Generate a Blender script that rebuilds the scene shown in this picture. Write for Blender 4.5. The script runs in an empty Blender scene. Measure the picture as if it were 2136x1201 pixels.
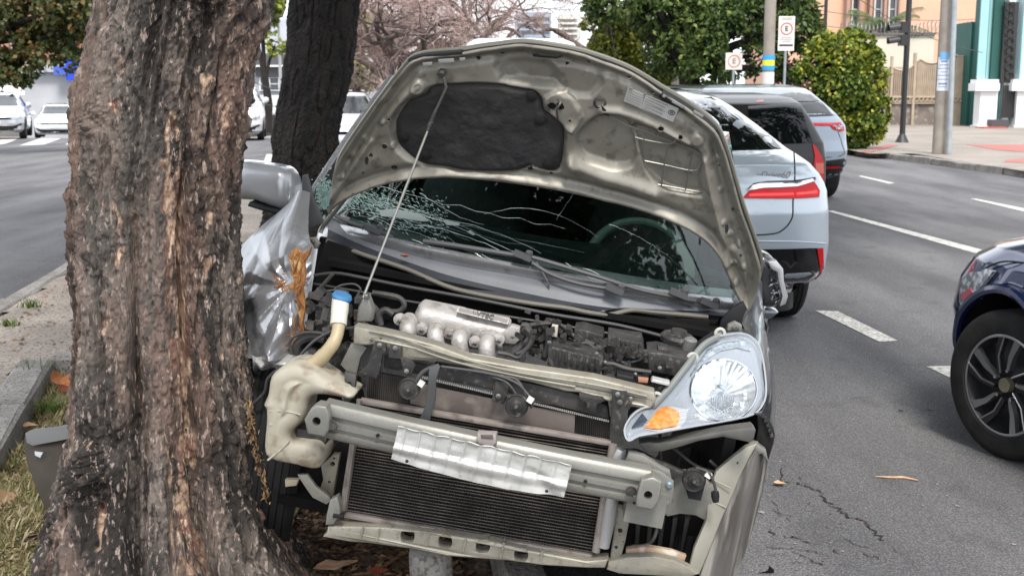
import bpy, bmesh, math, random
import numpy as np
from mathutils import Vector, Matrix, geometry
rnd = random.Random(7); npr = np.random.RandomState(5)
SC = bpy.context.scene; COL = SC.collection
R = math.radians
# ---------------------------------------------------------------- camera
PITCH = math.atan(412.5/2500); CAMZ = 1.53
cd = bpy.data.cameras.new('camera'); cam = bpy.data.objects.new('camera', cd); COL.objects.link(cam)
cam.location = (0, 0, CAMZ); cam.rotation_euler = (math.pi/2-PITCH, 0, 0)
cd.lens = 36*2500/2136; cd.sensor_width = 36; cd.clip_end = 2000; cd.clip_start = .05
cd.dof.use_dof = True; cd.dof.focus_distance = 3.6; cd.dof.aperture_fstop = 9
SC.camera = cam
# ---------------------------------------------------------------- world: bright overcast sky
wd = bpy.data.worlds.new('World'); SC.world = wd; wd.use_nodes = True
wn = wd.node_tree; wn.nodes.clear()
def wnode(t, **k):
    n = wn.nodes.new(t)
    for a, b in k.items(): setattr(n, a, b)
    return n
SUN_EL, SUN_AZ = R(56), R(170)
sky = wnode('ShaderNodeTexSky', sky_type='NISHITA', sun_disc=False, sun_elevation=SUN_EL, sun_rotation=SUN_AZ, dust_density=2.0)
cl = wnode('ShaderNodeTexNoise'); cl.inputs['Scale'].default_value = 2.2; cl.inputs['Detail'].default_value = 6
cr = wnode('ShaderNodeValToRGB'); cr.color_ramp.elements[0].position = .36; cr.color_ramp.elements[1].position = .6
tc = wnode('ShaderNodeTexCoord'); mp = wnode('ShaderNodeMapping'); mp.inputs['Scale'].default_value = (1, 1, 2.5)
mx = wnode('ShaderNodeMix', data_type='RGBA'); mx.inputs[7].default_value = (11.5, 11.9, 12.6, 1)
mxf = wnode('ShaderNodeMath', operation='MULTIPLY_ADD'); mxf.inputs[1].default_value = .35; mxf.inputs[2].default_value = .6
bg = wnode('ShaderNodeBackground'); bg.inputs['Strength'].default_value = .11
wo = wnode('ShaderNodeOutputWorld'); L = wn.links.new
L(tc.outputs['Generated'], mp.inputs[0]); L(mp.outputs[0], cl.inputs['Vector']); L(cl.outputs[0], cr.inputs[0])
L(cr.outputs[0], mxf.inputs[0]); L(mxf.outputs[0], mx.inputs[0]); L(sky.outputs[0], mx.inputs[6]); L(mx.outputs[2], bg.inputs[0]); L(bg.outputs[0], wo.inputs[0])
sd = bpy.data.lights.new('sun', 'SUN'); sd.energy = 2.4; sd.angle = R(14); sd.color = (1, .95, .88)
sun = bpy.data.objects.new('sun', sd); COL.objects.link(sun); sun.rotation_euler = (R(90)-SUN_EL, 0, math.pi-SUN_AZ)
SC.view_settings.view_transform = 'Standard'; SC.view_settings.look = 'None'; SC.view_settings.gamma = 1
SC.view_settings.exposure = 0.82
SC.cycles.max_bounces = 8; SC.cycles.transparent_max_bounces = 16
# ---------------------------------------------------------------- pixel rays of the photograph (survey of where things stand)
CP, SP = math.cos(PITCH), math.sin(PITCH)
CAM = np.array([0, 0, CAMZ])
def ray(px, py):
    a = (px-1068)/2500; b = (600.5-py)/2500
    return np.array([a, b*SP+CP, b*CP-SP])
def W(px, py, Y):
    d = ray(px, py); return CAM+d*(Y/d[1])
def G(px, py, z=0):
    d = ray(px, py); return CAM+d*((z-CAMZ)/d[2])
class Frame:
    def __init__(s, o, X, Y):
        X = np.array(X, float); X /= np.linalg.norm(X); Y = np.array(Y, float); Y -= X*X.dot(Y); Y /= np.linalg.norm(Y)
        s.R = np.array([X, Y, np.cross(X, Y)]); s.o = np.array(o, float)
    def matrix(s):
        m = Matrix.Identity(4)
        for i in range(3):
            for j in range(3): m[i][j] = s.R[j][i]
            m[i][3] = s.o[i]
        return m
    def P(s, px, py, y):                       # y: depth in the frame, or plane (y0, gx, gz)
        y0, gx, gz = y if isinstance(y, tuple) else (y, 0, 0)
        o = s.R@(CAM-s.o); d = s.R@ray(px, py)
        t = (y0+gx*o[0]+gz*o[2]-o[1])/(d[1]-gx*d[0]-gz*d[2]); return o+d*t
def yawframe(o, deg):
    a = R(deg); return Frame(o, (math.cos(a), math.sin(a), 0), (-math.sin(a), math.cos(a), 0))
WORLD = Frame((0, 0, 0), (1, 0, 0), (0, 1, 0))
# ---------------------------------------------------------------- noise (numpy)
_perm = np.random.RandomState(3).randint(0, 2**31, 4096)
def vnoise(x, y, z=0.0, seed=0):
    x = np.asarray(x, float); y = np.asarray(y, float); z = np.asarray(z, float)+0*x
    xi, yi, zi = np.floor(x).astype(int), np.floor(y).astype(int), np.floor(z).astype(int)
    fx, fy, fz = x-xi, y-yi, z-zi
    fx, fy, fz = [f*f*(3-2*f) for f in (fx, fy, fz)]
    def h(a, b, c): return (_perm[(a*73+b*1231+c*4517+seed*911+_perm[(a+b*57+c*131+seed) & 4095]) & 4095] & 0xffff)/65535.
    def l(a, b, t): return a+(b-a)*t
    return l(l(l(h(xi, yi, zi), h(xi+1, yi, zi), fx), l(h(xi, yi+1, zi), h(xi+1, yi+1, zi), fx), fy),
             l(l(h(xi, yi, zi+1), h(xi+1, yi, zi+1), fx), l(h(xi, yi+1, zi+1), h(xi+1, yi+1, zi+1), fx), fy), fz)*2-1
def fbm(x, y, z=0.0, o=4, seed=0):
    r = 0; a = 1.
    for i in range(o):
        r = r+a*vnoise(x*2**i, y*2**i, np.asarray(z)*2**i, seed+i); a *= .5
    return r
def sstep(a, b, x):
    t = np.clip((x-a)/(b-a), 0, 1); return t*t*(3-2*t)
def sdf(poly, X, Y):                           # signed distance, positive inside
    P = np.array(poly, float); d = np.full(X.shape, 1e9); ins = np.zeros(X.shape, bool)
    for i in range(len(P)):
        a, b = P[i], P[(i+1) % len(P)]; e = b-a; w0 = X-a[0]; w1 = Y-a[1]
        t = np.clip((w0*e[0]+w1*e[1])/(e@e+1e-12), 0, 1); d = np.minimum(d, np.hypot(w0-e[0]*t, w1-e[1]*t))
        c = (a[1] > Y) != (b[1] > Y)
        with np.errstate(divide='ignore', invalid='ignore'): ins ^= c & (X < (b[0]-a[0])*(Y-a[1])/(b[1]-a[1]+1e-12)+a[0])
    return np.where(ins, d, -d)
def smooth(pts, n=4, closed=True):             # Catmull-Rom
    P = [np.array(p, float) for p in pts]; N = len(P); out = []
    for i in range(N if closed else N-1):
        g = (lambda k: P[k % N]) if closed else (lambda k: P[min(max(k, 0), N-1)])
        a, b, c, d = g(i-1), g(i), g(i+1), g(i+2)
        for j in range(n):
            t = j/n; out.append(.5*((2*b)+(c-a)*t+(2*a-5*b+4*c-d)*t*t+(3*b-a-3*c+d)*t**3))
    if not closed: out.append(P[-1])
    return out
# ---------------------------------------------------------------- materials
MATS = {}
def mat(name, c, rough=.5, metal=0., c2=None, scale=8., c3=None, scale3=60., amt3=.5, bump=0., bscale=40., coat=0., stretch=(1, 1, 1), emit=0., spec=.5, detail=5, lo=.35, hi=.65, alpha=1., trans=0.):
    if name in MATS: return MATS[name]
    m = bpy.data.materials.new(name); m.use_nodes = True; nt = m.node_tree; b = nt.nodes['Principled BSDF']; l = nt.links.new
    b.inputs['Base Color'].default_value = (*c, 1); b.inputs['Roughness'].default_value = rough; b.inputs['Metallic'].default_value = metal
    b.inputs['Coat Weight'].default_value = coat; b.inputs['Coat Roughness'].default_value = .04; b.inputs['Specular IOR Level'].default_value = spec
    b.inputs['Alpha'].default_value = alpha; b.inputs['Transmission Weight'].default_value = trans
    if emit: b.inputs['Emission Color'].default_value = (*c, 1); b.inputs['Emission Strength'].default_value = emit
    tc = nt.nodes.new('ShaderNodeTexCoord'); mp = nt.nodes.new('ShaderNodeMapping'); mp.inputs['Scale'].default_value = stretch; l(tc.outputs['Object'], mp.inputs[0])
    col = None
    def nz(s, d=detail, w=None):
        n = nt.nodes.new('ShaderNodeTexNoise'); n.inputs['Scale'].default_value = s; n.inputs['Detail'].default_value = d; l(mp.outputs[0], n.inputs['Vector']); return n
    def mr(a, lo, hi):
        n = nt.nodes.new('ShaderNodeMapRange'); n.inputs[1].default_value = lo; n.inputs[2].default_value = hi; l(a, n.inputs[0]); return n.outputs[0]
    if c2 is not None:
        n = nz(scale); mx = nt.nodes.new('ShaderNodeMix'); mx.data_type = 'RGBA'; mx.inputs[6].default_value = (*c, 1); mx.inputs[7].default_value = (*c2, 1)
        l(mr(n.outputs[0], lo, hi), mx.inputs[0]); col = mx.outputs[2]
        ra = nt.nodes.new('ShaderNodeMapRange'); l(n.outputs[0], ra.inputs[0]); ra.inputs[3].default_value = rough*.85; ra.inputs[4].default_value = min(1, rough*1.2); l(ra.outputs[0], b.inputs['Roughness'])
    if c3 is not None:
        n = nz(scale3, 8); mx2 = nt.nodes.new('ShaderNodeMix'); mx2.data_type = 'RGBA'; mx2.inputs[7].default_value = (*c3, 1)
        if col: l(col, mx2.inputs[6])
        else: mx2.inputs[6].default_value = (*c, 1)
        f = mr(n.outputs[0], 1-amt3-.08, 1-amt3+.08); l(f, mx2.inputs[0]); col = mx2.outputs[2]
    if col: l(col, b.inputs['Base Color'])
    if bump:
        n = nz(bscale, 6); bp = nt.nodes.new('ShaderNodeBump'); bp.inputs['Strength'].default_value = bump; bp.inputs['Distance'].default_value = .01; l(n.outputs[0], bp.inputs['Height']); l(bp.outputs[0], b.inputs['Normal'])
    MATS[name] = m; return m
# ---------------------------------------------------------------- object helpers
def tagp(o, label=None, cat=None, group=None, kind=None):
    for k, v in (('label', label), ('category', cat), ('group', group), ('kind', kind)):
        if v: o[k] = v
    return o
def link(name, me, parent=None):
    o = bpy.data.objects.new(name, me); COL.objects.link(o)
    if parent: o.parent = parent
    return o
def obj(name, V, F, m, parent=None, smooth_=True, ang=35, attr=None):
    me = bpy.data.meshes.new(name); V = np.asarray(V, float)
    me.from_pydata(V.tolist(), [], F if isinstance(F, list) else F.tolist())
    if m: me.materials.append(m)
    if smooth_ and me.polygons:
        me.polygons.foreach_set('use_smooth', [True]*len(me.polygons)); me.update()
        if ang: me.set_sharp_from_angle(angle=R(ang))
    if attr:
        for k, v in attr.items():
            a = me.attributes.new(k, 'FLOAT', 'POINT'); a.data.foreach_set('value', np.asarray(v, np.float32))
    me.update(); return link(name, me, parent)
def root(name, F, label, cat, group=None):
    o = bpy.data.objects.new(name, None); COL.objects.link(o); o.matrix_world = F.matrix(); o.empty_display_size = .2
    return tagp(o, label, cat, group)
def fixn(V, F):
    me = bmesh.new(); vs = [me.verts.new(tuple(v)) for v in V]
    for f in F:
        try: me.faces.new([vs[i] for i in f])
        except ValueError: pass
    bmesh.ops.recalc_face_normals(me, faces=me.faces[:]); me.verts.ensure_lookup_table()
    V = [v.co[:] for v in me.verts]; F = [[v.index for v in f.verts] for f in me.faces]; me.free(); return V, F
class MB:
    def __init__(s): s.V = []; s.F = []
    def add(s, V, F):
        n = len(s.V); s.V += [tuple(v) for v in V]; s.F += [[i+n for i in f] for f in F]; return s
    def box(s, c, d, rot=None):
        c = np.array(c, float); V = [np.array([x, y, z])*np.array(d)/2 for x in (-1, 1) for y in (-1, 1) for z in (-1, 1)]
        if rot is not None: rot = np.array(rot); V = [rot@v for v in V]
        return s.add([v+c for v in V], [(0, 1, 3, 2), (4, 6, 7, 5), (0, 4, 5, 1), (2, 3, 7, 6), (0, 2, 6, 4), (1, 5, 7, 3)])
    def tube(s, pts, r, n=8, cap=True):
        pts = [np.array(p, float) for p in pts]; N = len(pts); rs = r if hasattr(r, '__len__') else [r]*N
        b = len(s.V); up = None
        for i, p in enumerate(pts):
            t = pts[min(i+1, N-1)]-pts[max(i-1, 0)]; t = t/(np.linalg.norm(t)+1e-9)
            if up is None: up = np.cross(t, [0, 0, 1]) if abs(t[2]) < .9 else np.cross(t, [1, 0, 0])
            up = up-t*up.dot(t); up /= np.linalg.norm(up)+1e-9; q = np.cross(t, up)
            for k in range(n):
                a = 2*math.pi*k/n; s.V.append(tuple(p+(up*math.cos(a)+q*math.sin(a))*rs[i]))
        for i in range(N-1):
            for k in range(n): s.F.append([b+i*n+k, b+i*n+(k+1) % n, b+(i+1)*n+(k+1) % n, b+(i+1)*n+k])
        if cap: s.F.append([b+k for k in range(n)][::-1]); s.F.append([b+(N-1)*n+k for k in range(n)])
        return s
    def lathe(s, prof, c, ax, n=24, ref=None, cap=True):   # prof [(radius, along)]
        c = np.array(c, float); ax = np.array(ax, float); ax /= np.linalg.norm(ax)
        u = np.cross(ax, ref if ref is not None else ([0, 0, 1] if abs(ax[2]) < .9 else [1, 0, 0])); u /= np.linalg.norm(u); v = np.cross(ax, u); b = len(s.V)
        for r_, h in prof:
            for k in range(n):
                a = 2*math.pi*k/n; s.V.append(tuple(c+ax*h+(u*math.cos(a)+v*math.sin(a))*r_))
        for i in range(len(prof)-1):
            for k in range(n): s.F.append([b+i*n+k, b+i*n+(k+1) % n, b+(i+1)*n+(k+1) % n, b+(i+1)*n+k])
        if cap and prof[0][0] > 1e-4: s.F.append([b+k for k in range(n)][::-1])
        if cap and prof[-1][0] > 1e-4: s.F.append([b+(len(prof)-1)*n+k for k in range(n)])
        return s
    def grid(s, A, closeu=False):                # A[nu][nv][3]
        A = np.asarray(A); nu, nv = A.shape[:2]; b = len(s.V); s.V += [tuple(p) for p in A.reshape(-1, 3)]
        for i in range(nu if closeu else nu-1):
            for j in range(nv-1): s.F.append([b+i*nv+j, b+((i+1) % nu)*nv+j, b+((i+1) % nu)*nv+j+1, b+i*nv+j+1])
        return s
    def build(s, name, m, parent=None, label=None, ang=35, smooth_=True, kind=None, fix=False):
        V, F = (fixn(s.V, s.F) if fix else (s.V, s.F))
        o = obj(name, V, F, m, parent, smooth_, ang)
        return tagp(o, label, kind=kind)
def circ(cx, cy, rx, ry=None, n=16): return [(cx+rx*math.cos(2*math.pi*k/n), cy+(ry or rx)*math.sin(2*math.pi*k/n)) for k in range(n)]
def off2(P, d):
    P = np.array(P, float); a = np.roll(P, 1, 0); b = np.roll(P, -1, 0)
    e1 = P-a; e2 = b-P; e1 /= np.linalg.norm(e1, axis=1)[:, None]+1e-9; e2 /= np.linalg.norm(e2, axis=1)[:, None]+1e-9
    n1 = np.stack([-e1[:, 1], e1[:, 0]], 1); n2 = np.stack([-e2[:, 1], e2[:, 0]], 1); m = n1+n2
    l = np.maximum((m*m).sum(1), .35)[:, None]; return P+m*2/l*d
def plate_vf(Q, y, th, bevel=.002, holes=(), rings=2, pl=(0, 0)):
    """Q: outline [(x,z)]; solid from depth y to y+th; pl tilts the front plane (gx,gz)."""
    Q = np.array(Q, float); ar = .5*np.sum(Q[:, 0]*np.roll(Q[:, 1], -1)-np.roll(Q[:, 0], -1)*Q[:, 1])
    if ar < 0: Q = Q[::-1]
    V, F = [], []; N = len(Q); b = min(bevel, th*.9)
    def ringv(q, dy):
        i = len(V); V.extend((p[0], y+dy+pl[0]*p[0]+pl[1]*p[1], p[1]) for p in q); return i
    loops = []
    if b > 0:
        for k in range(rings+1):
            a = math.pi/2*k/rings; loops.append((ringv(off2(Q, b*(1-math.sin(a))), b*(1-math.cos(a)))))
    else: loops.append(ringv(Q, 0))
    loops.append(ringv(Q, th))
    for a, c in zip(loops[:-1], loops[1:]):
        for k in range(N): F.append([a+k, a+(k+1) % N, c+(k+1) % N, c+k])
    f0 = [V[loops[0]+k] for k in range(N)]; bk = [V[loops[-1]+k] for k in range(N)]
    hl = []
    for h in holes:
        h = np.array(h, float); hl.append((ringv(h, 0), ringv(h, th), len(h)))
    for (ly, base, k) in ((f0, 0, 0), (bk, -1, 1)):
        lp = [[Vector((p[0], p[2], 0)) for p in ly]]; idx = [(loops[base]+i) for i in range(N)]
        for h in hl: lp.append([Vector((V[h[k]+i][0], V[h[k]+i][2], 0)) for i in range(h[2])]); idx += [h[k]+i for i in range(h[2])]
        for t in geometry.tessellate_polygon(lp): F.append([idx[i] for i in (t if k else t[::-1])])
    for h in hl:
        for i in range(h[2]): F.append([h[0]+i, h[0]+(i+1) % h[2], h[1]+(i+1) % h[2], h[1]+i])
    return V, F
def plate(F_, name, pts, y, th, m, parent, bevel=.003, holes=(), sm=0, rings=2, warp=None, label=None, mb=None, ang=35):
    """pts in photograph pixels, laid on plane y of frame F_."""
    pl = (y[1], y[2]) if isinstance(y, tuple) else (0, 0); y0 = y[0] if isinstance(y, tuple) else y
    if sm: pts = smooth(pts, sm)
    c = lambda L_: [(lambda p: (p[0], p[2]))(F_.P(a, b, y)) for a, b in L_]
    V, F = plate_vf(c(pts), y0, th, bevel, [c(h) for h in holes], rings, pl); V, F = fixn(V, F)
    if warp: V = [warp(*v) for v in V]
    if mb is not None: mb.add(V, F); return None
    o = obj(name, V, F, m, parent, ang=ang); return tagp(o, label)
def puff(F_, name, pts, y, th, m, parent, r=.03, cell=.0035, sm=3, back=True, fn=None, label=None, ang=70):
    """pillow-shaped solid: outline in survey px on plane y, rounded by r at the rim, depth th"""
    pl = (y[1], y[2]) if isinstance(y, tuple) else (0, 0); y0 = y[0] if isinstance(y, tuple) else y
    if sm: pts = smooth(pts, sm)
    Q = np.array([(lambda p: (p[0], p[2]))(F_.P(a, b, y)) for a, b in pts]); x0, z0 = Q.min(0)-cell; x1, z1 = Q.max(0)+cell
    nx, nz = int((x1-x0)/cell)+2, int((z1-z0)/cell)+2; X, Z = np.meshgrid(np.linspace(x0, x1, nx), np.linspace(z0, z1, nz), indexing='ij')
    d = sdf(Q, X, Z); i, j = np.meshgrid(np.arange(nx-1), np.arange(nz-1), indexing='ij'); a = (i*nz+j).ravel(); F = np.stack([a, a+nz, a+nz+1, a+1], 1)
    F = F[(d.ravel()[F] > -cell*.35).all(1)]; gx_, gz_ = np.gradient(d, X[1, 0]-X[0, 0], Z[0, 1]-Z[0, 0])
    cnt = np.zeros(nx*nz, int); np.add.at(cnt, F.ravel(), 1); bd = ((cnt > 0) & (cnt < 4)).reshape(X.shape); n_ = np.hypot(gx_, gz_)+1e-9
    X = np.where(bd, X-gx_/n_*d, X); Z = np.where(bd, Z-gz_/n_*d, Z); d = np.where(bd, 0, d)
    t = np.clip(d/r, 0, 1); h = r*.8*(1-np.sqrt(np.clip(1-(1-t)**2, 0, 1)))
    if fn is not None: h = h+fn(X, Z, d)
    Yv = y0+pl[0]*X+pl[1]*Z+h; V = np.stack([X, Yv, Z], -1).reshape(-1, 3); used = np.unique(F); mp_ = -np.ones(len(V), int); mp_[used] = np.arange(len(used)); V = V[used]; F = mp_[F]; bdm = bd.ravel()[used]
    Fl = [list(map(int, f)) for f in F]; Vl = V.tolist()
    if back:
        n = len(V); B = V.copy(); B[:, 1] = (y0+pl[0]*V[:, 0]+pl[1]*V[:, 2])+th; Vl += B.tolist(); E = {}
        for f in Fl:
            for k in range(4):
                e = (f[k], f[(k+1) % 4]); E[e] = 1
        side = [[b_, a_, a_+n, b_+n] for (a_, b_) in E if (b_, a_) not in E]
        Fl += [[i_+n for i_ in f][::-1] for f in Fl]+side
    o = obj(name, Vl, Fl, m, parent, ang=ang); return tagp(o, label)
def patch(F_, rows, nu=10, nv=10):
    """rows of (px,py,y) controls -> bicubic grid of local points"""
    A = [[F_.P(*c) if not (isinstance(c, tuple) and len(c) == 4) else np.array(c[:3]) for c in r] for r in rows]
    A = [smooth(r, nv, False) for r in A]
    cols = [smooth([r[j] for r in A], nu, False) for j in range(len(A[0]))]
    return np.array(cols).transpose(1, 0, 2)     # [u rows][v]
def solid(A, th, outward=None):
    """grid A -> closed sheet with thickness (vector offset)"""
    A = np.asarray(A, float); du = np.gradient(A, axis=0); dv = np.gradient(A, axis=1); n = np.cross(du, dv); n /= np.linalg.norm(n, axis=2)[:, :, None]+1e-9
    if outward is not None and (n.reshape(-1, 3)@np.array(outward, float)).sum() < 0: n = -n
    B = A-n*th; nu, nv = A.shape[:2]; mb = MB(); mb.grid(A); k = nu*nv; mb.grid(B)
    i = lambda a, b: a*nv+b
    for b in range(nv-1):
        mb.F.append([i(0, b), i(0, b+1), k+i(0, b+1), k+i(0, b)]); mb.F.append([i(nu-1, b), i(nu-1, b+1), k+i(nu-1, b+1), k+i(nu-1, b)])
    for a in range(nu-1):
        mb.F.append([i(a, 0), i(a+1, 0), k+i(a+1, 0), k+i(a, 0)]); mb.F.append([i(a, nv-1), i(a+1, nv-1), k+i(a+1, nv-1), k+i(a, nv-1)])
    return mb
def sheet(name, A, th, m, parent, outward=(0, -1, 0), ang=50, label=None, attr=None):
    mb = solid(A, th, outward); V, F = fixn(mb.V, mb.F); o = obj(name, V, F, m, parent, ang=ang, attr=attr); return tagp(o, label)
def ptube(F_, pts, r, n=8, sm=5):
    """tube through (px,py,y) points; r metres"""
    P = [F_.P(a, b, c) for a, b, c in pts]; return MB().tube(smooth(P, sm, False) if sm else P, r, n)
def bolt(F_, px, py, y, r, parent, m, name='bolt'):
    p = F_.P(px, py, y); mb = MB(); mb.lathe([(r*1.2, 0), (r*1.2, -.0015), (r*.8, -.002), (r*.75, -.006), (r*.45, -.0065), (r*.4, -.004), (0, -.004)], p, (0, 1, 0), 6 if False else 12)
    return mb.build(name, m, parent)
# ================================================================ SETTING
def fastmesh(name, V, F, m, parent=None, attr=None, smooth_=False):
    V = np.asarray(V, np.float32); F = np.asarray(F, np.int32); k = F.shape[1]
    me = bpy.data.meshes.new(name); me.vertices.add(len(V)); me.vertices.foreach_set('co', V.ravel())
    me.loops.add(F.size); me.loops.foreach_set('vertex_index', F.ravel())
    me.polygons.add(len(F)); me.polygons.foreach_set('loop_start', np.arange(0, F.size, k, dtype=np.int32))
    if smooth_: me.polygons.foreach_set('use_smooth', [True]*len(F))
    me.update(calc_edges=True); me.materials.append(m)
    for kk, v in (attr or {}).items():
        a = me.attributes.new(kk, 'FLOAT', 'POINT'); a.data.foreach_set('value', np.asarray(v, np.float32).ravel())
    return link(name, me, parent)
def hgrid(name, x0, x1, y0, y1, nx, ny, fz, m, parent=None, mask=None, kind='structure', attr=None):
    xs, ys = np.meshgrid(np.linspace(x0, x1, nx), np.linspace(y0, y1, ny), indexing='ij')
    z = fz(xs, ys); V = np.stack([xs, ys, z+0*xs], -1).reshape(-1, 3)
    i, j = np.meshgrid(np.arange(nx-1), np.arange(ny-1), indexing='ij'); a = (i*ny+j).ravel()
    F = np.stack([a, a+ny, a+ny+1, a+1], 1)
    if mask is not None: c = V[F].mean(1); F = F[mask(c[:, 0], c[:, 1])]
    o = fastmesh(name, V, F, m, parent, smooth_=True); return tagp(o, kind=kind)
RD = -.13                                     # direction of the avenue: x drifts -.13 per metre
def nodes_of(m): return m.node_tree, m.node_tree.nodes, m.node_tree.links.new
# asphalt with aggregate speckle, wheel-polished patches
def asphalt_mat():
    m = bpy.data.materials.new('asphalt'); m.use_nodes = True; nt, N, l = nodes_of(m); b = N['Principled BSDF']
    tc = N.new('ShaderNodeTexCoord')
    def nz(s, d=4, sc=(1, 1, 1)):
        mp = N.new('ShaderNodeMapping'); mp.inputs['Scale'].default_value = sc; l(tc.outputs['Object'], mp.inputs[0]); n = N.new('ShaderNodeTexNoise'); n.inputs['Scale'].default_value = s; n.inputs['Detail'].default_value = d; l(mp.outputs[0], n.inputs['Vector']); return n
    def ramp(a, st):
        r = N.new('ShaderNodeValToRGB'); e = r.color_ramp.elements
        while len(e) < len(st): e.new(.5)
        for q, (p_, c) in zip(e, st): q.position = p_; q.color = (*c, 1)
        l(a, r.inputs[0]); return r.outputs[0]
    big = ramp(nz(.8, 8, (1.6, .3, 1)).outputs[0], [(.34, (.125, .124, .131)), (.5, (.175, .174, .182)), (.66, (.218, .216, .222))])
    v = N.new('ShaderNodeTexVoronoi'); v.inputs['Scale'].default_value = 130; l(tc.outputs['Object'], v.inputs[0])
    sp = ramp(v.outputs['Distance'], [(.0, (1.9, 1.88, 1.82)), (.28, (1.05, 1.05, 1.05)), (.6, (.55, .55, .56))])
    mm = N.new('ShaderNodeMix'); mm.data_type = 'RGBA'; mm.blend_type = 'MULTIPLY'; mm.inputs[0].default_value = .75; l(big, mm.inputs[6]); l(sp, mm.inputs[7])
    fine = ramp(nz(420, 2).outputs[0], [(.35, (.7, .7, .7)), (.7, (1.35, 1.34, 1.3))])
    m2 = N.new('ShaderNodeMix'); m2.data_type = 'RGBA'; m2.blend_type = 'MULTIPLY'; m2.inputs[0].default_value = .8; l(mm.outputs[2], m2.inputs[6]); l(fine, m2.inputs[7])
    st = nz(3.2, 7); sr = N.new('ShaderNodeMapRange'); sr.inputs[1].default_value = .58; sr.inputs[2].default_value = .72; sr.inputs[4].default_value = .28; l(st.outputs[0], sr.inputs[0])
    m3 = N.new('ShaderNodeMix'); m3.data_type = 'RGBA'; l(sr.outputs[0], m3.inputs[0]); l(m2.outputs[2], m3.inputs[6]); m3.inputs[7].default_value = (.045, .044, .046, 1)
    l(m3.outputs[2], b.inputs['Base Color']); b.inputs['Roughness'].default_value = .9; b.inputs['Specular IOR Level'].default_value = .04
    bp = N.new('ShaderNodeBump'); bp.inputs['Strength'].default_value = .7; bp.inputs['Distance'].default_value = .004; l(v.outputs['Distance'], bp.inputs['Height']); bp.invert = True; l(bp.outputs[0], b.inputs['Normal'])
    return m
ASPH = asphalt_mat()
ROADPAINT = mat('road_paint', (.62, .60, .55), .7, c2=(.42, .41, .38), scale=9, c3=(.13, .13, .13), scale3=38, amt3=.42, bump=.3, bscale=120)
CONC = mat('concrete_paving', (.40, .345, .29), .9, spec=.2, c2=(.27, .23, .195), scale=2.5, c3=(.12, .11, .10), scale3=60, amt3=.42, bump=.5, bscale=90)
KERB = mat('kerb_granite', (.33, .305, .28), .9, spec=.2, c2=(.22, .205, .19), scale=6, c3=(.09, .088, .08), scale3=90, amt3=.42, bump=.6, bscale=60)
SOIL = mat('soil', (.125, .085, .06), .95, c2=(.20, .13, .085), scale=3, c3=(.06, .045, .033), scale3=50, amt3=.5, bump=1, bscale=45)
REDDIRT = mat('red_dirt', (.30, .15, .08), .95, c2=(.22, .13, .08), scale=2, c3=(.38, .25, .15), scale3=30, amt3=.4, bump=.7, bscale=30)
drop = lambda x, y: np.where(x < -6, -np.clip(y-39, 0, 40)*.045, 0)
hgrid('ground', -300, 300, -40, 700, 60, 60, lambda x, y: -.25-.0*x+drop(x, np.minimum(y, 60)), mat('far_ground', (.2, .19, .17), .9))
hgrid('road', -40, 34, -8, 90, 75, 99, lambda x, y: drop(x, y), ASPH)
XL = lambda y: -2.41+RD*y
XR = lambda y: .52+RD*y
def strip(name, quad, z, m, kind='structure', lab=None):
    V = [(x, y, z) for x, y in quad]; o = obj(name, V, [list(range(len(V)))], m, None, False); return tagp(o, kind=kind)
def pxquad(p, z=0): return [tuple(G(a, b, z)[:2]) for a, b in p]
# painted markings
for q in ([(1700, 648), (1748, 650), (1872, 711), (1835, 714)], [(1932, 765), (1990, 764), (2075, 800), (2020, 806)], [(1722, 440), (1738, 440), (2066, 526), (2046, 532)],
          [(1790, 368), (1797, 367), (1866, 382), (1856, 384)], [(2024, 415), (2036, 415), (2136, 435), (2136, 442)],
          [(0, 302), (12, 300), (38, 290), (0, 291)], [(40, 304), (92, 302), (128, 289), (84, 289)], [(136, 302), (190, 301), (205, 290), (158, 290)], [(545, 350), (570, 350), (572, 322), (556, 322)]):
    strip('road_marking', pxquad(q), .004, ROADPAINT)
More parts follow.
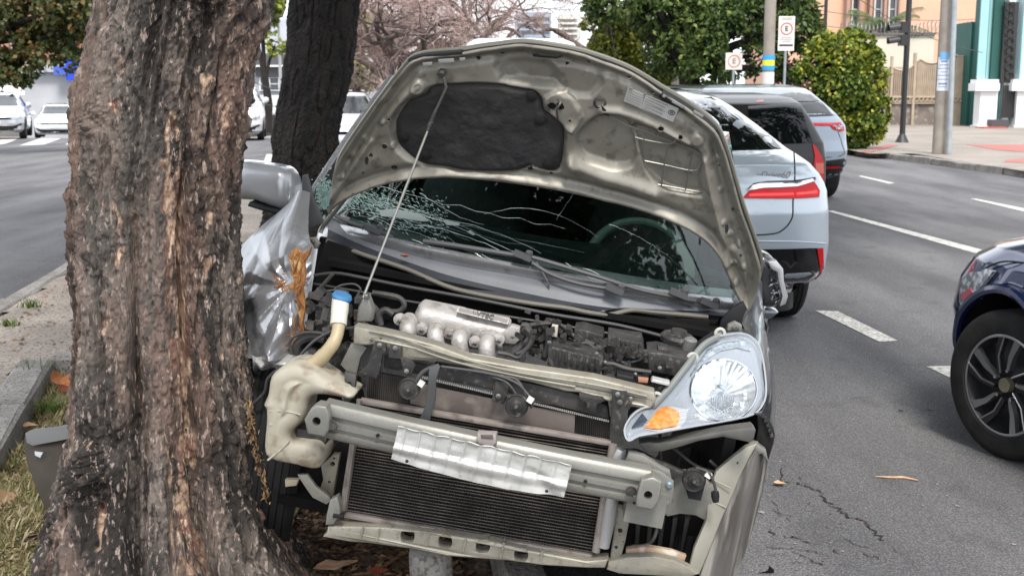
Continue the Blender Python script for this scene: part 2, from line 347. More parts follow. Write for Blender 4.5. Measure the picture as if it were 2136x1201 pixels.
# cracks in the asphalt, dark sunken lines
CRK = mat('asphalt_crack_fill', (.018, .017, .017), .95, c2=(.10, .06, .05), scale=12, lo=.5, hi=.62)
def crack(pts, w):
    P = [G(a, b)[:2] for a, b in pts]; Q = []
    for a, b in zip(P[:-1], P[1:]):
        for k in range(6):
            t = k/6; Q.append(a+(b-a)*t+npr.randn(2)*.008)
    V, F = [], []
    for i, q in enumerate(Q):
        ww = .75*w*rnd.uniform(.2, 1.3)*min(1, (len(Q)-i)/6, (i+1)/4); V += [(q[0]-ww, q[1], .004), (q[0]+ww*.6, q[1]+ww*.7, .004)]
        if i: F.append([2*i-2, 2*i-1, 2*i+1, 2*i])
    tagp(obj('asphalt_crack', V, F, CRK, None, False), kind='structure')
for p_, w in (([(1630, 968), (1634, 1005), (1660, 1008), (1690, 1018), (1712, 1028), (1722, 1045), (1748, 1062), (1765, 1078), (1800, 1085), (1822, 1105), (1835, 1120), (1850, 1130)], .009),
           ([(1640, 1150), (1700, 1175), (1760, 1180), (1800, 1195)], .004), ([(1700, 1100), (1740, 1098), (1775, 1105)], .003), ([(1612, 1040), (1625, 1075), (1618, 1100)], .003), ([(1760, 1120), (1790, 1140), (1830, 1145)], .003), ([(1850, 1130), (1900, 1170), (1920, 1201)], .003), ([(1580, 1165), (1612, 1155), (1660, 1160)], .004),
           ([(1672, 985), (1668, 1000), (1690, 1018)], .003), ([(1590, 1100), (1625, 1118), (1672, 1125), (1690, 1135), (1720, 1138)], .005), ([(1600, 1060), (1640, 1075), (1660, 1100)], .003),
           ([(1590, 1140), (1640, 1145), (1700, 1150), (1730, 1162)], .004), ([(1735, 1148), (1752, 1160)], .007), ([(1800, 1155), (1830, 1165), (1870, 1175)], .003), ([(1600, 1180), (1660, 1172), (1720, 1185)], .003)):
    crack(p_, w)
# near paving: sunken pit round the big tree, concrete path beside it, low kerb along the left carriageway
def soilz(x, y): return .055+.035*fbm(x*1.7, y*1.7, o=4, seed=4)+.012*fbm(x*14, y*14, o=3, seed=9)+.10*np.exp(-((x+1.02)**2+(y-3.5)**2)/.25)
PL = lambda y: -2.44-.25*(y-6.1)                       # left rim of the planting pit
hgrid('median_soil', -2.6, .45, 2.2, 6.15, 170, 220, soilz, SOIL, mask=lambda x, y: (x > PL(y)) & (x < XR(y)-.12) & (y < 6.1))
hgrid('median_dirt', -6.2, -.6, 6.1, 22, 60, 120, lambda x, y: .10+.03*fbm(x, y, o=4), REDDIRT, mask=lambda x, y: (x > XL(y)+1.5) & (x < XR(y)-.12) & (y > 8.5))
hgrid('footpath', -6.4, .3, 1.5, 22, 60, 180, lambda x, y: .125+.006*fbm(x*2, y*2), CONC, mask=lambda x, y: (x > XL(y)+.12) & (x < np.where(y < 6.2, PL(y)-.1, np.where(y < 8.6, XR(y)-.12, XL(y)+1.6))) )
def stone_row(parent, P0, P1, n, w, h, m, z0=-.03, j=.01):
    P0, P1 = np.array(P0, float), np.array(P1, float); d = (P1-P0)/n; ln = np.linalg.norm(d); e = d/ln; a = math.atan2(e[1], e[0]); meshes = []
    for k in range(3):
        bm = bmesh.new(); bmesh.ops.create_cube(bm, size=1); bmesh.ops.scale(bm, vec=(ln-.012, w, h), verts=bm.verts[:])
        bmesh.ops.bevel(bm, geom=bm.edges[:], offset=.014+.005*k, segments=1, affect='EDGES')
        for v in bm.verts: v.co += Vector((rnd.uniform(-1, 1)*.006, rnd.uniform(-1, 1)*.008, rnd.uniform(-1, 1)*.006))
        me = bpy.data.meshes.new('kerb_stone'); bm.to_mesh(me); bm.free(); me.materials.append(m); meshes.append(me)
    for i in range(n):
        o = link('kerb_stone', meshes[i % 3], parent); c = P0+d*(i+.5); o.location = (c[0]+rnd.uniform(-j, j), c[1], z0+h/2+rnd.uniform(-.3, .3)*j); o.rotation_euler = (0, 0, a+rnd.uniform(-1, 1)*.012)
def holder(name, kind='structure'):
    o = bpy.data.objects.new(name, None); COL.objects.link(o); o['kind'] = kind; return o
mk = holder('median_kerb')
stone_row(mk, (XL(1)+.06, 1), (XL(22)+.06, 22), 21, .13, .17, KERB)
stone_row(mk, (XR(2)-.06, 2), (XR(22)-.06, 22), 20, .13, .17, KERB)
pk = holder('planting_pit_kerb')
stone_row(pk, (PL(1.5)-.05, 1.5), (PL(6.1)-.05, 6.1), 5, .17, .235, KERB, -.08)
stone_row(pk, (PL(6.1), 6.2), (-.6, 6.2), 3, .15, .23, KERB, -.08)
# right pavement
K0, K1 = np.array(G(1782, 323)[:2]), np.array(G(2136, 370)[:2]); KD = (K1-K0)/np.linalg.norm(K1-K0); KA = K0; KB = K1+KD*14
def side_of(x, y): return (x-K0[0])*KD[1]-(y-K0[1])*KD[0]    # >0 on pavement side
sgn = 1 if side_of(K0[0]+5, K0[1]+5) > 0 else -1
PAVE = mat('pavement_slabs', (.30, .265, .235), .9, spec=.15, c2=(.23, .205, .18), scale=.7, c3=(.19, .17, .15), scale3=22, amt3=.42, bump=.3, bscale=30)
hgrid('pavement', 7, 40, 8, 45, 34, 38, lambda x, y: .125+.012*np.clip(y-28, 0, 20), PAVE, mask=lambda x, y: (sgn*side_of(x, y) > .1))
hgrid('pavement_corner', 4, 9.5, 27, 45, 24, 60, lambda x, y: .121+.012*np.clip(y-28, 0, 20), PAVE, mask=lambda x, y: (y > 29.2+ (8.1-x)*1.1))
sk = holder('pavement_kerb'); o_ = np.array([KD[1], -KD[0]])*sgn*.07
stone_row(sk, K0+o_, KB+o_, 22, .15, .17, KERB, -.03, .03)
stone_row(sk, (K0[0]-.1, K0[1]+.15), (5.0, 32.4), 5, .15, .17, KERB, -.03)
TACT = mat('red_tactile_paving', (.36, .11, .09), .85, c2=(.28, .12, .10), scale=2)
zp = .16
for q in ([(2015, 300), (2136, 300), (2136, 316), (2080, 312)], [(2100, 332), (2136, 330), (2136, 338), (2095, 337)], [(1795, 316), (1850, 300), (1875, 301), (1812, 318)]):
    V = [G(a, b, .14+.012*max(G(a, b, .14)[1]-28, 0)) for a, b in q]; tagp(obj('tactile_paving', [(v[0], v[1], .131+.012*max(v[1]-28, 0)) for v in V], [list(range(len(V)))], TACT, None, False), kind='structure')
# ---------------------------------------------------------------- vegetation
def leaf_mat(name, cols, transl=.3, rough=.45):
    m = bpy.data.materials.new(name); m.use_nodes = True; nt, N, l = nodes_of(m); b = N['Principled BSDF']; out = N['Material Output']
    a = N.new('ShaderNodeAttribute'); a.attribute_name = 'rnd'; r = N.new('ShaderNodeValToRGB'); e = r.color_ramp.elements
    while len(e) < len(cols): e.new(.5)
    for i, (q, c) in enumerate(zip(e, cols)): q.position = i/(len(cols)-1); q.color = (*c, 1)
    l(a.outputs['Fac'], r.inputs[0]); l(r.outputs[0], b.inputs['Base Color']); b.inputs['Roughness'].default_value = rough; b.inputs['Specular IOR Level'].default_value = .35
    t = N.new('ShaderNodeBsdfTranslucent'); l(r.outputs[0], t.inputs[0]); mx = N.new('ShaderNodeMixShader'); mx.inputs[0].default_value = transl; l(b.outputs[0], mx.inputs[1]); l(t.outputs[0], mx.inputs[2]); l(mx.outputs[0], out.inputs[0]); return m
def leaves_geo(cen, rad, n, size, flat=.5, asp=.42, clump=None, gap=-.35):
    """n leaves gathered on the shells of clumps; cen (k,3), rad (k,) or (k,3)"""
    cen = np.array(cen, float); rad = np.array(rad, float); rad = np.repeat(rad[:, None], 3, 1) if rad.ndim == 1 else rad
    w = rad.prod(1)**.66; k = npr.choice(len(cen), n, p=w/w.sum())
    d = npr.randn(n, 3); d /= np.linalg.norm(d, axis=1)[:, None]; r_ = .45+.6*npr.rand(n)**.6
    # sub-clumps: quantise direction with noise so that gaps open
    P = cen[k]+d*rad[k]*r_[:, None]
    g = vnoise(P[:, 0]*2.3/ (1 if clump is None else clump), P[:, 1]*2.3/(1 if clump is None else clump), P[:, 2]*2.3/(1 if clump is None else clump), 5)
    K_ = g > gap; P = P[K_]; n = len(P); d = d[K_]
    t = npr.randn(n, 3)+d*.7-np.array([0, 0, .5]); t /= np.linalg.norm(t, axis=1)[:, None]
    nn = npr.randn(n, 3)+d*.8+np.array([0, 0, .6]); s = np.cross(t, nn); s /= np.linalg.norm(s, axis=1)[:, None]; up = np.cross(s, t)
    L_ = size*(.6+.8*npr.rand(n))[:, None]
    V = np.stack([P, P+t*L_*.5+s*L_*asp+up*L_*.08, P+t*L_-up*L_*.12, P+t*L_*.5-s*L_*asp+up*L_*.08], 1).reshape(-1, 3)
    F = np.arange(4*n).reshape(n, 4); c = np.clip(.5+.28*npr.randn(n)+.25*fbm(P[:, 0]*1.2, P[:, 1]*1.2, P[:, 2]*1.2, 2, 8), 0, 1)
    return V, F, np.repeat(c, 4)
def crown(name, parent, cen, rad, n, size, m, asp=.42, clump=None, gap=-.35):
    V, F, c = leaves_geo(cen, rad, n, size, asp=asp, clump=clump, gap=gap); o = fastmesh(name, V, F, m, parent, {'rnd': c}); return o
def branchy(mb, p, d, r, ln, depth, spread=.55, curl=.25, taper=.72, minr=.004, tips=None, g=.0, nside=6, kids=(2, 3)):
    pts = [p]; q = np.array(p, float); d = np.array(d, float); d /= np.linalg.norm(d); rs = [r]
    for i in range(4):
        d = d+np.array([rnd.gauss(0, curl), rnd.gauss(0, curl), rnd.gauss(0, curl)*.6+g]); d /= np.linalg.norm(d); q = q+d*ln/4; pts.append(q.copy()); rs.append(max(minr, r*(1-(1-taper)*(i+1)/4)))
    mb.tube(pts, rs, nside if r > .02 else (4 if r > .008 else 3), False)
    if depth <= 0:
        if tips is not None: tips.append(q.copy())
        return
    for k in range(rnd.randint(*kids)):
        dd = d+np.array([rnd.gauss(0, spread), rnd.gauss(0, spread), rnd.gauss(0, spread)*.8]); branchy(mb, q if k < 2 else pts[rnd.randint(2, 3)], dd, rs[-1]*rnd.uniform(.6, .85), ln*rnd.uniform(.65, .9), depth-1, spread, curl, taper, minr, tips, g, nside, kids)
def bark_mat(name, base, dark, red, tan):
    m = bpy.data.materials.new(name); m.use_nodes = True; nt, N, l = nodes_of(m); b = N['Principled BSDF']
    tc = N.new('ShaderNodeTexCoord'); mp = N.new('ShaderNodeMapping'); mp.inputs['Scale'].default_value = (1, 1, .27); l(tc.outputs['Object'], mp.inputs[0])
    def nz(s, d=6, src=None):
        n = N.new('ShaderNodeTexNoise'); n.inputs['Scale'].default_value = s; n.inputs['Detail'].default_value = d; l((src or mp).outputs[0] if src is None else src, n.inputs['Vector']); return n.outputs[0]
    def mr(a, lo, hi, t0=0, t1=1):
        n = N.new('ShaderNodeMapRange'); n.inputs[1].default_value = lo; n.inputs[2].default_value = hi; n.inputs[3].default_value = t0; n.inputs[4].default_value = t1; l(a, n.inputs[0]); return n.outputs[0]
    def mix(f, a, c):
        n = N.new('ShaderNodeMix'); n.data_type = 'RGBA'; l(f, n.inputs[0])
        l(a, n.inputs[6]) if not isinstance(a, tuple) else setattr(n.inputs[6], 'default_value', (*a, 1)); l(c, n.inputs[7]) if not isinstance(c, tuple) else setattr(n.inputs[7], 'default_value', (*c, 1)); return n.outputs[2]
    c = mix(mr(nz(9, 9), .40, .60), dark, base)
    c = mix(mr(nz(4.5, 5), .45, .6, 0, .8), c, red)
    c = mix(mr(nz(85, 9), .575, .64, 0, .8), c, (base[0]*2.3, base[1]*2.2, base[2]*2.2)); c = mix(mr(nz(45, 9), .52, .60, 0, .85), c, dark); c = mix(mr(nz(3, 3), .5, .7, 0, .45), c, (base[0]*.9, base[1]*1.0, base[2]*1.05))
    at = N.new('ShaderNodeAttribute'); at.attribute_name = 'tan'
    f = N.new('ShaderNodeMath'); f.operation = 'MULTIPLY'; l(at.outputs['Fac'], f.inputs[0]); l(mr(nz(38, 8), .44, .54), f.inputs[1])
    tn = mix(mr(nz(24, 8), .44, .56), (tan[0]*.42, tan[1]*.33, tan[2]*.34), tan); tn = mix(mr(nz(60, 8), .56, .62), tn, (tan[0]*1.35, tan[1]*1.45, tan[2]*1.5))
    c = mix(f.outputs[0], c, tn); l(c, b.inputs['Base Color']); b.inputs['Roughness'].default_value = .82; b.inputs['Specular IOR Level'].default_value = .4
    bp = N.new('ShaderNodeBump'); bp.inputs['Strength'].default_value = 1; bp.inputs['Distance'].default_value = .010
    hh = N.new('ShaderNodeMath'); hh.operation = 'ADD'; l(nz(38, 8), hh.inputs[0]); l(nz(130, 6), hh.inputs[1]); l(hh.outputs[0], bp.inputs['Height']); l(bp.outputs[0], b.inputs['Normal'])
    return m
def trunk(name, parent, Y, rows, nth, nz_, m, amp=1., fl=None, burls=(), seed=0, z0=-.1, tanpoly=(), lean=0):
    """rows: (py, left px, right px) outline in the photo at depth Y"""
    rows = sorted(rows, reverse=True); z = []; cx = []; hw = []
    for py, a, b in rows:
        p, q = W(a, py, Y), W(b, py, Y); z.append(p[2]); cx.append((p[0]+q[0])/2); hw.append((q[0]-p[0])/2)
    z, cx, hw = map(np.array, (z, cx, hw)); hts = np.linspace(z0, z[-1], nz_)
    th, H = np.meshgrid(np.linspace(0, 2*np.pi, nth, endpoint=False), hts, indexing='ij')
    C = np.interp(H, z, cx); Wd = np.interp(H, z, hw)
    def sm(a): k = np.ones(15)/15; return np.apply_along_axis(lambda r_: np.convolve(np.pad(r_, 7, 'edge'), k, 'valid'), 1, a)
    C, Wd = sm(C), sm(Wd); Rr = Wd.copy()
    cs, sn = np.cos(th), np.sin(th); X0 = cs*.24; Y0 = sn*.24
    flute = 0
    for a, w_, h in (fl or ()): flute = flute+h*np.exp(-((np.mod(th-R(a)+np.pi, 2*np.pi)-np.pi)/w_)**2)
    flare = 1+1.6*np.exp(-(H-z0)/.35)
    sx = fbm(X0*3, Y0*3, H*1.2, 3, seed+11)*.05
    Rr = Rr*(1+ (flute+sx)*flare*.8)
    n1 = fbm(X0*14, Y0*14, H*5.5, 4, seed); pl = vnoise(X0*34+n1*1.3, Y0*34, H*13+n1, seed+3)+.5*vnoise(X0*75, Y0*75, H*32, seed+6)
    plates = (sstep(-.12, .06, pl)*.55+sstep(.25, .4, pl)*.45)*sstep(-.35, .25, vnoise(X0*7, Y0*7, H*3.5, seed+12)); fine = fbm(X0*120, Y0*120, H*60, 3, seed+7)
    rid = 1-np.abs(vnoise(X0*20+3*sx, Y0*20, H*2.6, seed+9)); big = vnoise(X0*9, Y0*9, H*4.5, seed+13)
    Rr = Rr+amp*(.011*plates+.0055*fine+.010*n1+.007*big-.024*np.clip(rid-.78, 0, 1)*4)
    for (ba, bh, bs, ba_) in burls:
        dd = ((np.mod(th-R(ba)+np.pi, 2*np.pi)-np.pi)*.28/bs)**2+((H-bh)/bs)**2; Rr += ba_*np.exp(-dd)*(.7+1.1*fbm(X0*60, Y0*60, H*60, 3, 21))
    X = C+cs*Rr; Yy = Y+sn*Rr*.98
    tan = np.zeros_like(X)
    if tanpoly:
        # survey coordinates of the peeled patches on the camera side
        d = np.stack([X, Yy, H-CAMZ], -1); f_ = d[..., 1]*CP-d[..., 2]*SP; u_ = d[..., 1]*SP+d[..., 2]*CP
        PX = 1068+2500*d[..., 0]/f_; PY = 600.5-2500*u_/f_; front = sn < .2
        wob = 9*fbm(X*16, Yy*16, H*16, 4, 31)
        for poly in tanpoly: tan = np.maximum(tan, sstep(-3, 3, sdf(poly, PX+wob, PY+wob*.6))*front)
        Rr -= tan*.006; X = C+cs*Rr; Yy = Y+sn*Rr*.98
    spots = sstep(.30, .42, fbm(X0*22, Y0*22, H*9, 4, seed+17)-.5)*.9; tan = np.maximum(tan, spots)
    V = np.stack([X, Yy, H], -1).reshape(-1, 3); i, j = np.meshgrid(np.arange(nth), np.arange(nz_-1), indexing='ij'); a = (i*nz_+j).ravel(); b = (((i+1) % nth)*nz_+j).ravel()
    F = np.stack([a, b, b+1, a+1], 1); o = fastmesh(name, V, F, m, parent, {'tan': tan.ravel()}, True)
    return o, np.array([cx[-1], Y, z[-1]]), hw[-1]
BARK1 = bark_mat('bark_peeling', (.195, .158, .132), (.030, .025, .021), (.195, .115, .083), (.47, .32, .22))
BARK2 = bark_mat('bark_dark', (.016, .013, .0115), (.006, .005, .005), (.022, .015, .012), (.03, .021, .016))
LEAFD = leaf_mat('leaves_dark_green', [(.012, .026, .008), (.03, .06, .016), (.055, .095, .025), (.11, .14, .05)])
t1 = root('street_tree', WORLD, 'thick tree with peeling brown bark the wrecked car is pressed against', 'tree')
rows1 = [(-60, 222, 566), (0, 215, 557), (60, 206, 548), (100, 200, 535), (200, 180, 520), (300, 165, 506), (400, 158, 497), (500, 157, 500), (600, 160, 503), (700, 160, 508), (800, 155, 520), (900, 150, 536), (1000, 135, 558), (1100, 108, 600), (1150, 100, 630), (1200, 92, 665), (1260, 85, 720), (1320, 60, 780)]
tp = [[(345, 230), (372, 235), (378, 300), (372, 420), (385, 520), (392, 640), (398, 760), (400, 860), (412, 960), (408, 1060), (425, 1140), (440, 1201), (365, 1201), (360, 1100), (345, 980), (362, 900), (360, 820), (350, 700), (345, 560), (352, 470), (335, 400), (350, 330)],
      [(225, 215), (268, 205), (268, 245), (240, 240)], [(466, 240), (492, 212), (480, 262), (462, 268)], [(240, 110), (252, 108), (256, 150), (243, 150)], [(235, 505), (262, 510), (250, 560), (234, 552)], [(436, 440), (448, 445), (446, 470), (434, 468)],
      [(205, 660), (226, 662), (222, 690), (205, 690)], [(505, 880), (520, 900), (548, 1000), (560, 1010), (540, 930), (522, 860)], [(205, 1040), (225, 1050), (222, 1150), (200, 1150)], [(500, 720), (508, 760), (520, 830), (505, 800)]]
o, top1, r1 = trunk('trunk', t1, 3.45, rows1, 620, 760, BARK1, 1.25, fl=((285, .12, .12), (269, .06, -.13), (303, .07, -.17), (325, .17, .08), (236, .17, .08), (214, .06, -.09), (255, .06, .03), (200, .2, .05), (100, .3, .08), (40, .2, -.05), (150, .2, -.06)), burls=((241, .47, .062, .055), (212, .30, .06, .02), (235, 1.45, .05, .03), (300, 1.78, .08, .04)), tanpoly=tp)
mb = MB(); tips = []
mb.tube([top1, top1+[.05, .02, .6], top1+[.1, .05, 1.3]], [r1*1.0, r1*.95, r1*.9], 24, False)
q = top1+np.array([.1, .05, 1.2])
for dd in ((-.9, .3, 1), (.7, .8, 1.1), (.4, -.9, 1.2), (-.3, 1, 1.5)): branchy(mb, q, dd, .12, 1.6, 4, .5, .15, .8, .006, tips, .02)
mb.build('limbs', BARK1, t1, ang=None)
tips = np.array(tips)
cen = tips[npr.choice(len(tips), min(70, len(tips)), False)]; cen = cen[cen[:, 2] > 3.5]; cen = np.concatenate([cen, np.stack([npr.uniform(-1.4, 2.5, 44), npr.uniform(4.0, 7.6, 44), npr.uniform(4.8, 6.6, 44)], 1)]); crown('crown', t1, cen, .45+.55*npr.rand(len(cen)), 34000, .15, LEAFD)  # extra unseen leaf clumps added overhead for the windscreen to reflect
t2 = root('street_tree', WORLD, 'second tree with straight almost black trunk in the median behind the wreck', 'tree')
rows2 = [(-60, 606, 762), (0, 603, 752), (100, 600, 738), (200, 588, 722), (290, 570, 706), (400, 566, 700), (460, 548, 712), (500, 530, 735), (560, 500, 760)]
o, top2, r2 = trunk('trunk', t2, 12, rows2, 320, 420, BARK2, 1.4, fl=((265, .3, .08), (300, .15, -.06), (230, .15, -.05), (60, .3, .06)), seed=40)
mb = MB(); tips = []
mb.tube([top2, top2+[.1, 0, .8], top2+[.15, 0, 1.6]], [r2, r2*.95, r2*.85], 20, False)
for dd in ((-1, -.5, 1), (.9, -.6, 1), (.2, -1.2, 1.1), (-.2, .9, 1.4)): branchy(mb, top2+np.array([.15, 0, 1.5]), dd, .2, 2.1, 4, .5, .15, .8, .01, tips, .0)
mb.build('limbs', BARK2, t2, ang=None); tips = np.array(tips); cen = tips[npr.choice(len(tips), min(70, len(tips)), False)]
cen = cen[cen[:, 2] > 4.2]; cen = np.concatenate([cen, np.stack([npr.uniform(.3, 5, 40), npr.uniform(8, 14.5, 40), npr.uniform(4.6, 7, 40)], 1)]); crown('crown', t2, cen, .5+.6*npr.rand(len(cen)), 36000, .15, LEAFD)  # unseen clumps also added above the saloon to darken its rear glass
# background trees
def tree(label, x, y, th, tr, blobs, n, size, lm, bm_, group='background street trees', asp=.42, z0=0, clump=None, gap=-.2):
    t = root('street_tree', yawframe((x, y, z0), 0), label, 'tree', group); mb = MB(); mb.tube([(0, 0, 0), (.1, .05, th*.5), (0, 0, th)], [tr*1.25, tr, tr*.85], 12); mb.build('trunk', bm_, t)
    mb = MB()
    for bx, by, bz, br in blobs: mb.tube(smooth([(0, 0, th*.85), (bx*.3, by*.3, th*.6+bz*.4), (bx*.8, by*.8, bz)], 4, False), [tr*.7, tr*.6, tr*.5, tr*.45, tr*.4, tr*.35, tr*.3, tr*.2, tr*.12], 7)
    mb.build('limbs', bm_, t)
    crown('crown', t, [b[:3] for b in blobs], [b[3] for b in blobs], n, size, lm, asp, clump, gap); return t
LEAFO = leaf_mat('leaves_olive_orange', [(.03, .05, .016), (.06, .085, .025), (.12, .12, .04), (.25, .12, .045)])
LEAFM = leaf_mat('leaves_mid_green', [(.018, .038, .012), (.055, .095, .025), (.11, .17, .045), (.24, .29, .08)])
LEAFY = leaf_mat('leaves_yellow_green', [(.03, .055, .012), (.10, .14, .02), (.22, .25, .03), (.40, .40, .06)])
x_ = lambda px, D: (px-1068)/2500*D
z_ = lambda py, D: CAMZ-(py-188)/2500*D
D = 29
tree('leafy olive tree overhanging the parked saloon with orange tinged leaves', x_(-60, D), D, 2.6, .22, [(x_(px, D)-x_(-60, D), dy, z_(py, D), r_) for px, py, dy, r_ in ((-20, 20, 0, 1.2), (40, 70, .3, .75), (20, 140, -.3, .62), (90, 30, .5, .8), (150, -10, 0, .85), (120, 80, .4, .55), (-60, 120, 0, 1.0), (190, 30, 0, .5), (75, 120, 0, .5), (45, 165, 0, .4), (185, 80, .4, .4), (150, 130, 0, .3))], 30000, .12, LEAFO, BARK2, clump=.5, gap=.05)
D = 31
tree('big dark green broadleaf tree with glossy clumps behind the parked cars', x_(1430, D), D, 2.2, .3, [(x_(px, D)-x_(1430, D), dy, z_(py, D), r_) for px, py, dy, r_ in ((1300, -20, 0, .9), (1380, 20, .3, .9), (1470, 60, -.3, .85), (1540, 20, .2, .9), (1620, 40, 0, .85), (1590, 120, 0, .6), (1460, 130, -.5, .65), (1500, 155, 0, .55), (1420, 100, 0, .7), (1350, -60, .8, 1.2), (1500, -80, .5, 1.5), (1620, -60, .3, 1.1), (1390, 110, .6, .55), (1640, 150, .1, .38), (1250, 20, .2, .4), (1660, 70, 0, .5))], 75000, .15, LEAFM, BARK2, asp=.27, clump=.55, gap=.08)
D = 34
tree('lighter green tree with drooping feathery leaves left of the big dark tree', x_(1310, D), D, 1.8, .2, [(x_(px, D)-x_(1310, D), dy, z_(py, D), r_) for px, py, dy, r_ in ((1270, 110, 0, .6), (1330, 120, 0, .65), (1290, 70, .4, .6), (1370, 160, .3, .5), (1240, 60, .2, .4), (1320, 160, .3, .5))], 14000, .12, LEAFY, BARK2)
D = 38
tree('small bright green tree seen between dark trunk and bare tree', x_(745, D), D, 2, .15, [(x_(px, D)-x_(745, D), 0, z_(py, D), r_) for px, py, r_ in ((740, 60, .55), (765, 110, .6), (735, 145, .5), (775, 160, .4), (790, 60, .5))], 3500, .18, LEAFY, BARK2)
D = 44
tree('pale green tree behind the white sign pole at the junction', x_(560, D), D, 2, .15, [(x_(px, D)-x_(560, D), 0, z_(py, D), r_) for px, py, r_ in ((560, 10, .8), (555, 50, .5), (590, 95, .4), (520, -10, .8))], 2500, .2, LEAFY, BARK2)
LEAFB = leaf_mat('bush_leaves', [(.02, .05, .01), (.07, .12, .02), (.20, .26, .03), (.42, .40, .06)])
D = 29
bu = tree('rounded bush with yellow green and orange leaf tips on the pavement corner', x_(1748, D), D, .9, .1, [(x_(px, D)-x_(1748, D), dy, z_(py, D), r_) for px, py, dy, r_ in ((1745, 120, 0, .55), (1700, 130, .1, .4), (1795, 135, 0, .42), (1750, 180, -.1, .68), (1805, 200, 0, .42), (1700, 190, 0, .42), (1790, 250, -.1, .5), (1735, 245, 0, .5), (1815, 275, 0, .25), (1780, 290, 0, .28), (1680, 240, .1, .4), (1720, 92, 0, .22), (1830, 240, 0, .22), (1688, 105, 0, .2), (1790, 92, 0, .24), (1662, 150, 0, .2), (1822, 160, 0, .22), (1838, 215, .1, .16), (1655, 215, 0, .25), (1765, 82, 0, .2), (1822, 262, 0, .2), (1705, 88, .1, .16))], 27000, .10, LEAFB, BARK2, clump=.35, gap=-.15, group='shrubs on the pavement')
bu.name = 'shrub'; bu['category'] = 'shrub'
D = 40
sb = tree('magenta flowering bougainvillea behind the parking signs', x_(1640, D), D, 1.2, .08, [(x_(px, D)-x_(1640, D), 0, z_(py, D), r_) for px, py, r_ in ((1612, 165, .35), (1650, 158, .4), (1640, 175, .4))], 1500, .13, leaf_mat('bougainvillea', [(.35, .02, .16), (.5, .05, .28), (.06, .1, .03)]), BARK2, group='shrubs on the pavement'); sb.name = 'shrub'; sb['category'] = 'shrub'
# bare trees with pinkish fine twigs
TWIG = mat('bare_twigs', (.30, .21, .185), .9, c2=(.42, .31, .28), scale=2); BBARK = mat('bare_bark', (.13, .095, .08), .9, c2=(.07, .05, .045), scale=6, bump=.5)
def bare(label, px, D, lean, n, seed, twigs=5200, tz=160, spr=.55, up=(0, 0, 1)):
    rnd.seed(seed); t = root('bare_tree', yawframe((x_(px, D), D, 0), 0), label, 'tree', 'bare trees by the avenue'); mb = MB(); tips = []; zf = z_(tz, D)
    mb.tube([(0, 0, 0), (lean*.3, 0, zf*.5), (lean, 0, zf)], [.2, .17, .15], 10)
    for k in range(n):
        a = 2*math.pi*k/n+.4; branchy(mb, (lean, 0, zf), (math.cos(a)*1.1, math.sin(a)*.7, rnd.uniform(.35, 1)), .11, 1.25, 4, spr, .28, .78, .008, tips)
    mb.build('trunk', BBARK, t, ang=None)
    tips = np.array(tips); N = int(twigs*1.5); P = tips[npr.randint(0, len(tips), N)]+npr.randn(N, 3)*.12; d = npr.randn(N, 3); d /= np.linalg.norm(d, axis=1)[:, None]; L_ = .15+.4*npr.rand(N)[:, None]
    s = np.cross(d, npr.randn(N, 3)); s /= np.linalg.norm(s, axis=1)[:, None]; w = .0035; e = P+d*L_+npr.randn(N, 3)*.04; m_ = P+d*L_*.5
    V = np.stack([P-s*w, P+s*w, m_+s*w+d*.02, m_-s*w, e], 1).reshape(-1, 3); a = np.arange(N)*5
    F = np.concatenate([np.stack([a, a+1, a+2, a+3], 1), np.stack([a+3, a+2, a+4, a+4], 1)]); F = [list(f) if f[2] != f[3] else [f[0], f[1], f[2]] for f in F.tolist()]
    o = obj('twigs', V, F, TWIG, t, False); return t
bare('bare tree with crooked limbs and pink grey twigs left of the hood', 800, 27, .25, 6, 3, 9000, 175)
bare('bare tree farther back with wispy twigs above the hood', 965, 33, -.1, 6, 8, 11000, 120)
bare('thin bare tree with few twigs beside the big green tree', 1215, 36, .1, 4, 12, 1500, 110)
rnd.seed(21)
# ---------------------------------------------------------------- buildings and walls (far side)
def bx(mb, F_, px0, px1, py0, py1, D, th): # facade slab given by its outline in the survey
    a, b = W(px0, py1, D), W(px1, py0, D); mb.box(((a[0]+b[0])/2, D+th/2, (a[2]+b[2])/2), (b[0]-a[0], th, b[2]-a[2]))
def fac(name, parent, px0, px1, py0, py1, D, th, m):
    mb = MB(); bx(mb, None, px0, px1, py0, py1, D, th); return mb.build(name, m, parent, smooth_=False)
def window(parent, px0, px1, py0, py1, D, fm, gm, mull=1, rows=1, kd='window'):
    f = MB(); w = 1.2
    for a in np.linspace(px0, px1, mull+2): bx(f, None, a-w, a+w, py0, py1, D-.06, .1)
    for b in np.linspace(py0, py1, rows+2): bx(f, None, px0-w, px1+w, b-w*.7, b+w*.7, D-.065, .1)
    o = f.build(kd, fm, parent, smooth_=False); g = MB(); bx(g, None, px0, px1, py0, py1, D-.02, .03); g.build('pane', gm, o, smooth_=False); return o
def st(name, c, c2=None, **k): return mat(name, c, k.pop('rough', .85), c2=c2 or tuple(v*.8 for v in c), scale=k.pop('scale', .8), **k)
WGLASS = mat('far_window_glass', (.05, .06, .07), .12, spec=.7); WFR = mat('white_window_frame', (.6, .6, .58), .5); DKB = mat('dark_band', (.06, .06, .065), .6)
GREYW = st('pale_grey_render', (.42, .43, .45)); BEIGE = st('beige_render', (.52, .42, .30)); BRK = st('red_brick_far', (.33, .16, .11)); SALM = st('salmon_render', (.68, .40, .27), (.62, .37, .26))
WHT = st('white_render', (.68, .65, .58), (.6, .57, .51)); 
b = root('apartment_block', WORLD, 'beige and brick apartment block behind the olive tree at far left', 'building')
fac('wall', b, -120, 220, -160, 178, 70, 8, BEIGE)
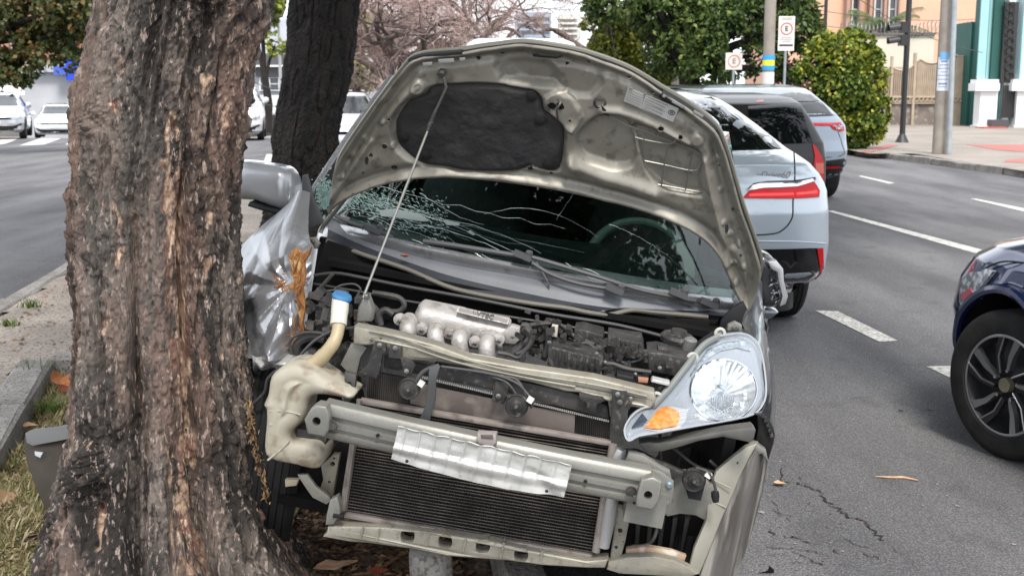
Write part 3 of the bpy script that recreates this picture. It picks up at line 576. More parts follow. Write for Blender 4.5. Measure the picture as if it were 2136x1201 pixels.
for i in range(5):
    fac('brick_panel', b, -95+i*62, -60+i*62, -160, 120, 69.7, .28, BRK)
    for py in (-100, -40, 15, 75): window(b, -55+i*62, -38+i*62, py, py+32, 69.9, WFR, WGLASS)
b = root('workshop_building', WORLD, 'low pale grey building with a bright blue panel behind parked cars', 'building')
fac('wall', b, 60, 330, 150, 330, 58, 6, GREYW); fac('roof', b, 55, 335, 138, 151, 57.6, 7, st('zinc_roof', (.38, .40, .44)))
fac('blue_panel', b, 138, 188, 124, 168, 57.2, .3, mat('blue_panel', (.01, .05, .55), .4)); fac('blue_panel', b, 112, 139, 138, 156, 57.25, .25, mat('blue_panel2', (.05, .10, .45), .4)); fac('column', b, 168, 176, 168, 330, 57.3, .3, GREYW)
b = root('office_building', WORLD, 'pale grey office building with dark bands and white windows between the trunks', 'building')
fac('wall', b, 470, 790, 40, 330, 62, 9, st('office_wall', (.44, .46, .50)))
for (a, c) in ((112, 136), (140, 160)): fac('dark_band', b, 533, 592, a, c, 61.7, .28, DKB)
fac('ledge', b, 470, 790, 136, 140, 61.4, .55, WFR)
for a in (542, 612, 660, 722): window(b, a, a+40, 162, 189, 61.9, WFR, WGLASS)
for a in (480, 612, 660, 722): window(b, a, a+34, 70, 98, 61.9, WFR, WGLASS)
fac('awning', b, 486, 640, 200, 236, 56, 4, st('metal_awning', (.55, .58, .60)))
fac('shopfront', b, 500, 790, 240, 300, 60.5, 1, st('shop_grey_brown', (.22, .20, .19)))  # shopfront slab in a plain grey brown
b = root('tower_block', WORLD, 'distant white tower block with stacked balconies above the hood', 'building')
fac('wall', b, 1168, 1212, 30, 190, 200, 12, st('tower_wall', (.6, .6, .6)))
for py in range(36, 180, 11): fac('balcony', b, 1165, 1206, py, py+4, 197.5, 2.3, WHT)
b = root('tower_block', WORLD, 'blue grey distant block behind the bare twigs', 'building')
fac('wall', b, 1075, 1150, 26, 190, 210, 12, st('bluegrey_wall', (.35, .42, .52)))
for py in range(36, 180, 14): fac('window_band', b, 1080, 1146, py, py+6, 209.8, .2, WGLASS)
b = root('house', WORLD, 'pale low house glimpsed behind bare branches left of the hood', 'building'); fac('wall', b, 800, 1070, 80, 190, 90, 8, st('house_wall', (.62, .58, .55)))
for a in (830, 890, 950, 1010): window(b, a, a+26, 105, 135, 89.9, WFR, WGLASS)
b = root('house', WORLD, 'salmon coloured house rising behind the white wall and palm', 'building')
fac('wall', b, 1625, 2046, -150, 200, 60, 9, SALM); fac('band', b, 1625, 1790, -30, -22, 59.8, .18, SALM)
for px in (1764, 1790, 1812, 1842, 1872): fac('column', b, px, px+14, -140, 72, 59.5, .45, st('brown_column', (.38, .25, .20)))
for px in (1779, 1826, 1856): window(b, px, px+14, -60, 60, 59.9, WFR, WGLASS, 0, 2)
b = root('garden_wall', WORLD, 'high cream garden wall topped with coiled razor wire', 'wall'); fac('wall', b, 1776, 1950, 72, 300, 47, .25, st('cream_render', (.70, .63, .52), (.62, .56, .47))); fac('coping', b, 1774, 1952, 69, 73, 46.9, .45, mat('coping_dark', (.18, .16, .15), .8))
mb = MB(); n = 420
mb.tube([W(1755+ (2030-1755)*i/n, 62+ -4*math.sin(i*.05), 47)+np.array([0, math.sin(i*.5)*.2, math.cos(i*.5)*.24]) for i in range(n)], .012, 4, False); mb.build('razor_wire', mat('razor_wire', (.25, .25, .26), .5, .8), b)
# fence with stone base, vertical bars and curved tops
FENCE = mat('beige_painted_steel', (.42, .33, .24), .6, c2=(.34, .27, .2), scale=3)
RUB = mat('rubble_stone', (.22, .18, .15), .9, c2=(.12, .10, .09), scale=1.6, c3=(.30, .27, .24), scale3=6, amt3=.4, bump=1, bscale=6)
fe = root('steel_fence', WORLD, 'beige steel fence with sagging curved top on a rough stone base', 'fence'); D = 43
base_y = lambda px: 212 if px < 1830 else 228-(px-1830)*.22
def topy(px): t = ((px-1795)/62.) % 1.; return 168-(px-1780)*.235+ (16*(4*t*(1-t))) - 12
mb = MB(); bx(mb, None, 1776, 2014, 212, 300, D+.05, .4); mb.build('stone_base', RUB, fe, smooth_=False)
me_bar = None
for i, px in enumerate(range(1782, 2014, 4)):
    m_ = MB(); bx(m_, None, px-.8, px+.8, topy(px), 214 if px < 1984 else 290, D, .05); m_.build('bar', FENCE, fe, smooth_=False)
for (a, c) in ((200, 204), (214, 217)): fac('rail', fe, 1778, 2014, a, c, D-.03, .05, FENCE)
m_ = MB(); m_.tube([W(px, topy(px), D) for px in range(1780, 2014, 3)], .035, 5); m_.build('top_rail', FENCE, fe)
fac('backing_panel', fe, 1780, 2013, 140, 214, D+.12, .02, st('beige_sheet', (.40, .33, .26)))
fac('gate_panel', fe, 1984, 2013, 120, 290, D-.02, .09, FENCE)
for px in (1858, 1906, 1982): fac('fence_post', fe, px-2.5, px+2.5, 118-(px-1858)*.15, 296, D-.06, .16, FENCE)
for px in range(1786, 2010, 9): m_ = MB(); m_.tube([W(px+4*math.cos(a), 208+5*math.sin(a), D-.04) for a in np.linspace(0, 5.6, 12)], .022, 4); m_.build('scroll', FENCE, fe)
b = root('green_wall', WORLD, 'tall dark green wall end beside the white building', 'wall'); GREENP = st('dark_green_paint', (.012, .085, .07), (.01, .07, .06), rough=.6)
fac('wall', b, 2013, 2046, 46, 290, 42.4, 3, GREENP); fac('pillar', b, 2030, 2052, -80, 290, 41.9, .45, GREENP)
b = root('period_building', WORLD, 'white building with teal panels, pilasters and iron grille window', 'building')
TEAL = st('teal_render', (.30, .55, .56), (.27, .50, .52)); WP = st('white_pilaster', (.72, .73, .74), (.66, .67, .68))
D = 41; fac('wall', b, 2048, 2500, -220, 290, D+.6, .6, TEAL)
for (p0, p1) in ((2046, 2078), (2122, 2168), (2230, 2270)):
    fac('pilaster', b, p0, p1, -220, 190, D+.3, .3, WP); fac('pedestal', b, p0-6, p1+4, 190, 284, D+.05, .55, WP); fac('cornice', b, p0-11, p1+8, 174, 190, D-.08, .68, WP); fac('cornice', b, p0-8, p1+6, 166, 174, D, .6, WP); fac('plinth', b, p0-9, p1+7, 262, 289, D-.05, .65, WP)
    fac('fillet', b, p0+8, p1-16, -220, 164, D+.22, .08, TEAL)
fac('dark_reveal', b, 2080, 2090, -220, 262, D+.45, .15, GREENP)
fac('window_surround', b, 2090, 2122, -40, 250, D+.35, .25, WP)
w_ = window(b, 2096, 2116, 5, 172, D+.33, mat('iron_grille', (.02, .02, .02), .5), WGLASS, 1, 8)
for k in range(9): m_ = MB(); m_.tube([W(2106+9*math.cos(a), 15+18*k+8*math.sin(a), D+.22) for a in np.linspace(0, 2*math.pi, 14)], .02, 4); m_.build('grille_ring', MATS['iron_grille'], w_)
for k in range(6): fac('basement_bar', b, 2092+4.4*k, 2093+4.4*k, 178, 246, D+.2, .03, MATS['iron_grille'])
fac('step', b, 2052, 2104, 266, 279, D-.9, .8, st('red_step', (.42, .09, .07))); fac('step', b, 2020, 2034, 268, 276, D-.5, .5, MATS['red_step']); fac('door_step', b, 2068, 2104, 250, 267, D-.35, .6, DKB)
# palm
pr = root('palm_tree', yawframe((x_(1830, 50), 50, 0), 0), 'palm with arching fronds above the cream wall', 'palm'); mb = MB(); zt = z_(66, 50); mb.tube([(0, 0, 0), (0, 0, zt)], [.2, .14], 8); mb.build('trunk', BBARK, pr)
for k in range(24):
    a = k*2.4; el = rnd.uniform(.3, 1.3); ln = rnd.uniform(1.5, 2.3); P = []
    for i in range(12): t = i/11; P.append(np.array([math.cos(a)*ln*t*math.cos(el*.6), math.sin(a)*ln*t*math.cos(el*.6), zt+math.sin(el)*ln*t*.9-1.0*t*t]))
    V, F = [], []
    for i in range(1, 12):
        for s in (-1, 1):
            for h in (0, .5):
                p = P[i-1]*(1-h)+P[i]*h; sd_ = np.cross(P[i]-P[i-1], [0, 0, 1]); sd_ /= np.linalg.norm(sd_)+1e-9; tip = p+sd_*s*.3+np.array([0, 0, -.22])+(P[i]-P[i-1])*.8; n = len(V); V += [p, p+(P[i]-P[i-1])*.35, tip]; F.append([n, n+1, n+2])
    o = obj('frond', V, F, leaf_mat('palm_green', [(.10, .14, .05), (.20, .24, .10)]) if k == 0 else bpy.data.materials['palm_green'], pr, False)
# ---------------------------------------------------------------- poles, signs
POLEC = mat('concrete_pole', (.30, .27, .23), .85, c2=(.22, .19, .165), scale=3, bump=.3); BLK = mat('black_pole', (.018, .018, .019), .5); GALV = mat('galvanised', (.38, .42, .44), .45, .5, c2=(.3, .33, .35), scale=5)
SW = mat('sign_white', (.75, .73, .68), .5, c2=(.66, .62, .56), scale=4); SRED = mat('sign_red', (.55, .05, .05), .5); SBLK = mat('sign_black', (.03, .03, .03), .5); PGREY = mat('print_grey', (.22, .22, .22), .6)
def pole(name, label, px, w, pyb, D, m, cat, pt=-150, group=None, lean=0, z0=None):
    zb = z_(pyb, D) if z0 is None else z0; r_ = root(name, yawframe((x_(px, D), D, zb), 0), label, cat, group); mb = MB(); h = z_(pt, D)-zb
    mb.lathe([(w/2, 0), (w/2*.95, h)], (0, 0, 0), (lean, 0, 1), 16); mb.build('pole', m, r_); return r_
def text_mesh(s, size, m, parent, loc, rot, ext=.002, name='lettering', font_shear=0, bold=0):
    c = bpy.data.curves.new(name, 'FONT'); c.body = s; c.size = size; c.extrude = ext; c.align_x = 'CENTER'; c.align_y = 'CENTER'; c.shear = font_shear; c.offset = bold
    t = bpy.data.objects.new(name, c); COL.objects.link(t); dg = bpy.context.evaluated_depsgraph_get(); me = bpy.data.meshes.new_from_object(t.evaluated_get(dg)); bpy.data.objects.remove(t); me.materials.clear(); me.materials.append(m)
    o = link(name, me, parent); o.matrix_local = Matrix.Translation(loc) @ rot; return o
FACE = Matrix.Rotation(math.pi/2, 4, 'X')
def esign(label, px0, px1, py0, py1, D, cy, rr, pale=False, group='parking signs on posts'):
    px = (px0+px1)/2; zb = .13; r_ = root('parking_sign', yawframe((x_(px, D), D, zb), 0), label, 'parking sign', group); s = D/2500
    mb = MB(); mb.lathe([(.03, 0), (.03, z_(py0, D)-zb)], (0, 0.03, 0), (0, 0, 1), 10); mb.build('post', GALV, r_)
    mb = MB(); mb.box((0, 0, (z_(py0, D)+z_(py1, D))/2-zb), ((px1-px0)*s, .012, (py1-py0)*s)); bd = mb.build('sign_board', SW, r_)
    cz = z_(cy, D)-zb; R_ = rr*s; col = mat('sign_red_faded', (.55, .22, .18), .6) if pale else SRED
    mb = MB(); n = 40
    mb.grid([[(q*math.cos(a), -.012, cz+q*math.sin(a)) for q in (R_, R_*.82)] for a in np.linspace(0, 2*math.pi, n)]); mb.build('red_ring', col, bd)
    text_mesh('E', R_*1.15, mat('sign_e_faded', (.35, .25, .2), .6) if pale else SBLK, bd, (0, -.013, cz), FACE, bold=.012*R_*2); return r_, bd, s, zb
r_, bd, s, zb = esign('tall white parking sign with black E in red ring and text lines', 1612, 1645, 40, 109, 28, 65, 12.5)
for py, w in ((43.5, 24), (47, 20), (82, 22), (86, 26), (90, 18)): mb = MB(); mb.box((0, -.008, z_(py, 28)-zb), (w*s, .004, 1.4*s)); mb.build('print_line', PGREY, bd)
mb = MB(); mb.box((0, -.008, z_(98, 28)-zb), (28*s, .004, 4*s)); mb.build('print_bar', SBLK, bd)
esign('small square parking sign with faded E left of the concrete pole', 1506, 1540, 113, 147, 28.4, 130, 13, True)
r_ = root('parking_sign', yawframe((x_(1410, 34), 34, .1), 0), 'white sign partly hidden by green leaves above the parked cars', 'parking sign', 'parking signs on posts'); mb = MB(); mb.box((0, 0, z_(150, 34)-.1), (30*.0136, .012, 62*.0136)); mb.build('sign_board', SW, r_); mb = MB(); mb.lathe([(.03, 0), (.03, 3)], (0, .03, -.0), (0, 0, 1), 8); mb.build('post', GALV, r_)
r_ = pole('utility_pole', 'square concrete utility pole with blue and yellow posters', 1594, .26, 185, 27, POLEC, 'pole', z0=0)
for (a, c, cc, nm) in ((118, 128, (.03, .30, .62), 'poster_blue'), (128, 139, (.65, .62, .03), 'poster_yellow'), (139, 148, (.04, .35, .65), 'poster_blue'), (152, 176, (.62, .58, .55), 'poster_paper')):
    mb = MB(); z0, z1 = z_(c, 27), z_(a, 27); mb.grid([[(.136*math.cos(t), .136*math.sin(t), q) for q in (z0, z1)] for t in np.linspace(math.pi*.95, math.pi*2.05, 14)]); o = mb.build('poster', mat(nm, cc, .7), r_)
r_ = pole('utility_pole', 'round concrete utility pole on the right pavement with a white poster', 1954, .30, 318, 26.9, POLEC, 'pole', z0=.13)
mb = MB(); mb.grid([[(.155*math.cos(t), .155*math.sin(t), q) for q in (z_(190, 26.9)-.13, z_(122, 26.9)-.13)] for t in np.linspace(math.pi*1.1, math.pi*1.75, 10)]); po = mb.build('poster', mat('poster_white', (.6, .63, .68), .7), r_)
for i, py in enumerate((129, 137, 144, 151, 158, 166, 174, 181)):
    mb = MB(); w = rnd.uniform(.1, .35); mb.grid([[(.158*math.cos(t), .158*math.sin(t), q) for q in (z_(py+(3 if i in (0, 6) else 1.3), 26.9)-.13, z_(py, 26.9)-.13)] for t in np.linspace(math.pi*(1.4-w), math.pi*(1.42+w*.8), 8)]); mb.build('print_line', mat('poster_blue_print', (.12, .2, .4), .7), po)
mb = MB(); mb.grid([[(.16*math.cos(t), .16*math.sin(t), q) for q in (z_(127, 26.9)-.13, z_(112, 26.9)-.13)] for t in np.linspace(math.pi*1.2, math.pi*1.6, 8)]); mb.build('poster', mat('poster_blue2', (.15, .35, .6), .7), r_)
pole('steel_post', 'slim galvanised steel post beside the round concrete pole', 1974, .12, 320, 26.6, GALV, 'pole', lean=-.018, z0=.13)
pole('steel_post', 'dark post rising behind the bush in front of the salmon house', 1707, .12, 185, 40, BLK, 'pole', z0=.1)
r_ = pole('traffic_light', 'black traffic light pole with two side facing visored signal heads', 1876, .15, 298, 31.8, BLK, 'traffic light', z0=.14)
mb = MB(); mb.lathe([(.2, 0), (.17, .06), (.09, .22), (.075, .25)], (0, 0, 0), (0, 0, 1), 12); mb.build('base', BLK, r_)
for a, c in ((50, 74), (77, 99)):
    zc = z_((a+c)/2, 31.8)-.14; hd = MB(); hd.box((-.12, 0, zc), (.16, .28, .28)); h_ = hd.build('signal_head', BLK, r_); v = MB(); v.lathe([(.12, 0), (.12, .3)], (-.2, 0, zc), (-1, 0, -.15), 14); v.F = [f for f in v.F if len(f) == 4 and (sum(v.V[i][2] for i in f)/4 > zc-.09)]; v.build('visor', BLK, h_)
r_ = pole('sign_post', 'slim white post with the dark back of a road sign between the trunks', 592, .11, 300, 45, mat('white_post', (.62, .62, .62), .5), 'sign', z0=0)
mb = MB(); mb.lathe([(.42, 0), (.42, .02)], (-.12, -.08, z_(25, 45)), (0, 1, 0), 8); mb.build('sign_back', mat('sign_back_grey', (.20, .21, .23), .5), r_)
mb = MB(); CB = mat('cable_black', (.05, .05, .055), .6)
for i, (a, b_, c, e, D) in enumerate([(1625, 40, 2136, 60, 45), (1700, 20, 2136, 30, 50), (1780, -10, 2050, 110, 38), (480, 190, 700, 225, 40), (500, 150, 620, 180, 42), (700, 10, 1180, 14, 50), (90, 60, 230, 130, 50)]):
    m_ = MB(); m_.tube([W(a+(c-a)*t, b_+(e-b_)*t+18*4*t*(1-t), D) for t in np.linspace(0, 1, 14)], .011, 4); o = m_.build('power_cable', CB, None)
    tagp(o, ['upper overhead cable across the salmon house', 'top overhead cable in front of the salmon house', 'cable sloping down to the green wall', 'lower cable seen left of the dark trunk', 'upper cable seen left of the dark trunk', 'thin cable crossing the bare twigs above the hood', 'cable running into the olive tree at far left'][i], 'cable', 'overhead cables')
# ================================================================ PARKED AND PASSING CARS
RUBBER = mat('tyre_rubber', (.013, .013, .0135), .8, spec=.25, c2=(.024, .0235, .023), scale=12, bump=.3, bscale=80); BLKPL = mat('black_plastic', (.010, .010, .0105), .5, spec=.3, c2=(.017, .017, .018), scale=6, bump=.08, bscale=200)
GLOSSB = mat('gloss_black', (.008, .008, .009), .06, coat=.5); CHROME = mat('chrome', (.75, .75, .76), .12, 1.)
CGLASS = mat('car_glass', (.004, .005, .006), .03, spec=.32); TRED = mat('tail_light_red', (.50, .003, .006), .25, coat=.15, spec=.25); TREDL = mat('tail_light_lit', (.9, .02, .02), .2, emit=1.8); WHEELD = mat('rim_dark', (.02, .02, .022), .35); WHEELS = mat('rim_silver', (.45, .45, .46), .3, .9)
LAMPC = mat('clear_lamp', (.55, .57, .6), .12, .3, c2=(.2, .21, .22), scale=30, lo=.45, hi=.55); PLATEW = mat('number_plate', (.6, .6, .62), .5); GAP = mat('panel_gap', (.01, .01, .01), .8); SILV = mat('dull_silver', (.4, .4, .41), .35, .7); AMB = mat('amber', (.7, .22, .02), .2, coat=.5)
def paint(name, c, metal=.5, rough=.32): return mat(name, c, rough, metal, coat=1., c2=tuple(v*.93 for v in c), scale=1.2)
class Car:
    """body as stacked rounded outlines; y=0 is the end facing the camera, z up"""
    def __init__(s, F_, zs, near, far, half, cn=.45, cf=.5, p=3.2, belly=.035):
        s.F = F_; s.zs, s.n, s.f, s.h = zs, near, far, half; s.cn, s.cf, s.p, s.belly = cn, cf, p, belly
    def g(s, a, z): return np.interp(z, s.zs, a)
    def plan(s, y, z): n, f = s.g(s.n, z), s.g(s.f, z); t = np.clip((y-n)/np.maximum(f-n, .1), 0, 1); return 1-s.belly*(2*t-1)**2
    def N(s, x, z, far=False):
        h = s.g(s.h, z)*(1-s.belly); q = (1-(1-np.clip(abs(x)/h, 0, 1)**s.p)**(1/s.p)); return s.g(s.f, z)-s.cf*q if far else s.g(s.n, z)+s.cn*q
    def S(s, y, z): 
        n, f = s.g(s.n, z), s.g(s.f, z); base = s.g(s.h, z)*s.plan(y, z); a = np.clip((y-n)/s.cn, 0, 1); b = np.clip((f-y)/s.cf, 0, 1)
        return base*(1-(1-a)**s.p)**(1/s.p)*(1-(1-b)**s.p)**(1/s.p)
    def body(s, m, parent, arches=(), nz_=90, name='body', zcut=None, ymin=None):
        Z = np.concatenate([np.linspace(s.zs[0], s.zs[-1]-.06, nz_), s.zs[-1]-.06*(1-np.linspace(0, 1, 12)[1:])**2]); A = []
        tt = np.sin(np.linspace(-math.pi/2, math.pi/2, 33))
        for z in Z:
            h = s.g(s.h, z); hb = h*(1-s.belly); r_ = [(x, s.N(x, z), z) for x in tt*hb*.99999]
            ny, fy = s.N(hb, z), s.N(hb, z, True); ys = np.linspace(ny, fy, 60)[1:-1]
            r_ += [(h*s.plan(y, z), y, z) for y in ys]; r_ += [(x, s.N(x, z, True), z) for x in tt[::-1]*hb*.99999]; r_ += [(-h*s.plan(y, z), y, z) for y in ys[::-1]]
            A.append(r_)
        A = np.array(A).transpose(1, 0, 2); mb = MB(); mb.grid(A, True); nv = A.shape[1]; nu = A.shape[0]
        V = np.array(mb.V); F = np.array(mb.F); c = V[F].mean(1); keep = np.ones(len(F), bool)
        for (ay, az, ar) in arches: keep &= ~((np.hypot(c[:, 1]-ay, c[:, 2]-az) < ar) & (np.abs(c[:, 0]) > .3))
        if ymin is not None: keep &= c[:, 1] > ymin
        F = [list(map(int, f)) for f in F[keep]]; F.append([i*nv+nv-1 for i in range(nu)])
        V = V.tolist(); 
        o = obj(name, V, F, m, parent, ang=40); return o
    def decal(s, name, pts, m, parent, side='near', off=.006, th=.006, px=True, sm=0, mirror=False, ref=None, fine=.05):
        """patch laid on the body. px points are read on the plane y=ref / x=ref, else local (x,z) or (y,z)"""
        if px:
            Q = []
            for a, b in (smooth(pts, sm) if sm else pts):
                if side == 'near':
                    y = 0 if ref is None else ref
                    for _ in range(6): p = s.F.P(a, b, float(y)); y = s.N(np.clip(p[0], -s.g(s.h, p[2])*.96, s.g(s.h, p[2])*.96), p[2])
                    xm = float(s.g(s.h, p[2]))*(1-s.belly)*.992; Q.append((float(np.clip(p[0], -xm, xm)), p[2]))
                else:
                    sg = -1 if side == 'left' else 1; x = sg*.88
                    for _ in range(6):
                        o = s.F.R@(CAM-s.F.o); d = s.F.R@ray(a, b); t = (x-o[0])/d[0]; p = o+d*t; x = sg*float(s.S(p[1], p[2]))
                    Q.append((p[1], p[2]))
        else: Q = smooth(pts, sm) if sm else pts
        for mir in ((1, -1) if mirror else (1,)):
            bm = bmesh.new(); f = bm.faces.new([bm.verts.new((a*(mir if side in ('near', 'far') else 1), b, 0)) for a, b in Q]); bmesh.ops.triangulate(bm, faces=bm.faces[:])
            for _ in range(6):
                e = [e for e in bm.edges if e.calc_length() > fine*2]
                if not e: break
                bmesh.ops.subdivide_edges(bm, edges=e, cuts=1); bmesh.ops.triangulate(bm, faces=[f for f in bm.faces if len(f.verts) > 3])
            V = []; bm.verts.ensure_lookup_table()
            for v in bm.verts:
                a, b = v.co.x, v.co.y
                if side == 'near': V.append((a, float(s.N(a, b))-off, b))
                elif side == 'far': V.append((a, float(s.N(a, b, True))+off, b))
                else: sg = (-1 if side == 'left' else 1)*mir; V.append((sg*(float(s.S(a, b))+off), a, b))
            F = [[v.index for v in f.verts] for f in bm.faces]; bd = [(e.verts[0].index, e.verts[1].index) for e in bm.edges if e.is_boundary]; bm.free()
            n = len(V); dv = {'near': (0, th, 0), 'far': (0, -th, 0)}.get(side, (-th*(-1 if side == 'left' else 1)*mir, 0, 0))
            V2 = [(v[0]+dv[0], v[1]+dv[1], v[2]+dv[2]) for v in V]; F2 = F+[[a, b, b+n, a+n] for a, b in bd]
            V_, F_ = fixn(V+V2, F2+[[i+n for i in f][::-1] for f in F]); o = obj(name, V_, F_, m, parent, ang=50)
        return o
    def seam(s, name, pts, parent, side='near', w=.006, px=True, m=None, off=.004, cl=False, sm=4, ref=None):
        P = smooth(pts, sm, cl) if sm else pts; L_ = []
        for a, b in P:
            if px:
                y = 0 if ref is None else ref
                if side == 'near':
                    for _ in range(6): p = s.F.P(a, b, float(y)); y = s.N(p[0], p[2])
                    xm = float(s.g(s.h, p[2]))*(1-s.belly)*.97; xx = float(np.clip(p[0], -xm, xm)); L_.append((xx, float(s.N(xx, p[2]))-off+w, p[2]))
                else:
                    sg = -1 if side == 'left' else 1; x = sg*.88
                    for _ in range(6): o = s.F.R@(CAM-s.F.o); d = s.F.R@ray(a, b); t = (x-o[0])/d[0]; p = o+d*t; x = sg*float(s.S(p[1], p[2]))
                    L_.append((x+sg*(off-w), p[1], p[2]))
            else: L_.append((a, float(s.N(a, b))-off+w, b) if side == 'near' else ((1 if side == 'right' else -1)*(float(s.S(a, b))+off-w), a, b))
        return MB().tube(L_, w, 6).build(name, m or GAP, parent)
def wheel(parent, x, y, r, w, side, rim=WHEELD, spoke=WHEELS, n=5, F_=None, steer=0, detail=True, name='wheel', twist=.25, z=None):
    """side: +1 outer face looks to +x"""
    wr = bpy.data.objects.new(name, None); COL.objects.link(wr); wr.parent = parent; wr.location = (x, y, r if z is None else z); wr.rotation_euler = (0, 0, steer); wr.empty_display_size = .1
    mb = MB(); a = side; pr = [(r*.66, .42*w), (r*.70, .5*w), (r*.86, .54*w), (r*.93, .5*w), (r*.985, .43*w), (r, .36*w)]
    for i in range(-3, 4):
        if detail: pr += [(r, (-i/3*.34+.012)*w), (r-.006, (-i/3*.34+.006)*w), (r-.006, (-i/3*.34-.006)*w), (r, (-i/3*.34-.012)*w)]
    pr += [(r, -.36*w), (r*.93, -.5*w), (r*.7, -.5*w), (r*.66, -.42*w)]
    mb.lathe(pr, (0, 0, 0), (a, 0, 0), 56 if detail else 28, cap=False); mb.build('tyre', RUBBER, wr)
    mb = MB(); mb.lathe([(r*.67, .46*w), (r*.69, .47*w), (r*.66, .40*w), (r*.62, .1*w), (r*.2, .05*w), (0, .05*w)], (0, 0, 0), (a, 0, 0), 40, cap=False); rm = mb.build('rim', rim, wr)
    if detail:
        mb = MB(); mb.lathe([(r*.685, .465*w), (r*.665, .48*w), (r*.645, .465*w)], (0, 0, 0), (a, 0, 0), 56, cap=False); mb.build('rim_lip', spoke, wr)
        for k in range(n):
            for s_ in (-1, 1):
                a0 = 2*math.pi*k/n+.1; pts = [(.17, a0+s_*.28), (.40, a0+s_*.20+twist*.4), (.655, a0+s_*.13+twist), (.655, a0+s_*.30+twist), (.42, a0+s_*.36+twist*.5), (.22, a0+s_*.48)]
                V = [(a*w*(.40+.05*(q/.65)), r*q*math.cos(t), r*q*math.sin(t)) for q, t in pts]; V2 = [(v[0]-a*.025, v[1], v[2]) for v in V]; k_ = len(V)
                V_, F_2 = fixn(V+V2, [list(range(k_)), list(range(k_, 2*k_))]+[[i, (i+1) % k_, (i+1) % k_+k_, i+k_] for i in range(k_)]); obj('spoke', V_, F_2, spoke if s_ > 0 else rim, rm, False)
                if s_ < 0:
                    V = [(v[0]+a*.002, v[1], v[2]) for v in V]; e = MB().tube([V[0], V[1], V[2]], .004, 5); e.build('spoke_edge', spoke, rm)
        mb = MB(); mb.lathe([(.032, .30*w), (.03, .43*w), (.02, .445*w), (0, .445*w)], (0, 0, 0), (a, 0, 0), 20); mb.build('hub_cap', mat('hub_gold', (.35, .32, .22), .35, .7), rm)
        for k in range(5):
            t = 2*math.pi*k/5+.4; mb = MB(); mb.lathe([(.008, .3*w), (.008, .41*w), (0, .42*w)], (0, r*.2*math.cos(t), r*.2*math.sin(t)), (a, 0, 0), 8); mb.build('wheel_nut', CHROME, rm)
    else:
        for k in range(5):
            t = 2*math.pi*k/5; V = [(a*w*.44, r*q*math.cos(t+u), r*q*math.sin(t+u)) for q, u in ((.12, -.4), (.64, -.16), (.64, .16), (.12, .4))]; V2 = [(v[0]-a*.02, v[1], v[2]) for v in V]
            V_, F_2 = fixn(V+V2, [[0, 1, 2, 3], [4, 5, 6, 7]]+[[i, (i+1) % 4, (i+1) % 4+4, i+4] for i in range(4)]); obj('spoke', V_, F_2, spoke, rm, False)
    return wr
def underbody(c, parent, y0, y1, z0=.2, z1=.75, hw=.62):
    mb = MB(); mb.box((0, (y0+y1)/2, (z0+z1)/2), (2*hw, y1-y0, z1-z0)); mb.build('underbody', BLKPL, parent, smooth_=False)
def sidewindows(c, parent, y0, y1, zb, zt, n=2, rake0=.35, rake1=.5):
    w = (y1-y0)/n
    for i in range(n):
        a, b = y0+i*w+.03, y0+(i+1)*w-.03; c.decal('side_window', [(a, zb), (b, zb), (b-(rake1 if i == n-1 else 0), zt), (a+(rake0 if i == 0 else 0), zt)], CGLASS, parent, 'right', px=False, mirror=True, off=.004, th=.01, fine=.12)
# ---- pale blue grey saloon parked right behind the wreck (rear seen)
F1 = yawframe((1.06, 7.12, 0), 3.5)
zs = [.31, .35, .42, .60, .80, .92, .97, 1.02, 1.08, 1.13, 1.16, 1.30, 1.42, 1.48, 1.52, 1.545]
c1 = Car(F1, zs, [.30, .12, .02, .0, .0, .02, .04, .08, .17, .36, .52, .92, 1.35, 1.62, 1.95, 2.5], [4.6, 4.95, 5.1, 5.15, 5.1, 4.9, 4.7, 4.4, 4.1, 3.9, 3.8, 3.6, 3.4, 3.3, 3.2, 2.9],
         [.84, .92, .955, .965, .955, .945, .93, .91, .875, .84, .82, .72, .64, .60, .54, .40], cn=.34, p=3.4)
r = root('parked_car', F1, 'pale blue grey saloon with thin red light bars standing right behind the wrecked car', 'car')
PB = paint('paint_ice_blue', (.46, .52, .57), .35, .3)
c1.body(PB, r, [(.95, .36, .42), (4.05, .36, .42)]); underbody(c1, r, .5, 4.6)
D1 = lambda n, p_, m, **k: c1.decal(n, p_, m, r, 'near', **k)
c1.decal('rear_window', [(1340, 222), (1420, 206), (1500, 201), (1562, 208), (1600, 262), (1632, 311), (1520, 314), (1400, 316), (1300, 316), (1290, 300)], CGLASS, r, 'near', ref=.9, off=.006)
tl = D1('tail_light', [(1548, 413), (1562, 398), (1580, 393), (1650, 390), (1696, 377), (1703, 386), (1709, 397), (1708, 411), (1654, 414)], TRED, off=.012, th=.02)
c1.decal('light_strip', [(1562, 404), (1654, 402), (1654, 406), (1562, 408)], TREDL, tl, 'near', off=.016, th=.006); c1.decal('light_strip', [(1660, 402), (1703, 397), (1703, 402), (1660, 406)], TREDL, tl, 'near', off=.016, th=.006)
D1('light_trim', [(1560, 397), (1568, 386), (1585, 382), (1660, 380), (1694, 372), (1697, 377), (1662, 388), (1590, 391)], CHROME, off=.014)
D1('light_black_trim', [(1555, 396), (1572, 382), (1600, 377), (1655, 376), (1700, 369), (1702, 374), (1660, 380), (1590, 383), (1568, 388)], GLOSSB, off=.010)  # gloss black trim along the top of the tail light
D1('bumper_insert', [(1540, 520), (1690, 517), (1716, 517), (1718, 560), (1712, 598), (1600, 600), (1540, 600)], GLOSSB, off=.010)
D1('reflector', [(1703, 518), (1716, 518), (1717, 550), (1713, 582), (1702, 583)], TRED, off=.016)
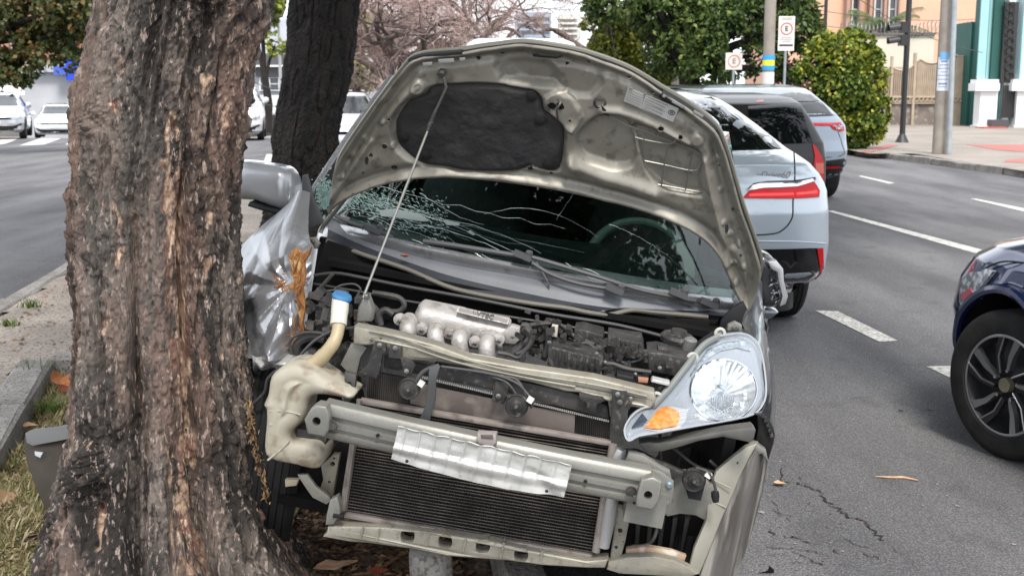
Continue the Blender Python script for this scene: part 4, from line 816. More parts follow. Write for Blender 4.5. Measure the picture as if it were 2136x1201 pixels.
D1('exhaust_trim', [(1560, 600), (1690, 597), (1702, 583), (1713, 583), (1706, 602), (1690, 605), (1560, 607)], CHROME, off=.018)
D1('diffuser', [(1300, 607), (1706, 604), (1700, 640), (1300, 640)], BLKPL, off=.004)
c1.seam('boot_gap', [(1656, 318), (1658, 350), (1657, 395), (1654, 420), (1652, 455), (1632, 480), (1600, 489), (1500, 492), (1400, 492)], r, w=.005)
c1.seam('boot_crease', [(1655, 346), (1600, 345), (1500, 346), (1400, 346)], r, w=.004, m=PB, off=.006)
c1.seam('bumper_crease', [(1722, 508), (1660, 504), (1560, 503), (1400, 503)], r, w=.004, m=PB, off=.006)
p = F1.P(1618, 367, .03); t_ = text_mesh('xDrive60', .055, mat('badge_grey', (.16, .16, .17), .3, .6), r, (p[0], float(c1.N(p[0], p[2]))-.006, p[2]), FACE, name='badge', font_shear=.3)
sidewindows(c1, r, 1.3, 4.0, 1.06, 1.40, 3)
for y in (.95, 4.05):
    for s_ in (-1, 1): wheel(r, s_*.80, y, .36, .275, s_, detail=(s_ > 0 and y < 2))
# ---- dark people carrier beyond it
F2 = yawframe((2.66, 13.25, 0), 5)
zs = [.22, .32, .5, .8, .95, 1.0, 1.1, 1.25, 1.38, 1.44, 1.48, 1.50]
c2 = Car(F2, zs, [.2, .06, .0, .02, .05, .09, .16, .27, .4, .6, .85, 1.3], [3.9, 4.2, 4.3, 4.3, 4.2, 3.9, 3.6, 3.4, 3.2, 3.1, 3., 2.8], [.8, .88, .90, .90, .88, .86, .82, .76, .70, .66, .58, .4], cn=.2, p=4.5)
r = root('parked_car', F2, 'dark grey brown people carrier with tall red tail lamps between two pale cars', 'car')
DK = mat('paint_dark_brown', (.014, .0125, .012), .3, 0, coat=.25, spec=.3); c2.body(DK, r, [(.85, .33, .38), (3.5, .33, .38)]); underbody(c2, r, .4, 4)
c2.decal('rear_window', [(1560, 222), (1640, 216), (1668, 218), (1682, 262), (1696, 298), (1640, 300), (1560, 302)], CGLASS, r, 'near', ref=.25, off=.006)
tl = c2.decal('tail_light', [(1694, 300), (1702, 306), (1715, 330), (1718, 352), (1718, 378), (1697, 380), (1696, 350), (1699, 325)], TRED, r, 'near', off=.012, th=.02)
c2.decal('light_segment', [(1700, 340), (1717, 340), (1717, 362), (1700, 362)], mat('tail_light_orange', (.5, .06, .02), .2, coat=.5), tl, 'near', off=.02, th=.006)
c2.decal('brake_light', [(1578, 209), (1592, 208), (1592, 213), (1578, 214)], TRED, r, 'near', ref=.5, off=.012)
sidewindows(c2, r, .4, 3.4, 1.0, 1.36, 3)
for y in (.85, 3.5):
    for s_ in (-1, 1): wheel(r, s_*.78, y, .32, .2, s_, detail=False)
# ---- pale blue grey sport utility further on
F3 = yawframe((3.86, 16.55, 0), 7)
zs = [.28, .36, .52, .70, .84, .98, 1.05, 1.12, 1.2, 1.35, 1.48, 1.55, 1.6, 1.62]
c3 = Car(F3, zs, [.32, .1, .0, .0, .03, .04, .05, .12, .22, .5, .75, .95, 1.3, 1.7], [3.9, 4.2, 4.3, 4.35, 4.3, 4.2, 4., 3.6, 3.4, 3.2, 3., 2.95, 2.9, 2.8], [.78, .86, .89, .90, .89, .88, .87, .84, .80, .72, .64, .60, .5, .36], cn=.32, p=3.4)
r = root('parked_car', F3, 'grey blue sport utility car with full width red light bar farthest in the row', 'car')
PG = paint('paint_slate_blue', (.26, .31, .37), .4); c3.body(PG, r, [(.82, .34, .42), (3.4, .34, .42)]); underbody(c3, r, .4, 4, .3)
D3 = lambda n, p_, m, pa=None, **k: c3.decal(n, p_, m, pa or r, 'near', **k)
D3('rear_window', [(1640, 212), (1665, 212), (1700, 210), (1712, 210), (1735, 238), (1745, 241), (1700, 243), (1640, 244)], CGLASS, off=.006, ref=.5)
D3('spoiler', [(1625, 197), (1655, 190), (1712, 196), (1722, 208), (1700, 211), (1640, 212)], GLOSSB, off=.012, ref=.8)
tl = D3('tail_light', [(1640, 256), (1740, 256), (1774, 254), (1779, 262), (1777, 272), (1752, 275), (1738, 270), (1732, 262), (1640, 262)], TRED, off=.014, th=.02)
c3.decal('lamp_lens', [(1740, 263), (1756, 262), (1757, 269), (1744, 270)], LAMPC, tl, 'near', off=.02)
D3('lower_bumper', [(1640, 335), (1720, 336), (1779, 328), (1779, 352), (1770, 366), (1640, 368)], BLKPL, off=.01)
D3('reflector', [(1722, 348), (1752, 347), (1752, 351), (1722, 352)], TRED, off=.016)
c3.seam('boot_gap', [(1748, 276), (1756, 300), (1752, 326), (1640, 328)], r, w=.006)
sidewindows(c3, r, .6, 3.3, 1.08, 1.42, 3); p = F3.P(1650, 203, .8)
for y in (.82, 3.4):
    for s_ in (-1, 1): wheel(r, s_*.78, y, .345, .23, s_, detail=False)
# ---- dark roofed car ahead
F4 = yawframe((3.95, 22.5, 0), 7); c4 = Car(F4, [.28, .5, .9, 1.0, 1.2, 1.45, 1.55, 1.6, 1.63], [.2, 0, .05, .1, .3, .5, .7, 1., 1.4], [4.2, 4.4, 4.3, 4., 3.6, 3.3, 3.2, 3.1, 2.9], [.82, .92, .93, .90, .84, .80, .86, .84, .5], cn=.3, p=3.6)
r = root('parked_car', F4, 'black roofed car just visible over the roofs of the parked saloons', 'car'); c4.body(paint('paint_black', (.015, .015, .016), .2), r, [(.8, .34, .4), (3.5, .34, .4)]); underbody(c4, r, .4, 4, .3)
for y in (.8, 3.5):
    for s_ in (-1, 1): wheel(r, s_*.8, y, .33, .22, s_, detail=False)
# ---- dark blue car passing on the right, front left corner seen
F5 = yawframe((2.98, 1.62, 0), 10)
gw = G(2085, 950); 
zs = [.24, .30, .42, .56, .70, .80, .86, .92, .99, 1.05, 1.12, 1.3, 1.5, 1.58, 1.60]
hw = .90; LF = 4.30; fy = 3.48
F5 = yawframe((0, 0, 0), 10); lw = F5.R.T@np.array([-.79, fy, 0]); F5.o = np.array([gw[0]-lw[0]+.06, gw[1]-lw[1], 0])
c5 = Car(F5, zs, [.4, .2, .05, 0, .0, .02, .03, .05, .08, .1, .2, .5, .9, 1.2, 1.7], [4.02, 4.18, 4.26, 4.30, 4.27, 4.20, 4.08, 3.85, 3.35, 3.05, 2.9, 2.6, 2.2, 2.0, 1.7],
         [.80, .87, .895, .90, .885, .86, .83, .78, .73, .70, .71, .68, .6, .52, .4], cn=.4, cf=.62, p=2.6, belly=.03)
r = root('passing_car', F5, 'dark navy blue car entering at right with its five spoke front wheel turned', 'car')
PN = paint('paint_navy', (.010, .018, .075), .45, .22)
c5.body(PN, r, [(fy, .33, .385), (.85, .33, .385)], nz_=150); underbody(c5, r, .2, 3.0, .2, .8, .6)
for yy in (fy, .85):
    mb = MB(); mb.tube([(-float(c5.S(yy+.385*math.cos(a), .33+.385*math.sin(a)))-.006, yy+.385*math.cos(a), .33+.385*math.sin(a)) for a in np.linspace(-.25, math.pi+.25, 48)], .022, 8); mb.build('wheel_arch_trim', PN, r)
    mb = MB(); mb.grid([[(x, yy+.40*math.cos(a), .33+.40*math.sin(a)) for x in (-.86, -.35)] for a in np.linspace(-.4, math.pi+.4, 30)]); mb.build('arch_liner', BLKPL, r)
    mb = MB(); mb.box((-.5, yy, .45), (.02, .8, .6)); mb.build('inner_wing', BLKPL, r)
hl = c5.decal('headlight', [(2006, 604), (2012, 580), (2030, 567), (2050, 566), (2062, 560), (2075, 566), (2056, 590), (2040, 610), (2022, 625), (2010, 640), (2004, 630)], LAMPC, r, 'left', off=.010, th=.02)
c5.decal('headlight_reflection', [(2010, 612), (2030, 600), (2034, 610), (2014, 628)], mat('reflection_pink', (.5, .10, .12), .2, coat=.5), hl, 'left', off=.014)  # pink patch stands in for a reflection in the headlight
c5.seam('bonnet_gap', [(2136, 548), (2100, 545), (2075, 550), (2055, 560)], r, 'left', w=.004); c5.seam('crease', [(2136, 600), (2105, 590), (2070, 600), (2048, 622)], r, 'left', w=.006, m=PN, off=.007)
c5.decal('bumper_grille', [(1996, 760), (2008, 752), (2012, 815), (2002, 830)], BLKPL, r, 'left', off=.006)
sidewindows(c5, r, 1.0, 2.9, 1.02, 1.42, 2)
wheel(r, -.79, fy, .315, .19, -1, steer=R(13), twist=.3); wheel(r, -.80, .85, .318, .215, -1); wheel(r, .80, fy, .318, .215, 1, detail=False); wheel(r, .80, .85, .318, .215, 1, detail=False)
# ---- oncoming cars at far left (front seen)
def front_car(F_, lab, m, W_=.88, H=1.47, hoodz=.95, sc=1.):
    zs = [.2, .3, .5, .7, hoodz-.12, hoodz-.03, hoodz+.06, H-.25, H-.08, H-.03, H]; c = Car(F_, zs, [.2, .05, 0, .03, .2, .8, 1.15, 1.7, 2.05, 2.3, 2.6], [3.8, 4., 4.1, 4.1, 4.05, 4., 3.9, 3.6, 3.3, 3.2, 3.0], [W_*.9, W_*.98, W_, W_, W_*.97, W_*.93, W_*.88, W_*.74, W_*.67, W_*.6, W_*.42], cn=.5, p=2.8)
    r = root('parked_car', F_, lab, 'car'); c.body(m, r, [(.8, .32, .38), (3.3, .32, .38)], nz_=60); underbody(c, r, .4, 3.6)
    c.decal('windscreen', [(-W_*.78, hoodz+.08), (W_*.78, hoodz+.08), (W_*.64, H-.10), (-W_*.64, H-.10)], mat('screen_glass', (.03, .036, .04), .08, spec=.45), r, 'near', px=False)
    sidewindows(c, r, 1.5, 3.5, hoodz+.06, H-.16, 2, .5, .3)
    c.decal('grille', [(-.55, .62), (.55, .62), (.6, .68), (-.6, .68)], GLOSSB, r, 'near', px=False); c.decal('lower_grille', [(-.62, .27), (.62, .27), (.7, .42), (-.7, .42)], BLKPL, r, 'near', px=False)
    for s_ in (-1, 1): c.decal('headlight', [(s_*.48, .60), (s_*.80, .66), (s_*.83, .76), (s_*.56, .70)], LAMPC, r, 'near', px=False, off=.012); c.decal('bumper_blade', [(s_*.5, .40), (s_*.8, .50), (s_*.8, .44), (s_*.5, .35)], BLKPL, r, 'near', px=False, off=.012)
    c.decal('number_plate', [(-.2, .47), (.2, .47), (.2, .58), (-.2, .58)], PLATEW, r, 'near', px=False, off=.014)
    c.seam('bonnet_gap', [(-.7, .74), (-.4, .78), (0, .79), (.4, .78), (.7, .74)], r, px=False, w=.008)
    for s_ in (-1, 1):
        mb = MB(); mb.lathe([(.02, -.09), (.09, -.06), (.10, .02), (.06, .08), (0, .09)], (s_*(W_+.06), 1.35, hoodz+.1), (s_, 0, 0), 10); mb.build('door_mirror', m, r)
        for y in (.8, 3.3): wheel(r, s_*W_*.87, y, .32, .2, s_, detail=False)
    return c, r
PSIL = paint('paint_silver', (.5, .52, .55), .6, .28); PWH = paint('paint_white', (.68, .69, .70), .1, .25)
front_car(yawframe((x_(-4, 37.6), 37.6, 0), 18), 'silver saloon facing the crossing at the far left edge', PSIL, .90)
front_car(yawframe((x_(122, 50), 50, -.50), 17), 'small white hatchback lower down the slope beside the silver saloon', PWH, .84, 1.45)
c, r = front_car(yawframe((x_(490, 36.5), 36.5, 0), 10), 'white pickup showing one headlight beside the big trunk', PWH, .92, 1.72, 1.12); 
front_car(yawframe((x_(735, 26), 25, -.0), 8), 'white car waiting between the second trunk and the wrecked car', PWH, .86, 1.5)
# ================================================================ THE WRECKED HATCHBACK
ps, ro = R(5), R(10)
FX = np.array([math.cos(ps)*math.cos(ro), -math.sin(ps)*math.cos(ro), -math.sin(ro)]); FY = np.array([math.sin(ps), math.cos(ps), 0])
FW = Frame(W(1020, 955, 2.95)-np.cross(FX, FY)*.62, FX, FY)
WR = root('wrecked_car', FW, 'silver hatchback with raised bonnet, no bumper and crushed corner pressed against the thick tree', 'car')
a_ = lambda x, y: (480+x/2.793, 560+y/2.793); b_ = lambda x, y: (1000+x/2.793, 500+y/2.793); c_ = lambda x, y: (900+x/2.793, 771+y/2.793); d_ = lambda x, y: (480+x/2.793, 771+y/2.793); e_ = lambda x, y: (480+x/2.793, 330+y/2.793); h_ = lambda x, y: (700+x/2.793, y/2.793)
A = lambda *p: [a_(*q) for q in p]; B = lambda *p: [b_(*q) for q in p]; Cc = lambda *p: [c_(*q) for q in p]; Dd = lambda *p: [d_(*q) for q in p]; E_ = lambda *p: [e_(*q) for q in p]; H_ = lambda *p: [h_(*q) for q in p]
def plane3(F_, p):                              # plane y = y0+gx x+gz z through three survey points
    P = [F_.P(*q) for q in p]; M = np.array([[1, q[0], q[2]] for q in P]); s = np.linalg.solve(M, [q[1] for q in P]); return tuple(float(v) for v in s)
WSIL = mat('wreck_silver_paint', (.40, .41, .425), .26, .75, c2=(.33, .335, .34), scale=4, c3=(.24, .23, .21), scale3=25, amt3=.36, coat=.6)
HOODM = mat('bonnet_inner_paint', (.26, .245, .208), .42, .3, c2=(.205, .192, .162), scale=5, c3=(.14, .125, .10), scale3=30, amt3=.38)
BEIG = mat('primer_beige_metal', (.31, .295, .245), .45, .25, c2=(.21, .195, .155), scale=7, c3=(.20, .17, .125), scale3=80, amt3=.38, bump=.1, bscale=60)
GREYM = mat('grey_painted_steel', (.225, .222, .20), .40, .3, c2=(.175, .172, .152), scale=6, c3=(.17, .155, .125), scale3=90, amt3=.36, bump=.06, bscale=60)
ALU = mat('dented_aluminium', (.56, .56, .54), .45, .3, c2=(.44, .44, .42), scale=9, c3=(.36, .34, .31), scale3=70, amt3=.36, bump=.12, bscale=30)
CAST = mat('cast_aluminium', (.50, .475, .455), .45, .35, c2=(.38, .36, .34), scale=10, c3=(.26, .23, .205), scale3=30, amt3=.40, bump=.25, bscale=160)
TANK = mat('translucent_tank', (.44, .41, .33), .45, c2=(.36, .325, .25), scale=9, c3=(.25, .20, .14), scale3=24, amt3=.42, bump=.04, bscale=50)
NECK = mat('aged_filler_neck', (.40, .33, .20), .4, c2=(.32, .25, .14), scale=9)
DUST = mat('dusty_black_plastic', (.016, .016, .0165), .55, spec=.35, c2=(.045, .042, .039), scale=9, c3=(.12, .108, .095), scale3=60, amt3=.35, bump=.1, bscale=90)
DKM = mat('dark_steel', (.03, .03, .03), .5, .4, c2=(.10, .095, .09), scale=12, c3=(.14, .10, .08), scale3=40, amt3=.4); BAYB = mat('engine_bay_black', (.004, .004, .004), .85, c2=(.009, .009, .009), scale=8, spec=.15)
COWLG = mat('cowl_grey_plastic', (.125, .132, .148), .5, c2=(.10, .106, .118), scale=5, c3=(.12, .12, .12), scale3=40, amt3=.36, bump=.1, bscale=150)
FINM = mat('radiator_fins', (.10, .088, .078), .55, .4, c2=(.09, .075, .065), scale=14); CONDM = mat('condenser_tubes', (.14, .12, .105), .6, .3, c2=(.05, .042, .036), scale=16, c3=(.07, .058, .05), scale3=30, amt3=.42)
PINK = mat('dusty_pink_aluminium', (.30, .262, .235), .55, .3, c2=(.21, .18, .16), scale=9, c3=(.15, .12, .10), scale3=26, amt3=.4); HOSE = mat('rubber_hose', (.03, .03, .03), .55, c2=(.06, .055, .05), scale=20); ZINC = mat('zinc_bolt', (.28, .28, .27), .35, .8, c2=(.16, .15, .14), scale=90)
LINER = mat('dirty_grey_liner', (.15, .142, .132), .5, c2=(.075, .068, .06), scale=9, c3=(.30, .28, .25), scale3=14, amt3=.44, stretch=(2.2, 2.2, .28))
INNER = mat('inner_wing_paint', (.31, .30, .25), .42, .2, c2=(.24, .23, .19), scale=6, c3=(.27, .24, .18), scale3=70, amt3=.36)
def mixglass(name, tint, g=.025, base=.06):
    m = bpy.data.materials.new(name); m.use_nodes = True; nt, N, l = nodes_of(m); out = N['Material Output']; N.remove(N['Principled BSDF'])
    t = N.new('ShaderNodeBsdfTransparent'); t.inputs[0].default_value = (*tint, 1); gl = N.new('ShaderNodeBsdfGlossy'); gl.inputs['Roughness'].default_value = g
    lw = N.new('ShaderNodeLayerWeight'); lw.inputs[0].default_value = .5; pw_ = N.new('ShaderNodeMath'); pw_.operation = 'POWER'; pw_.inputs[1].default_value = 4.5; l(lw.outputs['Facing'], pw_.inputs[0]); fr = N.new('ShaderNodeMath'); fr.operation = 'MULTIPLY_ADD'; fr.inputs[1].default_value = .9; fr.inputs[2].default_value = base; l(pw_.outputs[0], fr.inputs[0]); mx = N.new('ShaderNodeMixShader'); l(fr.outputs[0], mx.inputs[0]); l(t.outputs[0], mx.inputs[1]); l(gl.outputs[0], mx.inputs[2]); l(mx.outputs[0], out.inputs[0]); return m
SCREEN = mixglass('windscreen_glass', (.46, .55, .52)); CLEAR = mixglass('clear_lens', (.93, .95, .96), .04)
# ---- cabin
zs = [.20, .30, .50, .75, .92, .97, 1.02, 1.20, 1.42, 1.54, 1.59, 1.62, 1.64]
cw = Car(FW, zs, [1.0, .98, .96, .94, .93, .90, .96, 1.22, 1.56, 1.78, 1.92, 2.1, 2.4], [3.6, 3.75, 3.8, 3.8, 3.78, 3.75, 3.7, 3.6, 3.5, 3.4, 3.3, 3.2, 3.0], [.78, .83, .845, .845, .83, .80, .775, .72, .655, .58, .48, .36, .22], cn=.30, cf=.4, p=2.2)
ob = cw.body(WSIL, WR, [(3.1, .30, .35)], name='body_shell')
bm = bmesh.new(); bm.from_mesh(ob.data); kill = []
for f in bm.faces:
    c = f.calc_center_median(); h = float(cw.g(cw.h, c.z))*(1-cw.belly)
    if (1.0 < c.z < 1.49 and abs(c.x) < h*.93 and c.y < float(cw.N(c.x, c.z))+.05) or (c.y < 2.6 and 1.08 < c.z < 1.50 and abs(c.x) > h*.9 and c.y > 1.45+(c.z-1.08)*.9): kill.append(f)
bmesh.ops.delete(bm, geom=kill, context='FACES'); bm.to_mesh(ob.data); bm.free()
cw.decal('windscreen', [(-.74, .985), (-.4, .985), (0, .985), (.4, .985), (.74, .985), (.62, 1.5), (0, 1.5), (-.62, 1.5)], SCREEN, WR, 'near', px=False, off=.004, th=.004)
# cabin interior
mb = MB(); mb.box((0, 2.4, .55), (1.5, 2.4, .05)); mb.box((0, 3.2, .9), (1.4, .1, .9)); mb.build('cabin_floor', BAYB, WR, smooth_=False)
dsh = []
for y, z in ((.98, .93), (1.1, .985), (1.3, 1.03), (1.42, 1.02), (1.48, .92), (1.5, .6)): dsh.append([(x, y+.14*(x/.7)**2, z-.03*(x/.7)**2+(.03*math.exp(-((x-.36)/.2)**2) if y > 1.2 else 0)) for x in np.linspace(-.70, .70, 21)])
sheet('dashboard', np.array(dsh), .01, mat('dashboard_grey', (.03, .033, .036), .7, c2=(.022, .025, .028), scale=8), WR, (0, -1, 1))
for s_ in (-.37, .37):
    mb = MB(); mb.lathe([(.19, 0), (.23, .05), (.24, .4), (.2, .62), (.1, .66), (0, .66)], (s_, 2.15, .6), (0, .15, 1), 20); mb.lathe([(.05, 0), (.11, .04), (.12, .14), (.06, .19), (0, .2)], (s_, 2.25, 1.25), (0, .1, 1), 14); mb.build('seat', mat('seat_fabric', (.05, .05, .055), .9), WR)
sw = FW.P(1330, 560, 1.40); ax = np.array([0, -.86, .5]); ax /= np.linalg.norm(ax); u = np.array([1., 0, 0]); v = np.cross(ax, u)
mb = MB(); mb.tube([sw+(u*math.cos(t)+v*math.sin(t))*.185 for t in np.linspace(0, 2*math.pi, 48)], .017, 10, False); wl = mb.build('steering_wheel', mat('wheel_leather', (.30, .30, .31), .4), WR)
mb = MB(); mb.lathe([(.06, 0), (.055, .03), (.02, .04), (0, .04)], sw, ax, 20); mb.tube([sw-u*.17, sw, sw+u*.17], .018, 8); mb.tube([sw, sw-v*.17], .018, 8); mb.build('steering_spokes', DUST, wl)
mb = MB(); mb.grid(np.array([[FW.P(px, py, y) for px, py, y in r_] for r_ in ([(1400, 500, 1.35), (1425, 540, 1.30), (1432, 590, 1.22)], [(1420, 500, 1.37), (1448, 540, 1.33), (1450, 592, 1.26)])])); mb.build('deflated_airbag', mat('airbag_cloth', (.5, .49, .45), .85), WR)
mb = MB()
for k in range(3): p = FW.P(1356+k*9, 520+k*2, 1.28); mb.box(p, (.006, .004, .030+.004*(k % 2)))
mb.build('vent_reflection_bars', mat('vent_reflection_white', (.55, .55, .55), .4), WR)  # white bars imitate vents reflected in the windscreen
# cracked glass: radiating lines from the crushed corner
CRKW = mat('glass_crack_edge', (.36, .43, .42), .25, spec=.8); CRKG = mat('shattered_glass_green', (.20, .36, .33), .2, c2=(.34, .45, .43), scale=60, spec=.6)
def onscreen(px, py, off=.007):
    y = 1.1
    for _ in range(14): p = FW.P(px, py, float(y)); y = .5*y+.5*cw.N(np.clip(p[0], -.7, .7), np.clip(p[2], .985, 1.62))
    return np.array([p[0], float(y)-off*.8, p[2]+off*.5])
V, F = [], []; rc = random.Random(4)
def ribbon(P, w):
    for i, p in enumerate(P):
        d = np.array(P[min(i+1, len(P)-1)])-np.array(P[max(i-1, 0)]); s_ = np.cross(d, [0, -.8, .6]); s_ /= np.linalg.norm(s_)+1e-9; ww = .6*w*(1-.75*i/len(P))*rc.uniform(.5, 1.3); V.extend([p-s_*ww, p+s_*ww])
        if i: n = len(V); F.append([n-4, n-3, n-1, n-2])
def crackline(x0, y0, x1, y1, w, jit=3, n=9, bend=0):
    P = []
    for i in range(n):
        t = i/(n-1); P.append(onscreen(x0+(x1-x0)*t+rc.gauss(0, jit)*.5, y0+(y1-y0)*t+rc.gauss(0, jit)*.6+bend*4*t*(1-t)))
    ribbon(P, w)
for k in range(10):
    a0 = rc.uniform(380, 470); x0 = rc.uniform(705, 790); x1 = x0+rc.uniform(180, 520)*(rc.random()**.5); sl = rc.uniform(.20, .42); crackline(x0, a0, x1, a0+(x1-x0)*sl, rc.uniform(.0003, .0011), 3.2, 14, rc.uniform(-14, 8))
for (x0, y0, x1, y1, w, bd) in ((820, 430, 1110, 545, .0022, -8), (870, 470, 1075, 540, .0022, -10), (900, 455, 1130, 530, .0016, -12), (860, 500, 960, 545, .0018, 0), (990, 530, 1040, 560, .0018, 0), (1180, 550, 1240, 585, .0015, 0), (880, 405, 1010, 470, .0012, 10), (1215, 560, 1400, 640, .001, 0), (1010, 450, 1250, 500, .0007, -34), (1160, 460, 1200, 400, .0003, 0), (860, 400, 880, 440, .0008, -3), (1270, 470, 1420, 560, .0004, -12)): crackline(x0, y0, x1, y1, w, 1.2, 14, bd)
o = obj('glass_cracks', V, F, CRKW, WR, False); o['kind'] = 'stuff'
V, F = [], []
for k in range(1200):                           # crazed fragments near the pillar
    t = rc.random()**1.3; x = 700+t*230+rc.gauss(0, 6); y = 402+t*62+rc.gauss(0, 1)*(16+t*10)
    if y < 385+abs(x-860)*.03: continue
    p = onscreen(x, y, .006); l = rc.uniform(.003, .013)*(1-.4*t); an = rc.uniform(.1, .75) if rc.random() < .75 else rc.uniform(0, 3.14); d = np.array([math.cos(an), .4*math.sin(-an), -math.sin(an)*.7]); s_ = np.array([d[2], 0, -d[0]])*rc.uniform(.05, .22); n = len(V); V += [p-d*l, p+s_*l, p+d*l, p-s_*l]; F.append([n, n+1, n+2, n+3])
o = obj('shattered_glass', V, F, CRKG, WR, False); o['kind'] = 'stuff'
for q in (E_((870, 310), (960, 300), (1100, 330), (1170, 370), (1120, 375), (960, 350), (880, 345)), E_((1240, 365), (1340, 385), (1330, 400), (1260, 395)), E_((1380, 435), (1400, 425), (1432, 450), (1415, 455)), E_((800, 360), (880, 330), (850, 350), (830, 365))):
    P = [onscreen(*p, .009) for p in q]; obj('glass_flake', P, [list(range(len(P)))], mat('glass_flake_pale', (.22, .26, .25), .3), WR, False)
# ---- bonnet, raised on its stay
HP = (1.407, 0, -.466); HN = np.array([0, -1, -.466])/math.hypot(1, .466)
top = [(690, 436), (692, 418), (696, 395), (703, 345), (722, 308), (746, 272), (782, 221), (818, 172), (838, 147), (857, 125), (876, 117), (895, 113), (928, 110), (965, 107), (1000, 101), (1040, 96), (1090, 91), (1150, 98), (1220, 112), (1300, 140), (1345, 164), (1380, 186), (1440, 222), (1490, 262), (1508, 295), (1520, 330), (1534, 380), (1547, 425), (1570, 490), (1587, 545), (1583, 580), (1575, 612), (1562, 634)]
bot = [(690, 436), (702, 424), (718, 412), (745, 398), (780, 385), (810, 377), (840, 371), (880, 368), (920, 367), (960, 369), (1000, 372), (1050, 377), (1100, 384), (1150, 392), (1200, 402), (1250, 413), (1300, 425), (1350, 439), (1400, 456), (1430, 469), (1458, 485), (1480, 503), (1497, 524), (1512, 552), (1525, 580), (1538, 608), (1552, 628), (1562, 634)]
def resample(P, n):
    P = np.array(P, float); s_ = np.concatenate([[0], np.cumsum(np.hypot(*np.diff(P, axis=0).T))]); t = np.linspace(0, s_[-1], n); return np.stack([np.interp(t, s_, P[:, 0]), np.interp(t, s_, P[:, 1])], 1)
NU, NV = 420, 150; T_ = resample(smooth(top, 3, False), NU); B2 = resample(smooth(bot, 3, False), NU); vv = np.linspace(0, 1, NV)
PXY = B2[:, None, :]*(1-vv)[None, :, None]+T_[:, None, :]*vv[None, :, None]; X, Y = PXY[..., 0], PXY[..., 1]
outline = np.concatenate([T_[::4], B2[::-4]]); so = sdf(outline, X, Y)
hgt = np.zeros_like(X)
def em(poly, h, w, sm=3): 
    global hgt
    s_ = sdf(smooth(poly, sm) if sm else poly, X, Y); hgt = hgt+h*sstep(-w/2, w/2, s_); return s_
def ridge(line, h, w):
    global hgt
    P = smooth(line, 4, False); d = np.full(X.shape, 1e9)
    for a, b in zip(P[:-1], P[1:]):
        e = b-a; w0 = X-a[0]; w1 = Y-a[1]; t = np.clip((w0*e[0]+w1*e[1])/(e@e+1e-9), 0, 1); d = np.minimum(d, np.hypot(w0-e[0]*t, w1-e[1]*t))
    hgt = hgt+h*np.exp(-(d/w)**2)
ins = H_((330, 700), (360, 630), (420, 578), (510, 548), (560, 505), (700, 492), (900, 490), (1060, 522), (1150, 538), (1198, 580), (1215, 650), (1280, 690), (1330, 745), (1335, 860), (1300, 990), (1220, 998), (1150, 970), (1060, 1000), (900, 1008), (740, 1000), (640, 978), (520, 965), (430, 920), (350, 840))
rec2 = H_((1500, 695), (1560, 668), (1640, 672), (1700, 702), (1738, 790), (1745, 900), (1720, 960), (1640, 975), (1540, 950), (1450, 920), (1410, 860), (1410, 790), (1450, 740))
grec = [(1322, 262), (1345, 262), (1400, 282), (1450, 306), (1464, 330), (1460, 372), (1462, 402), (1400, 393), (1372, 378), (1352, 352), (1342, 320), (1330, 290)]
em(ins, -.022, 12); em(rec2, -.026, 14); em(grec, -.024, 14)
hgt += .010*np.exp(-((so-4)/6)**2)-.014*np.exp(-((so-20)/9)**2)        # hemmed rim and the channel inside it
em(H_((930, 345), (1080, 318), (1280, 340), (1400, 372), (1560, 430), (1480, 555), (1330, 540), (1260, 500), (1000, 480), (960, 440)), -.022, 18, 2)
em(H_((1010, 370), (1180, 368), (1260, 400), (1290, 500), (1090, 478), (1030, 440)), -.010, 22, 2)
em(H_((1270, 385), (1420, 400), (1545, 435), (1475, 545), (1330, 535)), .010, 16, 2)
ridge(H_((340, 660), (400, 560), (480, 500)), .014, 10); em(circ(*h_(485, 500), 15), .010, 8, 0); em(circ(*h_(485, 500), 8), -.006, 6, 0)
ridge(H_((1380, 940), (1500, 1000), (1700, 1060), (1860, 1110)), .026, 15); ridge(H_((1380, 760), (1360, 860), (1380, 960)), .018, 12); ridge(H_((1560, 640), (1680, 655), (1850, 720), (2050, 830)), .014, 9)
em([h_(1215, 600), h_(1250, 545), h_(1350, 530), h_(1400, 600), h_(1440, 680), h_(1380, 760), h_(1300, 720)], .012, 9, 2)
ridge([(1490, 300), (1500, 360), (1515, 430), (1530, 500)], -.012, 9); ridge([(1470, 330), (1484, 400), (1500, 460), (1520, 540)], .014, 8)
ridge([(728, 330), (760, 270), (800, 215)], -.012, 9); ridge([(700, 400), (735, 350), (775, 290)], .010, 7)
em(circ(*h_(2110, 800), 13), .009, 8, 0)
for (cx, cy) in ((1524, 480), (1543, 500), (1531, 538), (1552, 545), (1537, 578), (1512, 455), (715, 362), (735, 320), (760, 288), (822, 300), (800, 250), (1495, 330), (1505, 390)): em(circ(cx, cy, 6), .006, 5, 0)
hgt += .035*((X-1120)/450)**2-.05*np.exp(-((Y-250)/150)**2)*0+.004*fbm(X/60, Y/60, o=3, seed=2)
